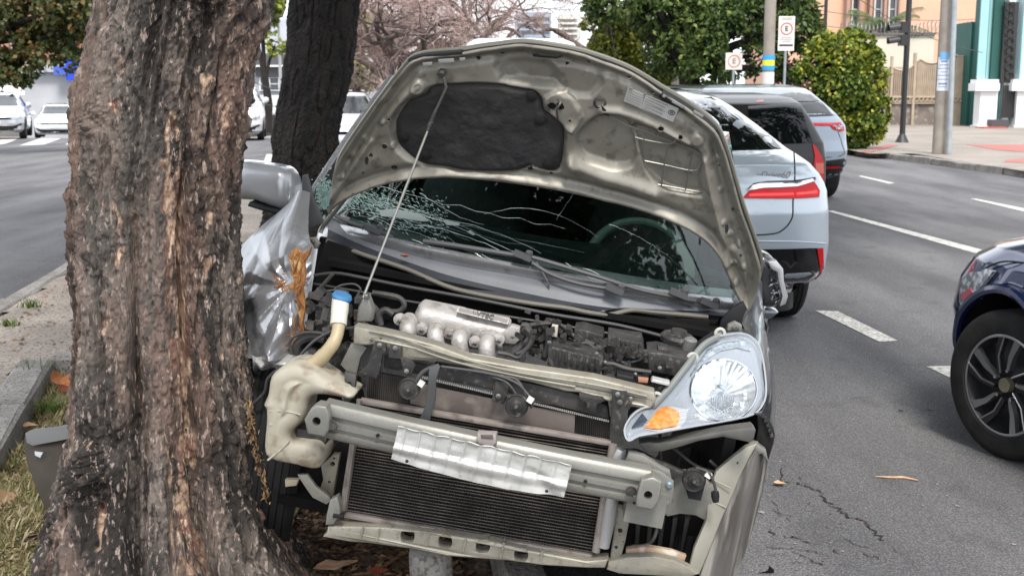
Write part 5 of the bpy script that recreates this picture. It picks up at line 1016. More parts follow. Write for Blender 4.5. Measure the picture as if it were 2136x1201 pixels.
# perforate: real openings
holes_px = [(*h_(830, 343), 5, 4), (*h_(967, 322), 5, 3), (*h_(1345, 383), 4, 3), (*h_(1475, 360), 4, 3), (*h_(1712, 450), 5, 4), (*h_(1850, 533), 4, 4), (*h_(290, 843), 6, 6), (*h_(347, 968), 7, 6), (*h_(1368, 693), 3, 3), (*h_(1897, 735), 6, 5), (*h_(120, 1100), 3, 2), (*h_(320, 680), 4, 3), (*h_(215, 890), 4, 4), (*h_(1260, 615), 10, 9), (*h_(1308, 612), 9, 9), (*h_(1135, 990), 6, 4), (*h_(1255, 1018), 5, 3), (1420, 280, 4, 4), (1516, 470, 4, 9), (1528, 432, 3, 3), (1545, 522, 3, 3), (1500, 345, 3, 2), (768, 330, 4, 9), (760, 355, 3, 3)]
pts = FW; P0 = np.array([[FW.P(X[i, j], Y[i, j], HP) for j in range(NV)] for i in range(NU)]); PH = P0+HN*hgt[..., None]
mb = MB(); mb.grid(PH); Vh = np.array(mb.V); Fh = np.array(mb.F); ctr = PXY.reshape(-1, 2)[Fh].mean(1); keep = np.ones(len(Fh), bool)
for (cx, cy, rx, ry) in holes_px: keep &= ((ctr[:, 0]-cx)/rx)**2+((ctr[:, 1]-cy)/ry)**2 > 1
n0 = len(Vh); V = np.concatenate([Vh, Vh-np.tile(HN*.004, (n0, 1))]); Fk = Fh[keep]; F = np.concatenate([Fk, Fk[:, ::-1]+n0])
bonnet = fastmesh('bonnet', V, F, HOODM, WR, None, True)
for (cx, cy, rx, ry) in holes_px[:12]:            # rolled hole lips
    ij = np.unravel_index(np.argmin((X-cx)**2+(Y-cy)**2), X.shape); hh = hgt[ij]; mb = MB(); mb.tube([FW.P(cx+(rx+.6)*math.cos(t), cy+(ry+.6)*math.sin(t), HP)+HN*(hh+.0005) for t in np.linspace(0, 2*math.pi, 14)], .0012, 5, False); mb.build('hole_lip', HOODM, bonnet)
skin = P0-HN*(.030+.02*sstep(0, 90, so)[..., None]); skin = P0-HN[None, None]*(.034+.022*sstep(0, 90, so))[..., None]; cen_ = P0.reshape(-1, 3).mean(0); skin = cen_+(skin-cen_)*1.006
sheet('bonnet_skin', skin[::4, ::5], .004, WSIL, bonnet, (0, 1, .5))
rim = [P0[i, -1]-HN*.016 for i in range(0, NU, 3)]; MB().tube(rim, .0085, 8).build('bonnet_hem', mat('hem_paint', (.20, .195, .165), .4, .5), bonnet)
MB().tube([P0[i, 0]-HN*.006+HN*.004 for i in range(6, NU-6, 3)], .006, 8).build('bonnet_hem', MATS['hem_paint'], bonnet)
rubs = [P0[i, -1]+HN*.008 for i in range(NU) if 855 < T_[i, 0] < 968 and T_[i, 1] < 130]; MB().tube(rubs, [.009]*len(rubs), 8).build('rubber_seal', BLKPL, bonnet)
rubs = [P0[i, -4]+HN*.010 for i in range(NU) if 1378 < T_[i, 0] < 1494 and T_[i, 1] < 275]; MB().tube(rubs, .013, 8).build('rubber_seal', BLKPL, bonnet)
HPP = lambda off: (HP[0]-off*math.hypot(1, .466), HP[1], HP[2])
for q in ([(881, 131), (901, 129), (901, 137), (883, 139)], [(914, 124), (946, 122), (947, 131), (915, 133)], [(958, 121), (970, 120), (970, 127), (959, 128)], [(1384, 196), (1390, 200), (1386, 205), (1381, 202)], [(1404, 208), (1428, 221), (1424, 227), (1401, 214)], [(1448, 229), (1468, 241), (1465, 247), (1446, 235)]):
    plate(FW, 'seal_clip', q, HPP(.030), .008, mat('clip_grey', (.30, .30, .29), .5), bonnet, .0015)
plate(FW, 'bump_stop', H_((1145, 312), (1180, 308), (1200, 318), (1290, 325), (1318, 312), (1322, 330), (1290, 342), (1200, 335), (1150, 330)), HPP(.022), .014, BLKPL, bonnet, .003)
# insulator pad
padw = smooth(ins, 3); q2 = [(p[0], p[2]) for p in (FW.P(a, b, HPP(-.004)) for a, b in padw)]; PADM = mat('insulation_felt', (.017, .017, .018), .75, c2=(.028, .026, .024), scale=7, bump=.35, bscale=60)
gx = np.linspace(0, 1, 90); cx0, cy0 = padw[0]*0+np.mean(padw, 0); PA = []
pw = resample(np.vstack([padw, padw[:1]]), 200)[:-1]
for t in np.concatenate([[0, .015, .03, .05, .08], np.linspace(.12, 1, 22)]):
    r_ = []
    for (x, y) in pw:
        xx, yy = cx0+(x-cx0)*(1-t), cy0+(y-cy0)*(1-t); hh = -.016+.014*min(1, t/.08)**.5+.004*float(fbm(np.array(xx/40), np.array(yy/40), o=3, seed=6))*(t > .05); r_.append(FW.P(xx, yy, HP)+HN*hh)
    PA.append(r_)
mb = MB(); mb.grid(np.array(PA).transpose(1, 0, 2), True); mb.build('insulation_pad', PADM, bonnet, ang=60)
for q in ((1140, 560), (395, 800), (1190, 700), (520, 905), (1240, 960)): p = FW.P(*h_(*q), HPP(.004)); mb = MB(); mb.lathe([(.018, 0), (.018, .002), (.008, .005), (0, .005)], p, HN, 14); mb.build('pad_clip', BLKPL, bonnet)
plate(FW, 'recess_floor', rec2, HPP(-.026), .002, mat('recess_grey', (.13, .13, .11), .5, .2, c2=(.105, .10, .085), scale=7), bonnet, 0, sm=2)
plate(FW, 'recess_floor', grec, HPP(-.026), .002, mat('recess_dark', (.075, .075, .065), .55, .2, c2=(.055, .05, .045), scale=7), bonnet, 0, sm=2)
WIRE = mat('steel_wire', (.20, .195, .175), .4, .6)
wr_ = []
for L_ in ([(1255, 233), (1300, 258), (1352, 278), (1400, 296), (1440, 310), (1462, 322)], [(1325, 287), (1345, 292), (1375, 298), (1400, 300), (1412, 290)], [(1345, 336), (1385, 344), (1440, 356), (1458, 350), (1464, 325)], [(1372, 385), (1410, 392), (1466, 402)], [(1394, 300), (1386, 340), (1380, 385)], [(1444, 318), (1438, 352), (1430, 395)], [(1346, 280), (1341, 305), (1345, 330)]):
    wr_.append(MB().tube(smooth([FW.P(a, b, HPP(.010)) for a, b in L_], 4, False), .0028, 6).build('wire_guard', WIRE, bonnet))
for q, r1_ in ((h_(1540, 598), .020), (h_(2012, 775), .018), ((1476, 420), .020), (h_(1900, 735), .012), ((1478, 445), .013)):
    p = FW.P(*q, HPP(.004)); mb = MB(); mb.lathe([(r1_, -.01), (r1_, .004), (r1_*.7, .006), (r1_*.6, -.002), (0, -.002)], p, HN, 18); mb.build('grommet', DKM, bonnet)
plate(FW, 'dark_bracket', H_((1545, 610), (1575, 640), (1600, 680), (1560, 670)), HPP(.018), .004, BLKPL, bonnet)
# latch striker
plate(FW, 'striker_plate', H_((1225, 590), (1250, 550), (1320, 535), (1390, 560), (1400, 600), (1380, 690), (1310, 700), (1250, 660)), HPP(.002), .003, HOODM, bonnet, .002, holes=[circ(*h_(1262, 615), 9, 8), circ(*h_(1312, 615), 8, 9)], sm=2)
MB().tube(smooth([FW.P(*h_(x, y), HPP(o_)) for x, y, o_ in ((1300, 580, .012), (1310, 600, .045), (1290, 640, .045), (1295, 690, .012))], 5, False), .0035, 8).build('striker', ZINC, bonnet)
# sticker
lb = plate(FW, 'warning_label', H_((1705, 507), (2000, 632), (1965, 712), (1678, 592)), HPP(.014), .001, mat('label_paper', (.42, .42, .40), .5), bonnet, 0)
def lab(px0, py0, px1, py1, w):               # line of fine print on the sticker
    p, q = FW.P(*h_(px0, py0), HPP(.0165)), FW.P(*h_(px1, py1), HPP(.0165)); mb = MB(); mb.tube([p, q], w, 4); mb.build('print_line', mat('label_ink', (.14, .14, .135), .6), lb)
for k in range(6): lab(1703-5*k, 522+13*k, 1795-5*k, 560+13*k, .0007)
for k in range(7): lab(1815-5*k, 565+13*k, 1935-5*k-(k % 3)*9, 615+13*k, .0007)
lab(1800, 555, 1782, 632, .0006); lab(1712, 512, 1732, 520, .0022); lab(1795, 545, 1812, 552, .0022)
p = FW.P(*h_(1957, 657), HPP(.017)); Rm = Matrix.Rotation(R(10), 4, 'Y') @ FACE
mb = MB(); mb.tube([p+np.array([.0085*math.cos(t)*1.1, 0, .0065*math.sin(t)]) for t in np.linspace(0, 6.283, 20)], .0011, 5, False); mb.build('label_emblem', SBLK, lb)
text_mesh('H', .011, SBLK, lb, (p[0], p[1], p[2]), Matrix.Rotation(-.0, 4, 'Y') @ FACE, ext=.0004, name='label_emblem_letter', bold=.0004)
# bonnet edges: hinge arms and stay rod
for L_ in ([(742, 392, .90), (722, 412, .93), (700, 440, .96), (676, 470, 1.0), (668, 486, 1.0)], [(1512, 470, .90), (1520, 520, .92), (1535, 570, .95), (1540, 610, .98), (1532, 655, 1.0)]):
    ptube(FW, L_, .0075).build('hinge_arm', GREYM, WR)
rod = [(923, 150), (926, 165), (931, 182), (918, 212), (905, 240)]; rp = [FW.P(a, b, HPP(.03)) for a, b in rod]; endp = FW.P(757, 622, .26)
rp += [rp[-1]+(endp-rp[-1])*t for t in (.12, .3, .6, .85, 1)]; MB().tube(rp, .0042, 8).build('stay_rod', mat('stay_steel', (.20, .20, .185), .4, .6), WR)
MB().tube([rp[4]+(endp-rp[4])*t for t in (-.03, .0, .06, .1)], [.006, .008, .0085, .006], 10).build('stay_grip', DUST, WR)
p = FW.P(923, 150, HPP(.01)); mb = MB(); mb.lathe([(.012, 0), (.012, .02), (.008, .026), (0, .026)], p, HN, 14); mb.build('stay_socket', DUST, bonnet)
# ---- cowl, wipers, engine bay shell
rowA = [(684, 448, 1.12), (760, 486, 1.05), (850, 522, .99), (950, 546, .955), (1090, 572, .93), (1250, 600, .95), (1400, 622, 1.0), (1534, 632, 1.10)]
rowB = [(684, 478, 1.06), (760, 513, .99), (850, 546, .93), (950, 578, .895), (1090, 610, .87), (1250, 639, .89), (1400, 650, .94), (1538, 652, 1.03)]
rowC = [(682, 500, 1.02), (760, 530, .93), (850, 560, .89), (950, 600, .86), (1090, 627, .84), (1229, 648, .855), (1315, 643, .90), (1520, 660, 1.0)]
sheet('cowl_panel', patch(FW, [rowA, [(x, (y+rowB[i][1])/2-2, z*.5+rowB[i][2]*.5-.01) for i, (x, y, z) in enumerate(rowA)], rowB], 6, 6), .004, COWLG, WR, (0, -1, 1))
sheet('cowl_front', patch(FW, [rowB, rowC], 3, 6), .006, mat('cowl_dark', (.022, .025, .032), .45), WR, (0, -1, 1))
ptube(FW, [(682, 503, .98), (760, 532, .92), (850, 562, .88), (950, 603, .85), (1090, 630, .83), (1180, 642, .84), (1229, 652, .85), (1272, 656, .87), (1315, 647, .89), (1358, 650, .92), (1476, 661, .97)], .008).build('cowl_seal', mat('seal_grey', (.13, .12, .10), .5), WR)
for k in range(9): p = FW.P(720+k*92, 488+k*17.5 if k < 6 else 575+(k-5)*12, .99-.008*k*(8-k)/2); 
WIP = mat('wiper_black', (.065, .066, .07), .45)
for L_, r_ in (([(883, 503, .945), (960, 514, .93), (1090, 535, .915)], .0085), ([(1085, 530, .905), (1140, 545, .90), (1250, 578, .90), (1330, 603, .91), (1400, 618, .93), (1450, 628, .96)], .0075), ([(760, 470, 1.02), (800, 486, .99), (850, 510, .97), (905, 532, .95)], .008), ([(1110, 548, .90), (1150, 572, .89), (1210, 592, .88), (1285, 604, .89)], .007), ([(685, 440, 1.10), (720, 460, 1.06), (770, 478, 1.02)], .007), ([(1145, 600, .885), (1141, 585, .885), (1119, 547, .90)], .003)):
    ptube(FW, L_, r_).build('wiper_arm', WIP, WR)
for L_ in ([(883, 507, .95), (1000, 524, .93), (1092, 540, .92)], [(1150, 560, .92), (1300, 606, .94), (1440, 640, .98)]): ptube(FW, L_, .0045).build('wiper_blade', RUBBER, WR)
for q in ((1090, 533, .90), (1415, 612, .93), (1282, 603, .885), (780, 478, 1.0), (1480, 632, .97)):
    p = FW.P(*q); mb = MB(); mb.box(p, (.06, .03, .018), Matrix.Rotation(.2, 3, 'Y')); mb.lathe([(.013, 0), (.011, .012), (0, .014)], p+np.array([.02, 0, .006]), (0, -.3, 1), 12); mb.build('wiper_pivot', WIP, WR)
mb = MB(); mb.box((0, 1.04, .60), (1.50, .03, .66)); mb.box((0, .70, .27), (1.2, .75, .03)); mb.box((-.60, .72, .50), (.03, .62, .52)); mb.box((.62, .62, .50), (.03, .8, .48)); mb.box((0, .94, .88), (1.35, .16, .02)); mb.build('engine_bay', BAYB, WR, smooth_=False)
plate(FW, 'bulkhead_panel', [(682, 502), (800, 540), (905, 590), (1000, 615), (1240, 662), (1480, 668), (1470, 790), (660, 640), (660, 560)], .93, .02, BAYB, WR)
ptube(FW, [(655, 575, .80), (700, 570, .80), (760, 580, .79), (850, 598, .78), (1000, 625, .76), (1150, 655, .76), (1290, 678, .77), (1400, 706, .78)], .006).build('bulkhead_flange', mat('flange_dark', (.06, .06, .06), .4, .3), WR)
ptube(FW, [(655, 592, .74), (760, 610, .72), (850, 628, .70), (1060, 660, .68), (1300, 700, .7)], .004).build('bulkhead_flange', MATS['flange_dark'], WR)
# ---- radiator and condenser
def quadgrid(F_, quad, y, n, horizontal=True):
    TL, TR, BR, BL = [np.array(q, float) for q in quad]; out = []
    for i in range(n):
        t = (i+.5)/n; a, b = (TL+(BL-TL)*t, TR+(BR-TR)*t) if horizontal else (TL+(TR-TL)*t, BL+(BR-BL)*t); out.append((F_.P(*a, y), F_.P(*b, y)))
    return out
rq = [(768, 774), (1274, 872), (1271, 930), (764, 856)]; cq = [(752, 838), (1275, 924), (1236, 1160), (712, 1070)]
plate(FW, 'radiator_core', rq, .185, .02, mat('core_dark', (.03, .026, .023), .8), WR, 0)
mb = MB()
for p, q in quadgrid(FW, rq, .178, 118, False): mb.tube([p, q], .0011, 4)
o = mb.build('radiator_fins', FINM, WR); o['kind'] = 'stuff'
plate(FW, 'condenser_core', cq, .142, .012, mat('core_dark2', (.018, .015, .013), .85, bump=.8, bscale=500), WR, 0)
tubes = quadgrid(FW, cq, .132, 37); me0 = None
for p, q in tubes:
    mb = MB(); d = (q-p)/10; n = np.array([p+d*i+np.array([0, 0, rnd.gauss(0, .0004)]) for i in range(11)]); mb.tube(n, .0015, 5); mb.build('condenser_tube', CONDM, WR)
mb = MB()
for i in range(36):                            # corrugated fins between the tubes
    (p0, q0), (p1, q1) = tubes[i], tubes[i+1]; N_ = 90
    for k in range(N_):
        t = (k+.5)/N_; mb.add([p0+(q0-p0)*t+[0, .004, 0], p0+(q0-p0)*(t+.3/N_)+[0, .004, 0], p1+(q1-p1)*(t+.55/N_)+[0, .004, 0], p1+(q1-p1)*(t+.25/N_)+[0, .004, 0]], [(0, 1, 2, 3)])
o = mb.build('condenser_fins', mat('fin_brown', (.007, .006, .0055), .9, spec=.1), WR, smooth_=False); o['kind'] = 'stuff'
plate(FW, 'condenser_rail', [(752, 832), (1275, 921), (1274, 931), (751, 843)], .120, .02, PINK, WR)
plate(FW, 'condenser_rail', [(713, 1068), (1237, 1157), (1233, 1166), (712, 1079)], .120, .02, PINK, WR)
for (a, b, c, d_2) in (((742, 835), (753, 836), (721, 1068), (706, 1066)), ((728, 935), (735, 937), (722, 1064), (711, 1063))): plate(FW, 'condenser_header', [a, b, c, d_2], .105, .022, PINK, WR, .008)
ptube(FW, [(1279, 926, .11), (1262, 1030, .11), (1243, 1150, .11)], .011, 12, 0).build('condenser_header', PINK, WR)
ptube(FW, [(1296, 936, .11), (1290, 955, .11), (1270, 1080, .11), (1259, 1140, .11)], [.014, .019, .019, .015], 14, 0).build('drier_bottle', mat('drier_silver', (.5, .5, .49), .4, .6, c2=(.4, .4, .38), scale=9), WR)
plate(FW, 'deflector_panel', [(856, 794), (880, 800), (906, 807), (1050, 836), (1200, 866), (1198, 907), (1050, 883), (895, 853), (855, 842)], .150, .005, mat('dusty_panel', (.13, .108, .097), .65, .1, c2=(.085, .068, .06), scale=6, c3=(.17, .145, .125), scale3=18, amt3=.4), WR)
plate(FW, 'radiator_tank', [(905, 758), (1000, 775), (1090, 795), (1180, 815), (1240, 832), (1268, 846), (1272, 876), (1240, 868), (1060, 822), (902, 789)], .15, .05, DUST, WR, .008)
plate(FW, 'radiator_tank', [(800, 742), (905, 764), (903, 788), (800, 768)], .17, .04, DUST, WR, .008)
mb = MB(); pA, pB = FW.P(880, 786, .145), FW.P(1271, 878, .145)
for k in range(90): mb.box(pA+(pB-pA)*(k+.5)/90, (.0033, .006, .0048))
o = mb.build('tank_crimp', mat('crimp_white', (.45, .44, .42), .45, .5), WR, smooth_=False); o['kind'] = 'stuff'
# ---- upper cross member
UB = A((720, 335), (790, 350), (900, 374), (1060, 402), (1200, 450), (1400, 522), (1700, 582), (2120, 640))+Cc((1300, 130), (1310, 175), (1275, 225), (1150, 215), (1030, 190), (860, 130))+A((1960, 710), (1750, 668), (1500, 610), (1370, 572), (1200, 545), (1060, 530), (1000, 520), (880, 442), (790, 450), (715, 440))
plate(FW, 'upper_crossmember', UB, .135, .055, BEIG, WR, .006, rings=3, holes=[circ(*a_(825, 412), 3), circ(*a_(878, 412), 2), circ(*a_(1610, 628), 2.5), circ(*c_(1160, 170), 4)], warp=lambda x, y, z: (x, y+.004*math.sin(x*23)+.003*math.sin(x*57+1), z+.0025*math.sin(x*31)))
for L_ in ([(770, 690, .128), (840, 706, .128), (905, 730, .128), (980, 752, .128), (1080, 776, .128), (1240, 802, .128), (1350, 826, .128)], [(870, 728, .13), (960, 757, .13), (1100, 788, .13), (1200, 806, .13)]): ptube(FW, L_, .0032).build('pressed_rib', BEIG, WR)
plate(FW, 'radiator_bracket', A((840, 430), (905, 440), (912, 480), (890, 500), (872, 600), (855, 642), (745, 612), (800, 560), (820, 490)), .118, .012, DUST, WR, .003)
plate(FW, 'radiator_bracket', A((930, 447), (1000, 457), (1000, 530), (920, 520)), .116, .012, DUST, WR, .003)
plate(FW, 'horn_bracket', A((990, 517), (1060, 532), (1080, 562), (1050, 632), (1010, 612)), .115, .006, DUST, WR)
plate(FW, 'horn_bracket', A((1545, 650), (1625, 668), (1620, 725), (1590, 792), (1525, 772)), .115, .006, DUST, WR)
plate(FW, 'catch_stay', A((1160, 572), (1225, 566), (1200, 650), (1196, 760), (1168, 862), (1160, 912), (1095, 890), (1140, 800), (1152, 680)), .085, .006, mat('catch_grey', (.10, .105, .11), .45, .4, c2=(.07, .07, .07), scale=9), WR, .002, sm=1)
plate(FW, 'stay_foot', A((1050, 872), (1090, 880), (1160, 892), (1160, 930), (1050, 912)), .06, .01, GREYM, WR)
plate(FW, 'lamp_bracket', Cc((1050, 120), (1140, 130), (1135, 230), (1145, 240), (1140, 380), (1045, 360), (1050, 215)), .105, .012, DUST, WR, .003)
plate(FW, 'mount_cap', Cc((860, 140), (1000, 165), (1010, 185), (970, 200), (960, 235), (905, 225), (900, 195), (860, 165)), .115, .02, DUST, WR, .004)
plate(FW, 'side_support', A((640, 560), (700, 440), (740, 430), (800, 460), (760, 520), (735, 620), (720, 700), (650, 690), (680, 600)), .15, .02, mat('bent_grey_steel', (.16, .155, .135), .5, .3, c2=(.11, .10, .09), scale=9), WR, .004)
plate(FW, 'side_support', A((668, 600), (735, 620), (720, 760), (660, 740)), .13, .016, DKM, WR, .003, holes=[circ(*a_(693, 672), 5)])
for q, y in ((a_(872, 447), .115), (a_(963, 463), .113), (a_(825, 412), .132), (a_(1028, 598), .112), (a_(1563, 743), .112), (c_(1085, 143), .10), (c_(1098, 188), .10), (c_(1160, 170), .130), (a_(1072, 886), .058), (a_(1132, 905), .058), (a_(683, 748), .10), (a_(1060, 888), .058)): bolt(FW, *q, y, .006, WR, ZINC)
def horn(px, py, y, r_, s=1, lab=None):
    p = FW.P(px, py, y); mb = MB(); mb.lathe([(r_, .022), (r_*1.02, .012), (r_, .004), (r_*.93, .001), (r_*.86, .004), (r_*.55, .003), (r_*.5, 0), (r_*.3, -.001), (r_*.26, -.005), (r_*.1, -.006), (0, -.005)], p, (0, 1, 0), 40); hn = mb.build('horn', DUST, WR)
    mb = MB(); mb.box(p+np.array([r_*1.05, .004, r_*.75]), (.016, .014, .014), Matrix.Rotation(.4, 3, 'Y')); mb.build('connector', mat('connector_white', (.6, .6, .57), .5), hn); mb = MB(); mb.lathe([(.006, 0), (.004, -.006), (0, -.006)], p+np.array([0, -.003, 0]), (0, 1, 0), 10); mb.build('centre_nut', ZINC, hn); return hn
horn(852, 812, .085, .0285); horn(1077, 847, .085, .031); horn(1448, 1003, .10, .031)
ptube(FW, [(1077, 822, .10), (1060, 800, .10), (1040, 790, .11), (1000, 778, .12)], .003).build('horn_wire', HOSE, WR); ptube(FW, [(1107, 850, .10), (1112, 838, .10), (1095, 815, .11), (1075, 790, .12), (1040, 785, .12)], .0035).build('horn_wire', HOSE, WR); ptube(FW, [(868, 795, .10), (880, 778, .10), (896, 768, .1), (915, 762, .11)], .006).build('horn_wire', HOSE, WR)
ptube(FW, [(1452, 975, .11), (1478, 985, .10), (1490, 1010, .10), (1495, 1032, .10)], .004).build('horn_wire', HOSE, WR); plate(FW, 'horn_bracket', [(1425, 1000), (1470, 1015), (1462, 1045), (1436, 1040)], .115, .02, BLKPL, WR, .004); p = FW.P(1492, 1034, .1); mb = MB(); mb.lathe([(.010, -.012), (.011, 0), (.008, .016)], p, (.3, 0, -1), 12); mb.build('connector', BLKPL, WR)
# ---- bumper beam
def beamprof(px0, py0, px1, py1, prof, y, m, name, n=24, bend=0, warp=None):
    p, q = FW.P(px0, py0, y), FW.P(px1, py1, y); A_ = []
    for i in range(n):
        t = i/(n-1); c = p+(q-p)*t; A_.append([(c[0], c[1]+dy+bend*(2*t-1)**2, c[2]+dz) for dy, dz in prof])
    return sheet(name, np.array(A_), .0035, m, WR)
BP = [(.05, .047), (.012, .047), (.006, .044), (.004, .038), (.0, .034), (.0, .016), (.009, .012), (.009, .002), (.0, -.002), (.0, -.014), (.009, -.018), (.009, -.024), (0, -.028), (0, -.040), (.006, -.046), (.012, -.048), (.055, -.048)]
beamprof(668, 880, 1352, 1024, BP, -.03, GREYM, 'bumper_beam', 40, .018)
for pts_, nm in ((Dd((430, 290), (470, 225), (500, 205), (560, 215), (578, 260), (575, 350), (550, 395), (450, 375)), 'beam_end'), (Cc((1222, 640), (1290, 625), (1345, 655), (1330, 760), (1290, 820), (1190, 800), (1195, 740)), 'beam_end')):
    plate(FW, nm, pts_, -.045, .05, GREYM, WR, .006, holes=[circ(*(d_(503, 300) if 'd' and pts_[0][0] < 900 else c_(1262, 730)), 9, 9)], rings=3)
for q, r_ in ((d_(596, 322), 9), (c_(1163, 705), 9), (d_(860, 383), 3.4), (c_(897, 650), 3.4), (c_(1180, 775), 2.6), (d_(555, 378), 2)):
    p = FW.P(*q, -.029); mb = MB(); rr = r_/800; mb.lathe([(rr*1.18, .0), (rr*1.05, -.003), (rr*.95, 0), (rr*.9, .008), (0, .008)], p, (0, 1, 0), 20); mb.build('beam_hole', mat('hole_black', (.015, .015, .014), .8) if r_ < 5 else DKM, WR)
for (cxy) in (d_(503, 300), c_(1262, 730)): p = FW.P(*cxy, -.02); mb = MB(); mb.lathe([(.013, -.02), (.011, -.016), (.010, .02), (0, .02)], p, (0, 1, 0), 18, cap=False); mb.build('tow_socket', DKM, WR)
plate(FW, 'mounting_flange', Cc((1190, 590), (1215, 575), (1300, 580), (1350, 600), (1412, 650), (1412, 700), (1400, 775), (1350, 820), (1270, 848), (1180, 825)), .02, .01, GREYM, WR, .003)
plate(FW, 'mounting_flange', Cc((1150, 480), (1240, 500), (1330, 560), (1390, 590), (1400, 640), (1220, 600), (1180, 590), (1120, 560)), .06, .02, GREYM, WR, .004)
for q in ((1385, 670), (1360, 770)): bolt(FW, *c_(*q), .018, .008, WR, mat('zinc_blue', (.35, .45, .47), .3, .8))
mb = MB(); mb.box(FW.P(668, 905, .22), (.08, .22, .08)); mb.build('crash_box', DKM, WR); mb = MB(); mb.box(FW.P(1345, 1025, .14), (.10, .26, .09)); mb.build('crash_box', GREYM, WR)
# crumpled aluminium absorber
TL, TR, BR, BL = map(np.array, ((830, 889), (1192, 970), (1176, 1038), (816, 957))); nu, nv = 150, 40; G_ = np.zeros((nu, nv, 3))
for i in range(nu):
    for j in range(nv):
        u, v = i/(nu-1), j/(nv-1); q = (TL*(1-u)+TR*u)*(1-v)+(BL*(1-u)+BR*u)*v; q = q+np.array([0, 12*math.sin(u*math.pi)*sstep(.5, 1, v)*.8-3*math.sin(u*50)*(1-v)*.4]); p = FW.P(*q, -.062)
        rib = abs(((u*11.5) % 1)-.5)*2; up = sstep(1, .45, v)*sstep(0, .06, v); dp = .0055*up*sstep(.0, .3, rib)*(1-.5*math.exp(-((u-.88)/.06)**2))-.010*sstep(.5, .62, v)*sstep(.85, .62, v)+.012*math.exp(-((u-.72-.2*v)/.06)**2)*sstep(.3, .6, v)+.0025*float(fbm(np.array(u*9), np.array(v*3), o=2, seed=12)); G_[i, j] = p+np.array([0, dp, 0])
sheet('energy_absorber', G_, .002, ALU, WR, (0, -1, 0), 30)
for q in (d_(1030, 532), c_(671, 706)): p = FW.P(*q, -.076); mb = MB(); mb.lathe([(.0045, 0), (.0038, .002), (0, .002)], p, (0, 1, 0), 12); mb.build('absorber_hole', MATS['hole_black'], WR)
pl_ = plate(FW, 'beam_clip', Dd((1440, 370), (1550, 375), (1552, 425), (1530, 450), (1450, 435), (1432, 410)), -.055, .03, mat('clip_mauve', (.33, .29, .27), .45, .3), WR, .005, sm=1); plate(FW, 'clip_recess', Dd((1458, 378), (1530, 380), (1533, 405), (1462, 400)), -.058, .004, mat('clip_brown', (.09, .075, .065), .5), WR, .002)
# ---- lower cross member with oval openings
LB = Dd((570, 910), (700, 908), (900, 922), (1060, 930), (1200, 955))+Cc((0, 950), (350, 1005), (560, 1050), (700, 1078), (900, 1110), (1030, 1110), (1010, 1160), (900, 1150), (640, 1140), (440, 1112), (260, 1100), (130, 1082))+Dd((1270, 1082), (1060, 1042), (800, 1015), (700, 1000), (540, 972), (565, 950))
caps = []
for (cx, cy) in ((852, 1117), (931, 1128), (1009, 1140), (1089, 1156)): caps.append([(cx-2+(15 if math.cos(t) > 0 else -15)*abs(math.cos(t))**.5+3*math.sin(-t)*0, cy+14*math.sin(t)*1.0) for t in np.linspace(0, 2*math.pi, 21)[:-1]])
plate(FW, 'lower_crossmember', LB, .09, .05, BEIG, WR, .005, holes=caps+[circ(*d_(932, 917), 2), circ(*c_(203, 985), 2), circ(*c_(420, 1015), 2), circ(*c_(645, 1077), 2)], rings=3, warp=lambda x, y, z: (x, y+.004*math.sin(x*19), z+.002*math.sin(x*40)))
for k, q in enumerate(((756, 1110), (790, 1114), (893, 1124), (970, 1136), (1048, 1150), (1130, 1160))): ptube(FW, [(q[0]+2, q[1]-12, .087), (q[0]-4, q[1]+14, .087)], .003, 8, 0).build('pressed_rib', BEIG, WR)
plate(FW, 'radiator_foot', Dd((580, 760), (625, 735), (640, 800), (640, 850), (600, 900), (555, 905), (560, 850)), .08, .03, GREYM, WR, .004); plate(FW, 'radiator_foot', Dd((600, 838), (660, 848), (655, 870), (595, 862)), .075, .02, BLKPL, WR)
plate(FW, 'vertical_brace', Dd((528, 560), (600, 490), (640, 490), (615, 640), (595, 760), (570, 735), (520, 700), (540, 640)), .20, .02, BEIG, WR, .004, holes=[circ(*d_(597, 548), 5), circ(*d_(578, 652), 3), circ(*d_(605, 515), 2.5)])
plate(FW, 'bent_stay', Dd((390, 612), (450, 610), (500, 680), (580, 740), (585, 765), (560, 785), (480, 745), (440, 690)), .16, .012, INNER, WR, .003)
plate(FW, 'undertray_shard', Dd((318, 640), (400, 640), (385, 675), (320, 683)), .2, .02, mat('tan_plastic', (.42, .36, .25), .6), WR)
plate(FW, 'vertical_brace', Cc((1075, 800), (1165, 815), (1150, 900), (1130, 1000), (1100, 1110), (1040, 1105), (1060, 960)), .12, .03, BEIG, WR, .004, holes=[circ(*c_(1100, 935), 5), circ(*c_(1076, 1032), 3.5), circ(*c_(1120, 1000), 2)])
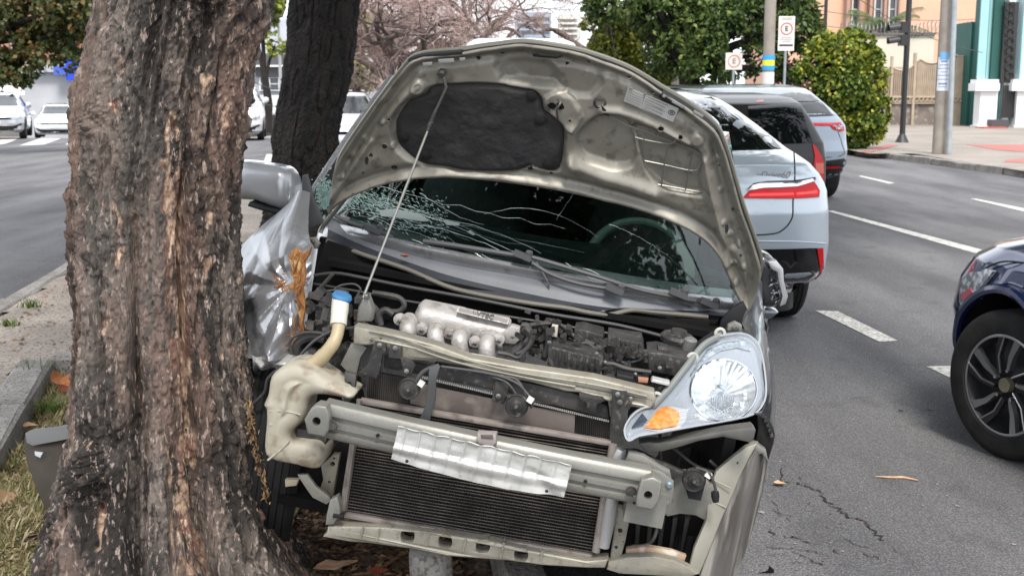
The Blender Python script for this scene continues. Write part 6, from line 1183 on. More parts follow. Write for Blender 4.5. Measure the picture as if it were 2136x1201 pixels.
# ---- right corner: inner wing, rail, liner
plate(FW, 'rail_plate', Cc((1395, 600), (1480, 590), (1600, 640), (1660, 700), (1620, 840), (1600, 882), (1540, 850), (1450, 840), (1380, 855), (1330, 835), (1400, 770)), .16, .02, GREYM, WR, .005, sm=1)
plate(FW, 'rail_plate', Cc((1120, 470), (1200, 470), (1300, 520), (1480, 600), (1400, 640), (1250, 560), (1130, 570)), .13, .02, DKM, WR, .004)
plate(FW, 'box_recess', Cc((1150, 850), (1330, 850), (1540, 855), (1600, 885), (1560, 1000), (1490, 1110), (1140, 1050)), .30, .02, BAYB, WR)
for k in range(5): plate(FW, 'crush_fold', Cc((1190+72*k, 860), (1222+72*k, 860), (1205+66*k, 1060), (1180+66*k, 1060)), .285, .02, mat('fold_dark', (.035, .033, .03), .5, .3), WR, .004)
plate(FW, 'rusty_lip', Cc((1135, 1042), (1260, 1030), (1400, 1055), (1485, 1085), (1470, 1130), (1380, 1110), (1260, 1085), (1130, 1070)), .14, .02, mat('rusty_primer', (.40, .30, .22), .7, c2=(.24, .15, .10), scale=20, c3=(.5, .45, .38), scale3=30, amt3=.4), WR, .003)
plate(FW, 'lower_arm_panel', Cc((1030, 1115), (1150, 1090), (1300, 1085), (1420, 1110), (1500, 1150), (1560, 1190), (1500, 1212), (1300, 1200), (1100, 1190), (1020, 1165)), .10, .03, BEIG, WR, .006, sm=1)
IW = Cc((1905, 425), (1850, 520), (1800, 620), (1760, 720), (1700, 850), (1640, 1000), (1600, 1100), (1560, 1195), (1500, 1155), (1530, 1040), (1590, 900), (1600, 870), (1610, 760), (1625, 680), (1660, 590), (1740, 520), (1830, 450))
plate(FW, 'inner_wing', IW, plane3(FW, [(1560, 960, .20), (1460, 1190, .13), (1480, 1050, .16)]), .02, INNER, WR, .005, holes=[circ(*c_(1783, 542), 2.2)])
for q0, q1 in (((1640, 640), (1745, 690)), ((1620, 760), (1715, 800)), ((1600, 880), (1660, 900)), ((1560, 980), (1640, 990)), ((1530, 1080), (1600, 1090))): ptube(FW, [(*c_(*q0), .165), (*c_(*q1), .165)], .0022, 6, 0).build('pressed_rib', INNER, WR)
r1 = [(*c_(1890, 470), .22), (*c_(1800, 620), .20), (*c_(1710, 820), .18), (*c_(1640, 1000), .17), (*c_(1560, 1215), .16)]; r2_ = [(*c_(1925, 490), .25), (*c_(1880, 640), .24), (*c_(1800, 840), .22), (*c_(1740, 1000), .21), (*c_(1680, 1215), .20)]; r3 = [(*c_(1965, 530), .34), (*c_(1945, 660), .33), (*c_(1880, 900), .32), (*c_(1835, 1050), .30), (*c_(1768, 1215), .28)]
Lg = patch(FW, [r1, r2_, r3], 8, 8); Lg = np.array(Lg); nn = fbm(Lg[..., 0]*14, Lg[..., 2]*5, o=3, seed=8); Lg[..., 1] += .008*nn; sheet('wing_liner', Lg, .003, LINER, WR, (0, -1, 0))
for L_ in ([(1480, 960, .25), (1500, 975, .24), (1530, 978, .24), (1560, 960, .25)], [(1400, 930, .25), (1450, 970, .22), (1500, 985, .22), (1530, 975, .24)], [(1372, 1090, .22), (1365, 1120, .2), (1350, 1135, .2), (1318, 1138, .18)], [(1375, 860, .2), (1380, 1080, .3), (1368, 1110, .25)]): ptube(FW, L_, .005).build('loose_cable', HOSE, WR)
plate(FW, 'under_lamp_panel', Cc((1210, 430), (1250, 484), (1340, 478), (1450, 450), (1560, 415), (1700, 392), (1860, 425), (1880, 400), (1890, 355), (1870, 332), (1700, 355), (1500, 395), (1330, 425), (1270, 420)), .12, .05, mat('trim_grey', (.055, .055, .05), .5, c2=(.10, .095, .085), scale=9), WR, .005)
plate(FW, 'bumper_slide', Cc((1895, 240), (1930, 240), (1990, 330), (2003, 380), (1995, 430), (1965, 525), (1905, 470), (1885, 420), (1900, 350)), .30, .05, BLKPL, WR, .006)
for k in range(5): plate(FW, 'slide_tooth', Cc((1925+11*k, 262+28*k), (1945+11*k, 258+28*k), (1950+11*k, 280+28*k), (1930+11*k, 284+28*k)), .285, .02, DUST, WR, .002)
plate(FW, 'wing_tip', Cc((1850, 425), (1895, 430), (1950, 470), (1965, 540), (1925, 490), (1880, 500), (1850, 470)), .24, .03, GREYM, WR, .004)
# right wing (front fender)
inn = [(*b_(1500, 400), .95), (*b_(1545, 520), .75), (*b_(1610, 590), .58), (*b_(1655, 720), .45), (*b_(1672, 880), .36), (*b_(1655, 990), .28), (*b_(1600, 1010), .22)]
mid = [(*b_(1590, 330), 1.02), (*b_(1610, 470), .85), (*b_(1650, 590), .68), (*b_(1690, 740), .55), (*b_(1705, 880), .46), (*b_(1700, 1010), .38), (*b_(1680, 1060), .32)]
out = [(*b_(1648, 210), 1.15), (*b_(1655, 440), .98), (*b_(1682, 600), .84), (*b_(1714, 760), .70), (*b_(1727, 900), .60), (*b_(1725, 1040), .52), (*b_(1712, 1150), .44)]
P_ = patch(FW, [inn, mid, out], 8, 8); ext = P_[-1:]+np.array([0, .35, 0])*1.0; ext[..., 0] += .01; P_ = np.concatenate([P_, ext, ext+np.array([-.01, .12, -.02])])
DSIL = mat('wing_dark_silver', (.12, .13, .145), .28, .6, coat=1., c2=(.10, .11, .12), scale=3)
sheet('front_wing', P_, .003, DSIL, WR, (1, -.3, .3))
sheet('wing_rear', np.array([[(.770+.03*math.sin(math.pi*min(1, (z-.2)/.6)), y+.03*(z > .8), z) for z in np.linspace(.26, .93, 9)] for y in np.linspace(.90, 1.42, 9)]), .004, DSIL, WR, (1, 0, 0))
plate(FW, 'hinge_gap_panel', B((1410, 470), (1470, 400), (1540, 360), (1560, 400), (1530, 470), (1520, 540), (1440, 545), (1400, 530)), .80, .02, BLKPL, WR); plate(FW, 'wing_corner', B((1470, 350), (1545, 290), (1590, 250), (1560, 380), (1500, 385)), .96, .012, mat('corner_grey', (.28, .29, .30), .35, .5), WR)
plate(FW, 'wing_bracket', B((1440, 545), (1450, 500), (1490, 480), (1530, 500), (1530, 545)), .62, .03, GREYM, WR, holes=[circ(*b_(1490, 512), 4)]); bolt(FW, *b_(1492, 512), .61, .010, WR, ZINC)
# ---- headlight
LO = B((845, 1105), (880, 1035), (940, 985), (1010, 962), (1090, 880), (1190, 752), (1290, 628), (1370, 572), (1450, 552), (1530, 546), (1590, 570), (1632, 625), (1660, 750), (1670, 880), (1650, 960), (1590, 1018), (1450, 1052), (1250, 1086), (1050, 1122), (930, 1142), (868, 1170))
PLN = plane3(FW, [(*b_(870, 1120), .03), (*b_(1530, 560), .50), (*b_(1660, 880), .34)]); off_ = lambda d: (PLN[0]+d, PLN[1], PLN[2])
plate(FW, 'lamp_housing', LO, off_(.09), .10, BLKPL, WR, .01)
hlamp = plate(FW, 'headlight', LO, off_(.030), .03, mat('lamp_bezel', (.42, .44, .47), .25, .5, c2=(.36, .38, .41), scale=5), WR, .004, holes=[circ(*b_(1420, 878), 67, 62, 40)], sm=1)
nrm = np.array([PLN[1], -1, PLN[2]]); nrm /= np.linalg.norm(nrm); pc = FW.P(*b_(1420, 878), off_(.03)); u = np.cross(nrm, [0, 0, 1]); u /= np.linalg.norm(u); v = np.cross(u, nrm)
RFL = mat('reflector_chrome', (.86, .87, .89), .22, .72, c2=(.62, .65, .69), scale=40, lo=.4, hi=.6); Aw = []
hole_loc = [FW.P(*q, off_(.032)) for q in circ(*b_(1420, 878), 69, 64, 72)]
for k in range(72):
    e = hole_loc[k]-pc; t = 2*math.pi*k/72; r_ = []
    for s_ in np.linspace(1, .02, 18): fl = .0035*(1 if (k % 4) < 2 else -1)*(1 if abs(math.sin(t)) > .45 else .2)*sstep(.15, .5, s_); r_.append(pc+e*s_-nrm*(.026*(1-s_**1.7)+fl*.7-.004))
    Aw.append(r_)
mb = MB(); mb.grid(np.array(Aw), True); mb.build('reflector_bowl', RFL, hlamp, ang=20)
mb = MB(); mb.lathe([(.017, 0), (.017, .012), (.014, .02), (.006, .022), (0, .022)], pc-nrm*.024+v*.012, nrm, 24); mb.build('bulb_shield', mat('bulb_shield', (.6, .62, .65), .15, .9), hlamp)
mb = MB(); mb.tube([q+nrm*.002 for q in hole_loc]+[hole_loc[0]+nrm*.002], .0035, 8, False); mb.build('reflector_ring', CHROME, hlamp)
RIB = mat('lamp_ribs', (.7, .72, .75), .12, .8)
for k in range(11):                            # vertical optics left and below the bulb
    x = 1352+k*13; mb = MB(); mb.tube([FW.P(*b_(x, 905+abs(k-5)*3), off_(.045)), FW.P(*b_(x-4, 1000-abs(k-5)*7), off_(.040))], .0022, 6); mb.build('optic_rib', RIB, hlamp)
for (cx, cy, rx, ry) in ((1255, 960, 16, 13), (1525, 960, 14, 20), (1545, 900, 12, 20), (1500, 640, 30, 14)):
    p = FW.P(*b_(cx, cy), off_(.040)); mb = MB(); mb.lathe([(rx/2000, 0), (rx/2300, .006), (rx/4000, .002), (0, .004)], p, nrm, 8); mb.build('optic_facet', RFL, hlamp, smooth_=False)
plate(FW, 'lens_band', B((1330, 640), (1420, 600), (1540, 585), (1590, 620), (1580, 650), (1500, 630), (1400, 650), (1310, 710), (1240, 800), (1225, 790)), off_(.024), .006, mat('lens_band', (.60, .63, .66), .15, .7, c2=(.3, .33, .36), scale=70), hlamp, .002)
am = plate(FW, 'turn_signal', B((965, 1095), (1000, 1045), (1050, 985), (1100, 975), (1160, 1000), (1170, 1040), (1150, 1085), (1040, 1105)), off_(.018), .012, mat('amber_lens', (.80, .20, .03), .15, .1, c2=(.90, .33, .08), scale=60, lo=.4, hi=.6, coat=.6), hlamp, .003)
plate(FW, 'signal_frame', B((955, 1105), (1010, 1035), (1060, 975), (1110, 965), (1215, 985), (1205, 1050), (1170, 1100), (1040, 1118)), off_(.026), .006, mat('signal_frame', (.6, .6, .6), .25, .6), hlamp, .002)
for k in range(5): plate(FW, 'side_grille_slot', B((888+14*k, 1092-4*k), (948+6*k, 1010+8*k), (956+6*k, 1018+8*k), (896+14*k, 1100-4*k)), off_(.022), .004, mat('slot_dark', (.03, .04, .06), .3), hlamp, .001)
puff(FW, 'lens', LO, off_(.004), .01, CLEAR, hlamp, .03, .005, 3, False)
tb = [FW.P(*q, off_(.012)) for q in smooth(LO, 3)]; MB().tube(tb+[tb[0]], .0028, 6, False).build('lens_seal', mat('lens_edge', (.30, .32, .34), .25), hlamp)
for L_ in (B((1010, 965), (1100, 870), (1200, 745), (1300, 618), (1390, 565)), ): MB().tube([FW.P(*q, off_(.01)) for q in smooth(L_, 4, False)], .009, 8).build('lamp_rim', mat('rim_grey', (.22, .23, .22), .4, .3), WR)
for q in ((1400, 545), (1240, 690), (1030, 920)): p = FW.P(*b_(*q), off_(.03)); mb = MB(); mb.lathe([(.017, 0), (.017, .012), (.009, .014), (.008, .004), (0, .004)], p, (0, -1, .3), 14); mb.build('lamp_lug', mat('lug_grey', (.30, .30, .28), .5), WR)
# ---- engine: intake manifold
ax0, ax1 = FW.P(*a_(1075, 262), .42), FW.P(*a_(1640, 372), .44); dd = ax1-ax0; Ld = np.linalg.norm(dd); dd /= Ld; upv = np.array([0, -.25, 1.]); upv -= dd*upv.dot(dd); upv /= np.linalg.norm(upv); fw_ = np.cross(dd, upv); Am = []
for i in range(40):
    t = i/39; e = min(1, (math.sin(min(t/.09, 1)*math.pi/2))**.6*1.)*min(1, (math.sin(min((1-t)/.05, 1)*math.pi/2))**.5); c = ax0+dd*Ld*t; a1 = .038*e*(1+.1*(t < .5)-.1*t); b1 = .052*e
    Am.append([c+upv*(a1*abs(math.sin(s_))**.75*np.sign(math.sin(s_)))+fw_*(b1*abs(math.cos(s_))**.75*np.sign(math.cos(s_))) for s_ in np.linspace(0, 2*math.pi, 40, endpoint=False)])
Am = np.array(Am).transpose(1, 0, 2); mb = MB(); mb.grid(Am, True); im = mb.build('intake_manifold', CAST, WR, ang=50)
for (x0, y0, x1, y1, x2, y2) in ((1045, 300, 1035, 345, 1040, 400), (1215, 335, 1195, 385, 1205, 455), (1355, 365, 1335, 420, 1345, 500), (1515, 395, 1495, 450, 1500, 530)):
    L_ = smooth([FW.P(*a_(x0, y0), .40), FW.P(*a_(x1, y1), .345), FW.P(*a_(x2, y2), .34), FW.P(*a_(x2+4, y2+60), .35)], 6, False); MB().tube(L_, .0235, 20).build('intake_runner', CAST, im)
    MB().tube([L_[2], L_[4]], .027, 20).build('runner_collar', CAST, im)
for (x, y) in ((1115, 355), (1275, 380), (1425, 430), (1565, 415), (985, 300)): p = FW.P(*a_(x, y), .36); mb = MB(); mb.lathe([(.017, 0), (.017, .02), (.008, .021), (.008, .028), (0, .028)], p+[0, .02, 0], (0, -1, .1), 14); mb.build('manifold_boss', CAST, im); bolt(FW, *a_(x, y+6), .335, .005, im, ZINC)
plate(FW, 'manifold_flange', A((1085, 330), (1400, 400), (1590, 440), (1590, 480), (1400, 470), (1100, 400)), .40, .02, CAST, im); plate(FW, 'throttle_flange', A((1585, 370), (1640, 330), (1690, 345), (1685, 420), (1660, 442), (1600, 435)), .385, .03, CAST, im, .004)
nq = A((1328, 222), (1628, 292), (1618, 326), (1318, 252)); PM = plane3(FW, [(*nq[0], .385), (*nq[1], .395), (*nq[3], .372)]); nb = plate(FW, 'name_plate', nq, (PM[0]-.0, PM[1], PM[2]), .01, CAST, im, .002)
plate(FW, 'name_recess', A((1336, 229), (1622, 296), (1614, 318), (1328, 248)), (PM[0]-.0015, PM[1], PM[2]), .003, mat('recess_grey2', (.17, .16, .15), .6), im, .0005)
p = FW.P(*a_(1475, 272), (PM[0]-.003, PM[1], PM[2])); text_mesh('i-VTEC', .021, mat('letter_dark', (.035, .033, .03), .6), im, tuple(p), Matrix.Rotation(R(1.5), 4, 'Y') @ Matrix.Rotation(R(-58), 4, 'X').inverted(), ext=.0012, bold=.0004)
# ---- boxes, hoses and clutter in the bay
def box(nm, pts_, y, th, m, bev=.005, **k): return plate(FW, nm, pts_, y, th, m, WR, bev, rings=3, **k)
box('battery_tray', B((400, 640), (425, 625), (700, 690), (720, 710), (698, 802), (395, 738)), .24, .13, DUST)
for k in range(8): box('tray_rib', B((432+35*k, 632+8*k), (444+35*k, 635+8*k), (438+35*k, 705+8*k), (426+35*k, 702+8*k)), .232, .02, DUST, .002)
box('fuse_box', B((750, 568), (950, 600), (962, 640), (945, 708), (738, 672)), .42, .15, DUST)
for k in range(7): box('lid_rib', B((770+27*k, 572+5*k), (782+27*k, 574+5*k), (780+27*k, 600+5*k), (768+27*k, 598+5*k)), .412, .12, DUST, .002)
box('relay_box', B((555, 525), (600, 522), (722, 555), (726, 600), (700, 625), (545, 580)), .52, .12, DUST); box('relay_box', B((980, 660), (1040, 655), (1220, 690), (1222, 720), (1200, 812), (985, 765)), .34, .15, DUST)
box('relay_box', B((1040, 630), (1100, 635), (1105, 662), (1038, 655)), .36, .06, DUST); box('relay_box', B((800, 780), (900, 800), (905, 850), (795, 830)), .22, .08, BLKPL)
box('ecu_bracket', B((480, 610), (560, 640), (555, 600), (700, 640), (720, 670), (480, 625)), .40, .03, DKM)
p = FW.P(*b_(1150, 600), .52); mb = MB(); mb.lathe([(.038, -.07), (.038, 0), (.050, .004), (.052, .018), (.044, .026), (.026, .028), (.022, .04), (0, .042)], p, (0, -.1, 1), 26); mb.build('brake_reservoir', DUST, WR)
mb = MB(); mb.lathe([(.019, 0), (.019, .04), (.012, .045), (0, .045)], FW.P(*b_(1215, 655), .46), (0, -.2, 1), 16); mb.build('reservoir_cap', mat('cap_grey', (.12, .12, .115), .6), WR)
p = FW.P(*b_(605, 660), .42); mb = MB(); mb.lathe([(.045, 0), (.045, .02), (.03, .028), (.03, .014), (0, .014)], p, (0, -.4, 1), 28, cap=False); mb.build('air_duct', DUST, WR)
box('tin_plate', B((1010, 812), (1110, 835), (1100, 852), (1000, 828)), .20, .04, ALU, .002); box('orange_clip', B((925, 805), (985, 812), (980, 835), (925, 830)), .2, .02, mat('rust_orange', (.30, .14, .08), .7), .002)
mb = MB(); rr_ = random.Random(11)
for k in range(150):                          # small fittings between the big units
    t = rr_.random(); px = 1085+t*300+rr_.gauss(0, 8); py = 690+t*95+rr_.uniform(-45, 40); p = FW.P(px, py, .30+rr_.random()*.15); q = (rr_.uniform(.006, .022), rr_.uniform(.01, .03), rr_.uniform(.005, .018)); mb.box(p, q, Matrix.Rotation(rr_.uniform(-.7, .7), 3, 'Y'))
o = mb.build('small_fittings', DUST, WR, smooth_=False); o['kind'] = 'stuff'
mb = MB()
for k in range(70):
    t = rr_.random(); px = 640+t*120; py = 600+rr_.random()*190+t*20; p = FW.P(px, py, .32+rr_.random()*.2); mb.box(p, (rr_.uniform(.01, .035), .02, rr_.uniform(.008, .035)), Matrix.Rotation(rr_.uniform(-.7, .7), 3, 'Y'))
o = mb.build('small_fittings', DKM, WR, smooth_=False); o['kind'] = 'stuff'
for k in range(12):
    t = rr_.random(); px, py = 1000+t*380, 690+t*95+rr_.uniform(-25, 30); bolt(FW, px, py, .27, .005, WR, ZINC)
hoses = [([a_(830, 140), a_(900, 150), a_(985, 170), a_(1015, 215), a_(980, 250), a_(900, 245)], .45, .008), ([a_(810, 205), a_(850, 250), a_(870, 310)], .40, .012), ([a_(880, 330), a_(870, 270), a_(905, 240), a_(950, 265)], .36, .009), ([a_(1700, 330), a_(1740, 340), a_(1720, 420), a_(1650, 480)], .33, .009), ([a_(1715, 350), a_(1755, 370), a_(1735, 430), a_(1660, 490)], .32, .008), ([a_(1750, 330), a_(1850, 320), a_(1930, 330), a_(2000, 390), a_(2120, 440)], .38, .005),
         ([b_(295, 495), b_(360, 490), b_(430, 470), b_(500, 520), b_(570, 570), b_(720, 635)], .40, .006), ([b_(440, 540), b_(445, 590), b_(415, 605), b_(490, 600), b_(492, 560)], .36, .007), ([b_(405, 520), b_(400, 600), b_(380, 680)], .33, .009), ([b_(250, 520), b_(290, 560), b_(250, 620), b_(200, 660)], .32, .010), ([b_(265, 510), b_(310, 570), b_(270, 640), b_(215, 665)], .31, .008), ([b_(720, 640), b_(740, 690), b_(860, 715), b_(950, 690), b_(965, 640)], .36, .004), ([b_(560, 620), b_(620, 600), b_(700, 640), b_(740, 600)], .37, .005),
         ([b_(660, 745), b_(760, 720), b_(860, 750), b_(1000, 770)], .28, .006), ([a_(440, 190), a_(520, 120), a_(600, 30)], .60, .006), ([a_(360, 500), a_(350, 420), a_(420, 375), a_(520, 375), a_(560, 390)], .30, .005), ([a_(390, 530), a_(480, 430), a_(580, 370), a_(660, 350), a_(720, 345)], .22, .0045), ([a_(380, 500), a_(400, 430), a_(470, 395), a_(550, 410)], .32, .014), ([a_(130, 790), a_(200, 720), a_(220, 640), a_(300, 570)], .35, .005), ([a_(600, 130), a_(640, 100), a_(720, 90), a_(760, 120), a_(740, 160)], .45, .003), ([a_(560, 130), a_(640, 125), a_(690, 140)], .44, .003), ([a_(480, 240), a_(520, 215), a_(600, 220)], .42, .004), ([a_(1560, 490), a_(1620, 500), a_(1680, 520), a_(1720, 480)], .25, .006), ([a_(1230, 570), a_(1450, 600), a_(1600, 635), a_(1700, 690), a_(1730, 760)], .11, .004)]
for L_, y, r_ in hoses: ptube(FW, [(a, b, y) for a, b in L_], r_).build('hose', HOSE if r_ > .0045 else mat('thin_wire', (.05, .05, .05), .4), WR)
box('relay_box', A((495, 240), (590, 240), (590, 350), (490, 350)), .40, .08, DUST); box('bracket', A((745, 230), (780, 160), (800, 160), (830, 240), (820, 310), (735, 310)), .24, .04, GREYM, .004); box('socket', A((778, 150), (802, 150), (804, 180), (778, 180)), .23, .02, ZINC, .004)
box('relay_box', A((540, 560), (640, 500), (650, 560), (640, 660), (540, 640)), .26, .08, DUST); box('bracket', A((1660, 600), (1690, 520), (1720, 500), (1725, 520), (1700, 570), (1670, 605)), .20, .006, BLKPL, .001); box('connector', A((1875, 330), (1910, 335), (1905, 400), (1870, 395)), .33, .02, mat('cream_connector', (.42, .38, .32), .5), .002)
# ---- washer tank and filler neck
TK = A((370, 562), (455, 578), (560, 650), (655, 712), (712, 745), (685, 775), (600, 755), (490, 745), (445, 780), (430, 850), (400, 910), (345, 958), (350, 1005), (420, 1020), (500, 1032), (535, 1080), (518, 1165), (465, 1178), (350, 1150), (215, 1112), (190, 1040), (200, 900), (200, 830), (185, 805), (195, 780), (210, 740), (228, 640), (295, 580))
tk = puff(FW, 'washer_tank', TK, .06, .13, TANK, WR, .032, .0035, 3, fn=lambda X, Z, d: .006*fbm(X*9, Z*9, o=2, seed=5)-.010*sstep(.035, .05, d)+.008*np.exp(-((d-.045)/.006)**2))
ptube(FW, [(*a_(440, 585), .13), (*a_(490, 555), .13), (*a_(560, 490), .135), (*a_(615, 410), .15), (*a_(635, 320), .18), (*a_(640, 250), .20), (*a_(642, 175), .22)], [.022]*5+[.0205]*5+[.0185]*5+[.017]*5+[.0165]*5+[.016]*6, 18, 5).build('filler_neck', NECK, tk)
p = FW.P(*a_(640, 250), .20); MB().tube(smooth([FW.P(*a_(630, 330), .178), FW.P(*a_(638, 250), .20), FW.P(*a_(645, 176), .22)], 4, False), [.0225]*4+[.0235]*4+[.024], 18).build('filler_neck', mat('neck_white', (.58, .56, .48), .4), tk)
p = FW.P(*a_(650, 172), .22); mb = MB(); mb.lathe([(.026, -.004), (.028, .004), (.024, .012), (.010, .015), (0, .015)], p, (.15, -.1, 1), 24); mb.build('filler_cap', mat('blue_cap', (.05, .20, .40), .45, c2=(.04, .15, .30), scale=40), tk)
mb = MB(); mb.lathe([(.012, 0), (.012, .012), (.006, .014), (0, .014)], FW.P(*a_(683, 748), .10), (0, -1, 0), 16); mb.build('tank_bolt', ZINC, tk)
plate(FW, 'tank_rib', A((228, 900), (295, 905), (293, 925), (228, 918)), .056, .01, mat('tank_rib_tan', (.40, .36, .27), .5), tk, .003)  # flat rib in a tan slightly darker than the tank
ptube(FW, [(*a_(345, 1000), .058), (*a_(300, 1050), .056), (*a_(220, 1115), .058)], .003).build('tank_seam', TANK, tk); ptube(FW, [(*a_(230, 830), .060), (*a_(320, 830), .056), (*a_(410, 850), .060)], .0025).build('tank_seam', TANK, tk)
# ---- crushed wing against the tree
ctl = [[(585, 440, .98), (608, 418, .96), (630, 396, .94), (652, 400, .93)], [(520, 497, .86), (570, 475, .78), (615, 468, .74), (648, 480, .78)], [(478, 560, .78), (540, 548, .63), (600, 532, .56), (656, 525, .62)], [(462, 620, .72), (535, 615, .55), (590, 608, .46), (642, 612, .55)], [(462, 680, .66), (535, 680, .52), (590, 672, .44), (638, 682, .50)], [(480, 728, .62), (530, 742, .47), (580, 738, .42), (632, 742, .46)]]
Q_ = patch(FW, ctl, 26, 34); Xc, Zc = Q_[..., 0], Q_[..., 2]; n1 = fbm(Xc*6+.5*Zc, Zc*3.6, o=2, seed=51); n2 = vnoise(Xc*15+2*n1, Zc*8, 0, 52); n3 = vnoise(Xc*34, Zc*22+n2, 0, 53)
ui = np.linspace(0, 1, Q_.shape[0])[:, None]; tri = lambda a: np.abs((a % 1)-.5)*2
ic = FW.P(598, 600, .45); dx_, dz_ = Xc-ic[0], Zc-ic[2]; rr2 = np.hypot(dx_, dz_); aa = np.arctan2(dz_, dx_)
fold = .030*tri(aa*1.9+.25*n1)*np.clip(rr2/.12, 0, 1)+.020*tri(rr2*6.5+.5*n1+.15*n2)+.014*tri(Xc*9+Zc*5+.5*n1)*sstep(.95, .7, Zc)+.008*tri(Xc*17-Zc*13+.6*n2)*sstep(.95, .75, Zc)
Q_[..., 1] += (-.045*np.abs(n1)+.006*n2+.004*n3-fold+.06*np.exp(-(rr2/.05)**2))*(.45+.75*ui)
sheet('crushed_wing', Q_, .002, mat('crushed_silver', (.36, .365, .38), .30, .62, c2=(.30, .305, .32), scale=5, c3=(.26, .24, .22), scale3=40, amt3=.35, coat=.3), WR, (0, -1, 0), 28)
ctl = [[(530, 738, .42), (570, 742, .40), (610, 735, .40), (650, 730, .40)], [(536, 752, .40), (575, 758, .36), (612, 755, .37), (645, 750, .38)], [(550, 765, .42), (580, 770, .39), (605, 772, .40), (625, 768, .41)]]
Q_ = patch(FW, ctl, 10, 14); Q_[..., 1] += .045*vnoise(Q_[..., 0]*45, Q_[..., 2]*30, 0, 60); sheet('torn_flange', Q_, .002, ALU, WR, (0, -1, 0), 25)
pl2 = plate(FW, 'pillar_cover', [(630, 366), (640, 364), (652, 410), (668, 448), (672, 466), (650, 476), (628, 480), (620, 472), (632, 455), (629, 410)], .98, .02, mat('pillar_black', (.045, .048, .052), .5), WR, .004)
plate(FW, 'wing_hinge', E_((430, 460), (500, 470), (520, 500), (505, 530), (470, 520), (440, 500)), .90, .02, GREYM, WR, holes=[circ(*e_(482, 487), 3)]); bolt(FW, *e_(480, 487), .89, .008, WR, ZINC)
# broken side glass
V, F = [], []
for k in range(420):
    x, y = rc.gauss(676, 9), rc.gauss(408, 16); p = FW.P(x, y, 1.02); l = rc.uniform(.002, .008); an = rc.random()*3.1; d = np.array([math.cos(an), 0, math.sin(an)]); s_ = np.array([-d[2], 0, d[0]])*.4; n = len(V); V += [p-d*l, p+s_*l, p+d*l, p-s_*l]; F.append([n, n+1, n+2, n+3])
o = obj('shattered_glass', V, F, CRKG, WR, False); o['kind'] = 'stuff'
plate(FW, 'pillar_trim', [(655, 400), (700, 330), (775, 235), (818, 168), (826, 170), (770, 262), (716, 345), (676, 418), (662, 440)], 1.12, .04, mat('black_trim', (.02, .02, .022), .35), WR, .006)
ptube(FW, [(645, 410, 1.10), (690, 340, 1.25), (755, 245, 1.45), (816, 160, 1.65)], .012).build('roof_rail', WSIL, WR)
# door mirrors
mr_ = puff(FW, 'door_mirror', [(455, 345), (497, 338), (545, 344), (583, 351), (600, 366), (608, 392), (605, 425), (590, 441), (560, 434), (520, 420), (455, 410)], 1.18, .14, mat('mirror_shell', (.40, .41, .42), .26, .35, coat=.8), WR, .06, .006, 3)
plate(FW, 'mirror_base', [(520, 421), (560, 434), (592, 441), (606, 426), (608, 445), (590, 452), (540, 438), (515, 430)], 1.17, .1, BLKPL, mr_, .006)
mr_ = puff(FW, 'door_mirror', B((1595, 120), (1640, 85), (1700, 100), (1745, 150), (1765, 250), (1760, 340), (1735, 395), (1680, 400), (1630, 370), (1605, 290)), 1.12, .14, mat('mirror_black', (.03, .032, .035), .2, .3, coat=.6), WR, .04, .005, 3)
plate(FW, 'broken_rim', B((1680, 130), (1730, 120), (1770, 170), (1775, 240), (1800, 330), (1785, 375), (1750, 390), (1765, 330), (1745, 250), (1735, 190), (1700, 170)), 1.08, .03, SILV, mr_, .004)
V, F = [], []
for k in range(60): x, y = b_(rc.uniform(1700, 1770), rc.uniform(170, 370)); p = FW.P(x, y, 1.10); l = rc.uniform(.004, .012); an = rc.random()*3; d = np.array([math.cos(an), rc.uniform(-.4, .4), math.sin(an)]); s_ = np.array([-d[2], .3, d[0]])*.5; n = len(V); V += [p-d*l, p+s_*l, p+d*l]; F.append([n, n+1, n+2])
o = obj('mirror_shards', V, F, mat('mirror_shard', (.2, .2, .21), .08, .9), mr_, False)
plate(FW, 'mirror_stalk', B((1590, 400), (1700, 405), (1745, 425), (1700, 460), (1620, 480), (1590, 470)), 1.2, .1, DSIL, WR, .01)
# wheels
wheel(WR, .63, .56, .29, .185, 1, z=.29, steer=R(-4)); wheel(WR, -.70, .60, .29, .185, -1, z=.30, steer=R(12)); wheel(WR, -.72, 3.1, .29, .185, -1, detail=False, z=.29); wheel(WR, .72, 3.1, .29, .185, 1, detail=False, z=.29)
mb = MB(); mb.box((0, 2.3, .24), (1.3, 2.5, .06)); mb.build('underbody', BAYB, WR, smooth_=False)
# ================================================================ LOOSE THINGS
# white van ahead of the saloon, only its roof clears the raised bonnet
F6 = yawframe((.18, 16.2, 0), 6); c6 = Car(F6, [.3, .4, .7, 1.2, 1.7, 2.0, 2.16, 2.22, 2.25], [.1, .0, 0, .03, .08, .16, .3, .5, .9], [4.4, 4.5, 4.5, 4.4, 4.2, 4., 3.8, 3.6, 3.2], [.85, .9, .92, .92, .88, .82, .76, .64, .40], cn=.25, p=4)
r = root('parked_van', F6, 'white van whose pale roof just shows above the raised bonnet', 'van'); c6.body(PWH, r, [(.9, .34, .4), (3.6, .34, .4)]); underbody(c6, r, .3, 4.2)
c6.decal('rear_window', [(-.7, 1.25), (.7, 1.25), (.62, 1.8), (-.62, 1.8)], CGLASS, r, 'near', px=False)
for s_ in (-1, 1):
    c6.decal('tail_light', [(s_*.76, .9), (s_*.85, .9), (s_*.82, 1.5), (s_*.74, 1.5)], TRED, r, 'near', px=False, off=.012)
    for y in (.9, 3.6): wheel(r, s_*.8, y, .33, .2, s_, detail=False)
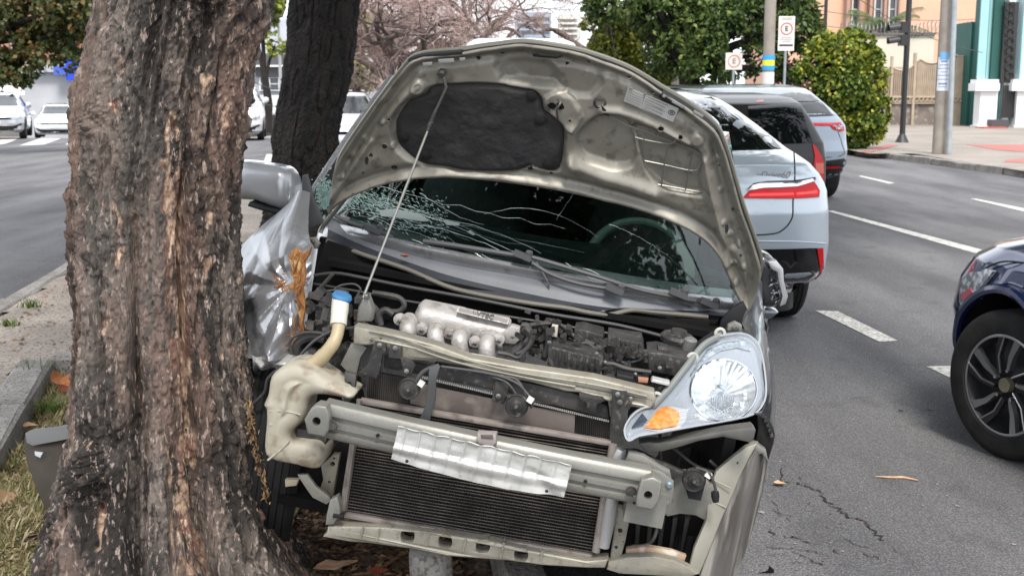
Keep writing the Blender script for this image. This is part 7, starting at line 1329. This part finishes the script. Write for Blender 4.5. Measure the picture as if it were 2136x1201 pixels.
# torn wood wedged in the wing
WOOD = mat('torn_orange_wood', (.40, .185, .055), .85, c2=(.20, .075, .028), scale=30, c3=(.60, .38, .15), scale3=50, amt3=.42, stretch=(1, 1, .2), bump=.8, bscale=80)
BRKW = mat('inner_bark', (.16, .06, .03), .9, c2=(.30, .13, .05), scale=40)
ws = root('wood_splinter', Frame(FW.o+FW.R.T@FW.P(625, 640, .40), FX, FY), 'long torn strip of orange wood wedged upright in the crushed wing', 'wood'); FS = Frame(FW.o+FW.R.T@FW.P(625, 640, .40), FX, FY)
sp = [(607, 523), (618, 519), (630, 530), (638, 524), (650, 515), (645, 532), (634, 548), (637, 575), (632, 600), (636, 640), (632, 672), (637, 700), (630, 722), (622, 700), (626, 668), (620, 640), (616, 612), (600, 600), (612, 588), (604, 566), (612, 548), (603, 535)]
plate(FS, 'strip', sp, 0, .016, WOOD, ws, .003, warp=lambda x, y, z: (x, y+.006*math.sin(z*60+x*90), z))
rs = random.Random(9)
for k in range(64):
    x, y = rs.choice([(rs.gauss(620, 7), rs.uniform(520, 600)), (rs.gauss(590, 12), rs.gauss(592, 8)), (rs.gauss(622, 5), rs.uniform(600, 720)), (rs.gauss(612, 5), rs.gauss(716, 8))]); p = FS.P(x, y, -.008); an = rs.gauss(1.5, .5) if x > 605 else rs.gauss(.5, .5); l = rs.uniform(.006, .03); d = np.array([math.cos(an)*l, rs.uniform(-.4, .1)*l, math.sin(an)*l])
    mb = MB(); mb.tube([p-d, p, p+d], [.0012, .0028, .0004], 4); mb.build('sliver', WOOD if rs.random() < .6 else BRKW, ws, smooth_=False)
# scraped wood and shreds along the trunk where the tank rubs it
V, F = [], []
for k in range(200):
    t = rs.random(); py = 835+t*205+rs.gauss(0, 6); px = np.interp(py, [840, 880, 930, 980, 1030], [523, 527, 536, 546, 560])+rs.gauss(-4, 5); p = W(px, py, 3.30+rs.gauss(0, .015)); l = rs.uniform(.003, .014); an = rs.gauss(1.9, .5); d = np.array([math.cos(an), rs.uniform(-.6, .1), math.sin(an)])*l; s_ = np.array([rs.uniform(.001, .004), -.002, 0]); n = len(V); V += [p-d, p+s_, p+d, p-s_]; F.append([n, n+1, n+2, n+3])
o = obj('torn_fibres', V, F, mat('yellow_wood', (.52, .38, .18), .85, c2=(.25, .11, .05), scale=45), t1, False); o['kind'] = 'stuff'
# bark flakes standing off the trunk outline and dry roots at its foot
# piece of bumper on the grass
FB = yawframe((-1.35, 3.80, 0), 0)
BUM = mat('bumper_plastic', (.062, .050, .038), .5, 0, spec=.2, c2=(.035, .028, .021), scale=5, c3=(.07, .065, .06), scale3=30, amt3=.32)
r = root('bumper_fragment', FB, 'torn grey piece of bumper leaning on the grass left of the trunk', 'car part')
pts_ = [(42, 912), (60, 903), (110, 896), (190, 880), (190, 1000), (150, 1050), (110, 1068), (98, 1060), (72, 1010), (50, 965), (40, 935)]
plate(FB, 'panel', pts_, (-.02, -.15, .25), .004, BUM, r, .002, sm=2, warp=lambda x, y, z: (x, y+.5*(x+.02)**2-.03*math.sin(z*9), z))
plate(FB, 'bent_edge', [(40, 912), (60, 902), (110, 895), (190, 879), (190, 908), (110, 924), (60, 935), (46, 930)], (-.035, -.15, .25), .004, mat('bumper_edge', (.12, .12, .115), .5), r, .002, warp=lambda x, y, z: (x, y+.5*(x+.02)**2-.03*math.sin(z*9), z))
plate(FB, 'scuff', [(66, 945), (86, 946), (80, 957), (68, 953)], (-.042, -.15, .25), .003, SILV, r, .001, warp=lambda x, y, z: (x, y+.5*(x+.02)**2-.03*math.sin(z*9), z))
FB2 = yawframe((-1.34, 4.1, .05), 0); r = root('plastic_scrap', FB2, 'dark plastic scrap standing behind the bumper piece', 'car part'); plate(FB2, 'scrap', [(130, 882), (140, 850), (156, 822), (170, 880), (150, 900), (134, 902)], (0, .3, .2), .005, BLKPL, r, .002)
FB3 = yawframe(tuple(G(1590, 1195)), 0); r = root('plastic_scrap', FB3, 'curled black rubber flap on the asphalt at the bottom edge', 'car part')
plate(FB3, 'flap', [(1550, 1198), (1590, 1194), (1602, 1190), (1606, 1180), (1615, 1188), (1614, 1215), (1550, 1230)], (0, 0, -.4), .006, BLKPL, r, .002)
# concrete bollard under the cross member
bc = W(902, 1145, 3.28); FBo = yawframe((bc[0], 3.32, .0), 0); r = root('bollard', FBo, 'stubby round concrete bollard caught under the front of the wreck', 'bollard')
mb = MB(); h = bc[2]; mb.lathe([(.064, -.05), (.062, h-.02), (.060, h-.006), (.052, h), (.02, h+.003), (0, h+.003)], (0, 0, 0), (-.04, -.10, 1), 36); mb.build('post', mat('bollard_concrete', (.36, .35, .32), .85, c2=(.26, .25, .225), scale=14, c3=(.14, .13, .12), scale3=70, amt3=.42, bump=.6, bscale=90), r)
# ---------------------------------------------------------------- grass, litter and leaves in the pit
LIT = leaf_mat('leaf_litter', [(.16, .09, .05), (.26, .16, .085), (.36, .25, .14), (.10, .06, .04)], 0, .8); GRS = leaf_mat('dry_grass', [(.12, .15, .04), (.30, .27, .11), (.46, .38, .22), (.55, .46, .30)], .2, .7)
def inpit(x, y): return (x > PL(y)+.05) & (x < XR(y)-.2) & (y < 6.0)
def scatter(name, n, box_, m, L0, L1, wr_, up, dens=None, seed=0):
    x = npr.uniform(box_[0], box_[1], n); y = npr.uniform(box_[2], box_[3], n); k = inpit(x, y)
    if dens is not None: k &= fbm(x*2.6, y*2.6, o=3, seed=seed) > dens
    x, y = x[k], y[k]; n = len(x); z = soilz(x, y)+.002; P = np.stack([x, y, z], 1); a = npr.uniform(0, 6.28, n); u_ = up*npr.uniform(.2, 1, n); L_ = npr.uniform(L0, L1, n)
    d = np.stack([np.cos(a)*(1-.5*u_), np.sin(a)*(1-.5*u_), u_], 1)*L_[:, None]; s_ = np.stack([-np.sin(a), np.cos(a), npr.uniform(-.5, .5, n)], 1)*(L_*wr_)[:, None]
    V = np.stack([P-s_*.3, P+d*.5+s_+[0, 0, .004], P+d+np.array([0, 0, -.004]), P+d*.5-s_], 1).reshape(-1, 3); c = np.repeat(npr.rand(n), 4)
    o = fastmesh(name, V, np.arange(4*n).reshape(n, 4), m, None, {'rnd': c}); o['kind'] = 'stuff'; return o
scatter('dry_grass', 70000, (-2.6, -.75, 3.0, 6.0), GRS, .015, .07, .05, 1.1, -.35, 3)
scatter('dry_grass', 60000, (-2.25, -.85, 3.3, 6.0), GRS, .01, .045, .06, 1.0, -.55, 13)
scatter('leaf_litter', 15000, (-2.6, .4, 2.9, 6.0), LIT, .012, .04, .35, .3, None, 4)
_ip = inpit; inpit = lambda x, y: (x > XL(y)+.2) & (((y < 6.2) & (x < PL(y)-.2)) | ((y > 6.35) & (x < -1.2))); _sz = soilz; soilz = lambda x, y: .131+0*x
scatter('path_litter', 2600, (-4.2, -1.2, 4.2, 11.5), LIT, .008, .045, .35, .15, None, 4)
inpit = _ip; soilz = _sz
scatter('wood_chips', 9000, (-1.0, .4, 2.9, 4.6), leaf_mat('wood_chips', [(.10, .05, .03), (.20, .10, .055), (.34, .21, .11)], 0, .8), .01, .05, .12, .25)
# green tufts and weeds
TUFT = leaf_mat('green_blades', [(.05, .09, .02), (.12, .18, .04), (.2, .24, .07)], .3)
def tuft(px, py, z, n, h, lab):
    g = G(px, py, z); r_ = root('grass_tuft', yawframe((g[0], g[1], z), 0), lab, 'grass', 'green tufts by the kerbs'); a = npr.uniform(0, 6.28, n); l = npr.uniform(.5, 1, n)*h; sp_ = npr.uniform(.2, .8, n); P = npr.randn(n, 3)*[.03, .03, 0]; d = np.stack([np.cos(a)*sp_, np.sin(a)*sp_, np.ones(n)], 1)*l[:, None]; s_ = np.stack([-np.sin(a), np.cos(a), 0*a], 1)*.004
    V = np.stack([P-s_, P+s_, P+d*.6+s_*.7, P+d-[0, 0, .01]], 1).reshape(-1, 3); fastmesh('blades', V, np.arange(4*n).reshape(n, 4), TUFT, r_, {'rnd': np.repeat(npr.rand(n), 4)})
for q in ((70, 800, .06, 60, .17, 'upright grass tuft at the inner corner of the pit kerb'), (100, 860, .06, 90, .09, 'low spreading tuft behind the dark plastic scrap'), (65, 640, .125, 50, .08, 'small tuft in the joint of the far kerb beside the road'), (20, 680, .125, 60, .06, 'tuft in the kerb joint at the left edge'), (35, 860, .06, 60, .08, 'tuft against the near pit kerb at the left edge'), (535, 425, .13, 70, .12, 'yellowing tuft on the red dirt under the silver mirror')): tuft(*q)
# single fallen leaves
LF = [mat('leaf_orange', (.55, .20, .07), .6, c2=(.40, .14, .05), scale=30), mat('leaf_tan', (.55, .36, .22), .6, c2=(.42, .25, .14), scale=30), mat('leaf_lime', (.38, .40, .05), .5, c2=(.30, .26, .04), scale=30), mat('leaf_red', (.30, .07, .03), .6, c2=(.20, .05, .03), scale=30)]
def leaf(px, py, z, size, m, rz, lab, curl=.3, asp=.45, F_=None, yy=None, tilt=0):
    g = G(px, py, z) if F_ is None else F_.o+F_.R.T@F_.P(px, py, yy); fr = yawframe(tuple(g), rz); pass
    A_ = []
    for i in range(9):
        t = i/8; w = asp*math.sin(math.pi*t**.8)*(1+.12*math.sin(t*19)); A_.append([(size*(t-.5), size*w*s_, size*(curl*abs(s_)**1.5*w+curl*.6*(t-.5)**2+.02*math.sin(9*t+5*s_))+.004) for s_ in (-1, -.6, -.2, 0, .2, .6, 1)])
    mb = solid(np.array(A_), .0006); V, F = fixn(mb.V, mb.F); o = obj('fallen_leaf', V, F, LF[m], None, ang=60); mm = fr.matrix() @ Matrix.Rotation(R(tilt), 4, 'X'); o.matrix_world = mm
    tagp(o, lab, 'leaf', 'fallen leaves')
leaf(118, 793, .10, .10, 0, 70, 'orange leaf standing against the pit kerb left of the trunk', .5, .45, tilt=50); leaf(146, 800, .10, .10, 0, 10, 'folded orange leaf touching the trunk beside the pit kerb', .5, .4, tilt=30); leaf(136, 815, .09, .07, 3, 40, 'dark red leaf below the two orange leaves', .5, tilt=20)
leaf(14, 1052, .09, .12, 1, 60, 'large pinkish tan leaf at the left edge of the grass', .5, .42, tilt=35); leaf(35, 1095, .08, .11, 2, -4, 'lime yellow leaf lying on the grass at lower left', .15, .22); leaf(60, 890, .08, .07, 1, 10, 'pale tan leaf above the bumper piece', .3)
leaf(98, 586, .012, .12, 0, 5, 'orange leaf on the carriageway by the far kerb', .3, .35); leaf(1626, 1011, .004, .05, 1, -10, 'small copper leaf on the asphalt by the right wheel', .5, .35); leaf(700, 1182, .10, .14, 1, 25, 'long ochre leaf under the front of the wreck', .2, .25); leaf(790, 1194, .10, .06, 3, 15, 'small red leaf under the front of the wreck', .2, .5); leaf(100, 1190, .1, .06, 0, 80, 'orange leaf at the foot of the trunk', .3)
leaf(845, 538, 0, .035, 3, -25, 'curled red brown leaf on the grey cowl below the windscreen', .6, .35, FW, .90)
mb = MB(); P = [G(1825, 996), G(1860, 998), G(1885, 998), G(1915, 1004)]; mb.tube([p+np.array([0, 0, .006]) for p in P], [.002, .006, .007, .003], 5); o = mb.build('twig', LF[1], None); tagp(o, 'thin broken strip of bark lying on the asphalt', 'twig')
# plastic litter by the roots
g = G(118, 1192, .10); mb = MB(); A_ = [[(.045*math.cos(a)*s_, .03*math.sin(a)*s_, .035*(1-s_**2)+.006*math.sin(a*5)) for s_ in (0, .4, .8, 1)] for a in np.linspace(0, 6.28, 20)]; mb.grid(A_); o = mb.build('plastic_bag', mat('white_plastic', (.6, .6, .6), .3), None); o.location = tuple(g); tagp(o, 'crumpled scrap of white plastic at the foot of the trunk', 'litter')

# grit and broken bits scattered on the asphalt beside the wreck
n = 2600; x = npr.uniform(.55, 3.2, n)**1; y = npr.uniform(3.4, 9, n); k = npr.rand(n) < np.exp(-(x-.5)/1.3); x, y = x[k], y[k]; n = len(x); P = np.stack([x, y, 0*x+.004], 1); a = npr.uniform(0, 6.28, n); sz = npr.uniform(.0015, .006, n)*(1+2.5*(npr.rand(n) < .04))
u1 = np.stack([np.cos(a), np.sin(a), 0*a], 1)*sz[:, None]; u2 = np.stack([-np.sin(a), np.cos(a), 0*a], 1)*sz[:, None]*.7; h3 = np.array([0, 0, .003])
V = np.stack([P-u1-u2, P+u1-u2*.6, P+u1*.5+u2, P-u1*.7+u2, P+h3], 1).reshape(-1, 3); b0 = np.arange(n)*5; F = np.concatenate([np.stack([b0+i, b0+(i+1) % 4, b0+4], 1) for i in range(4)])
o = fastmesh('road_grit', V, F, leaf_mat('grit', [(.05, .045, .04), (.16, .14, .12), (.34, .32, .29), (.20, .10, .05)], 0, .8), None, {'rnd': np.repeat(npr.rand(n), 5)}); o['kind'] = 'stuff'
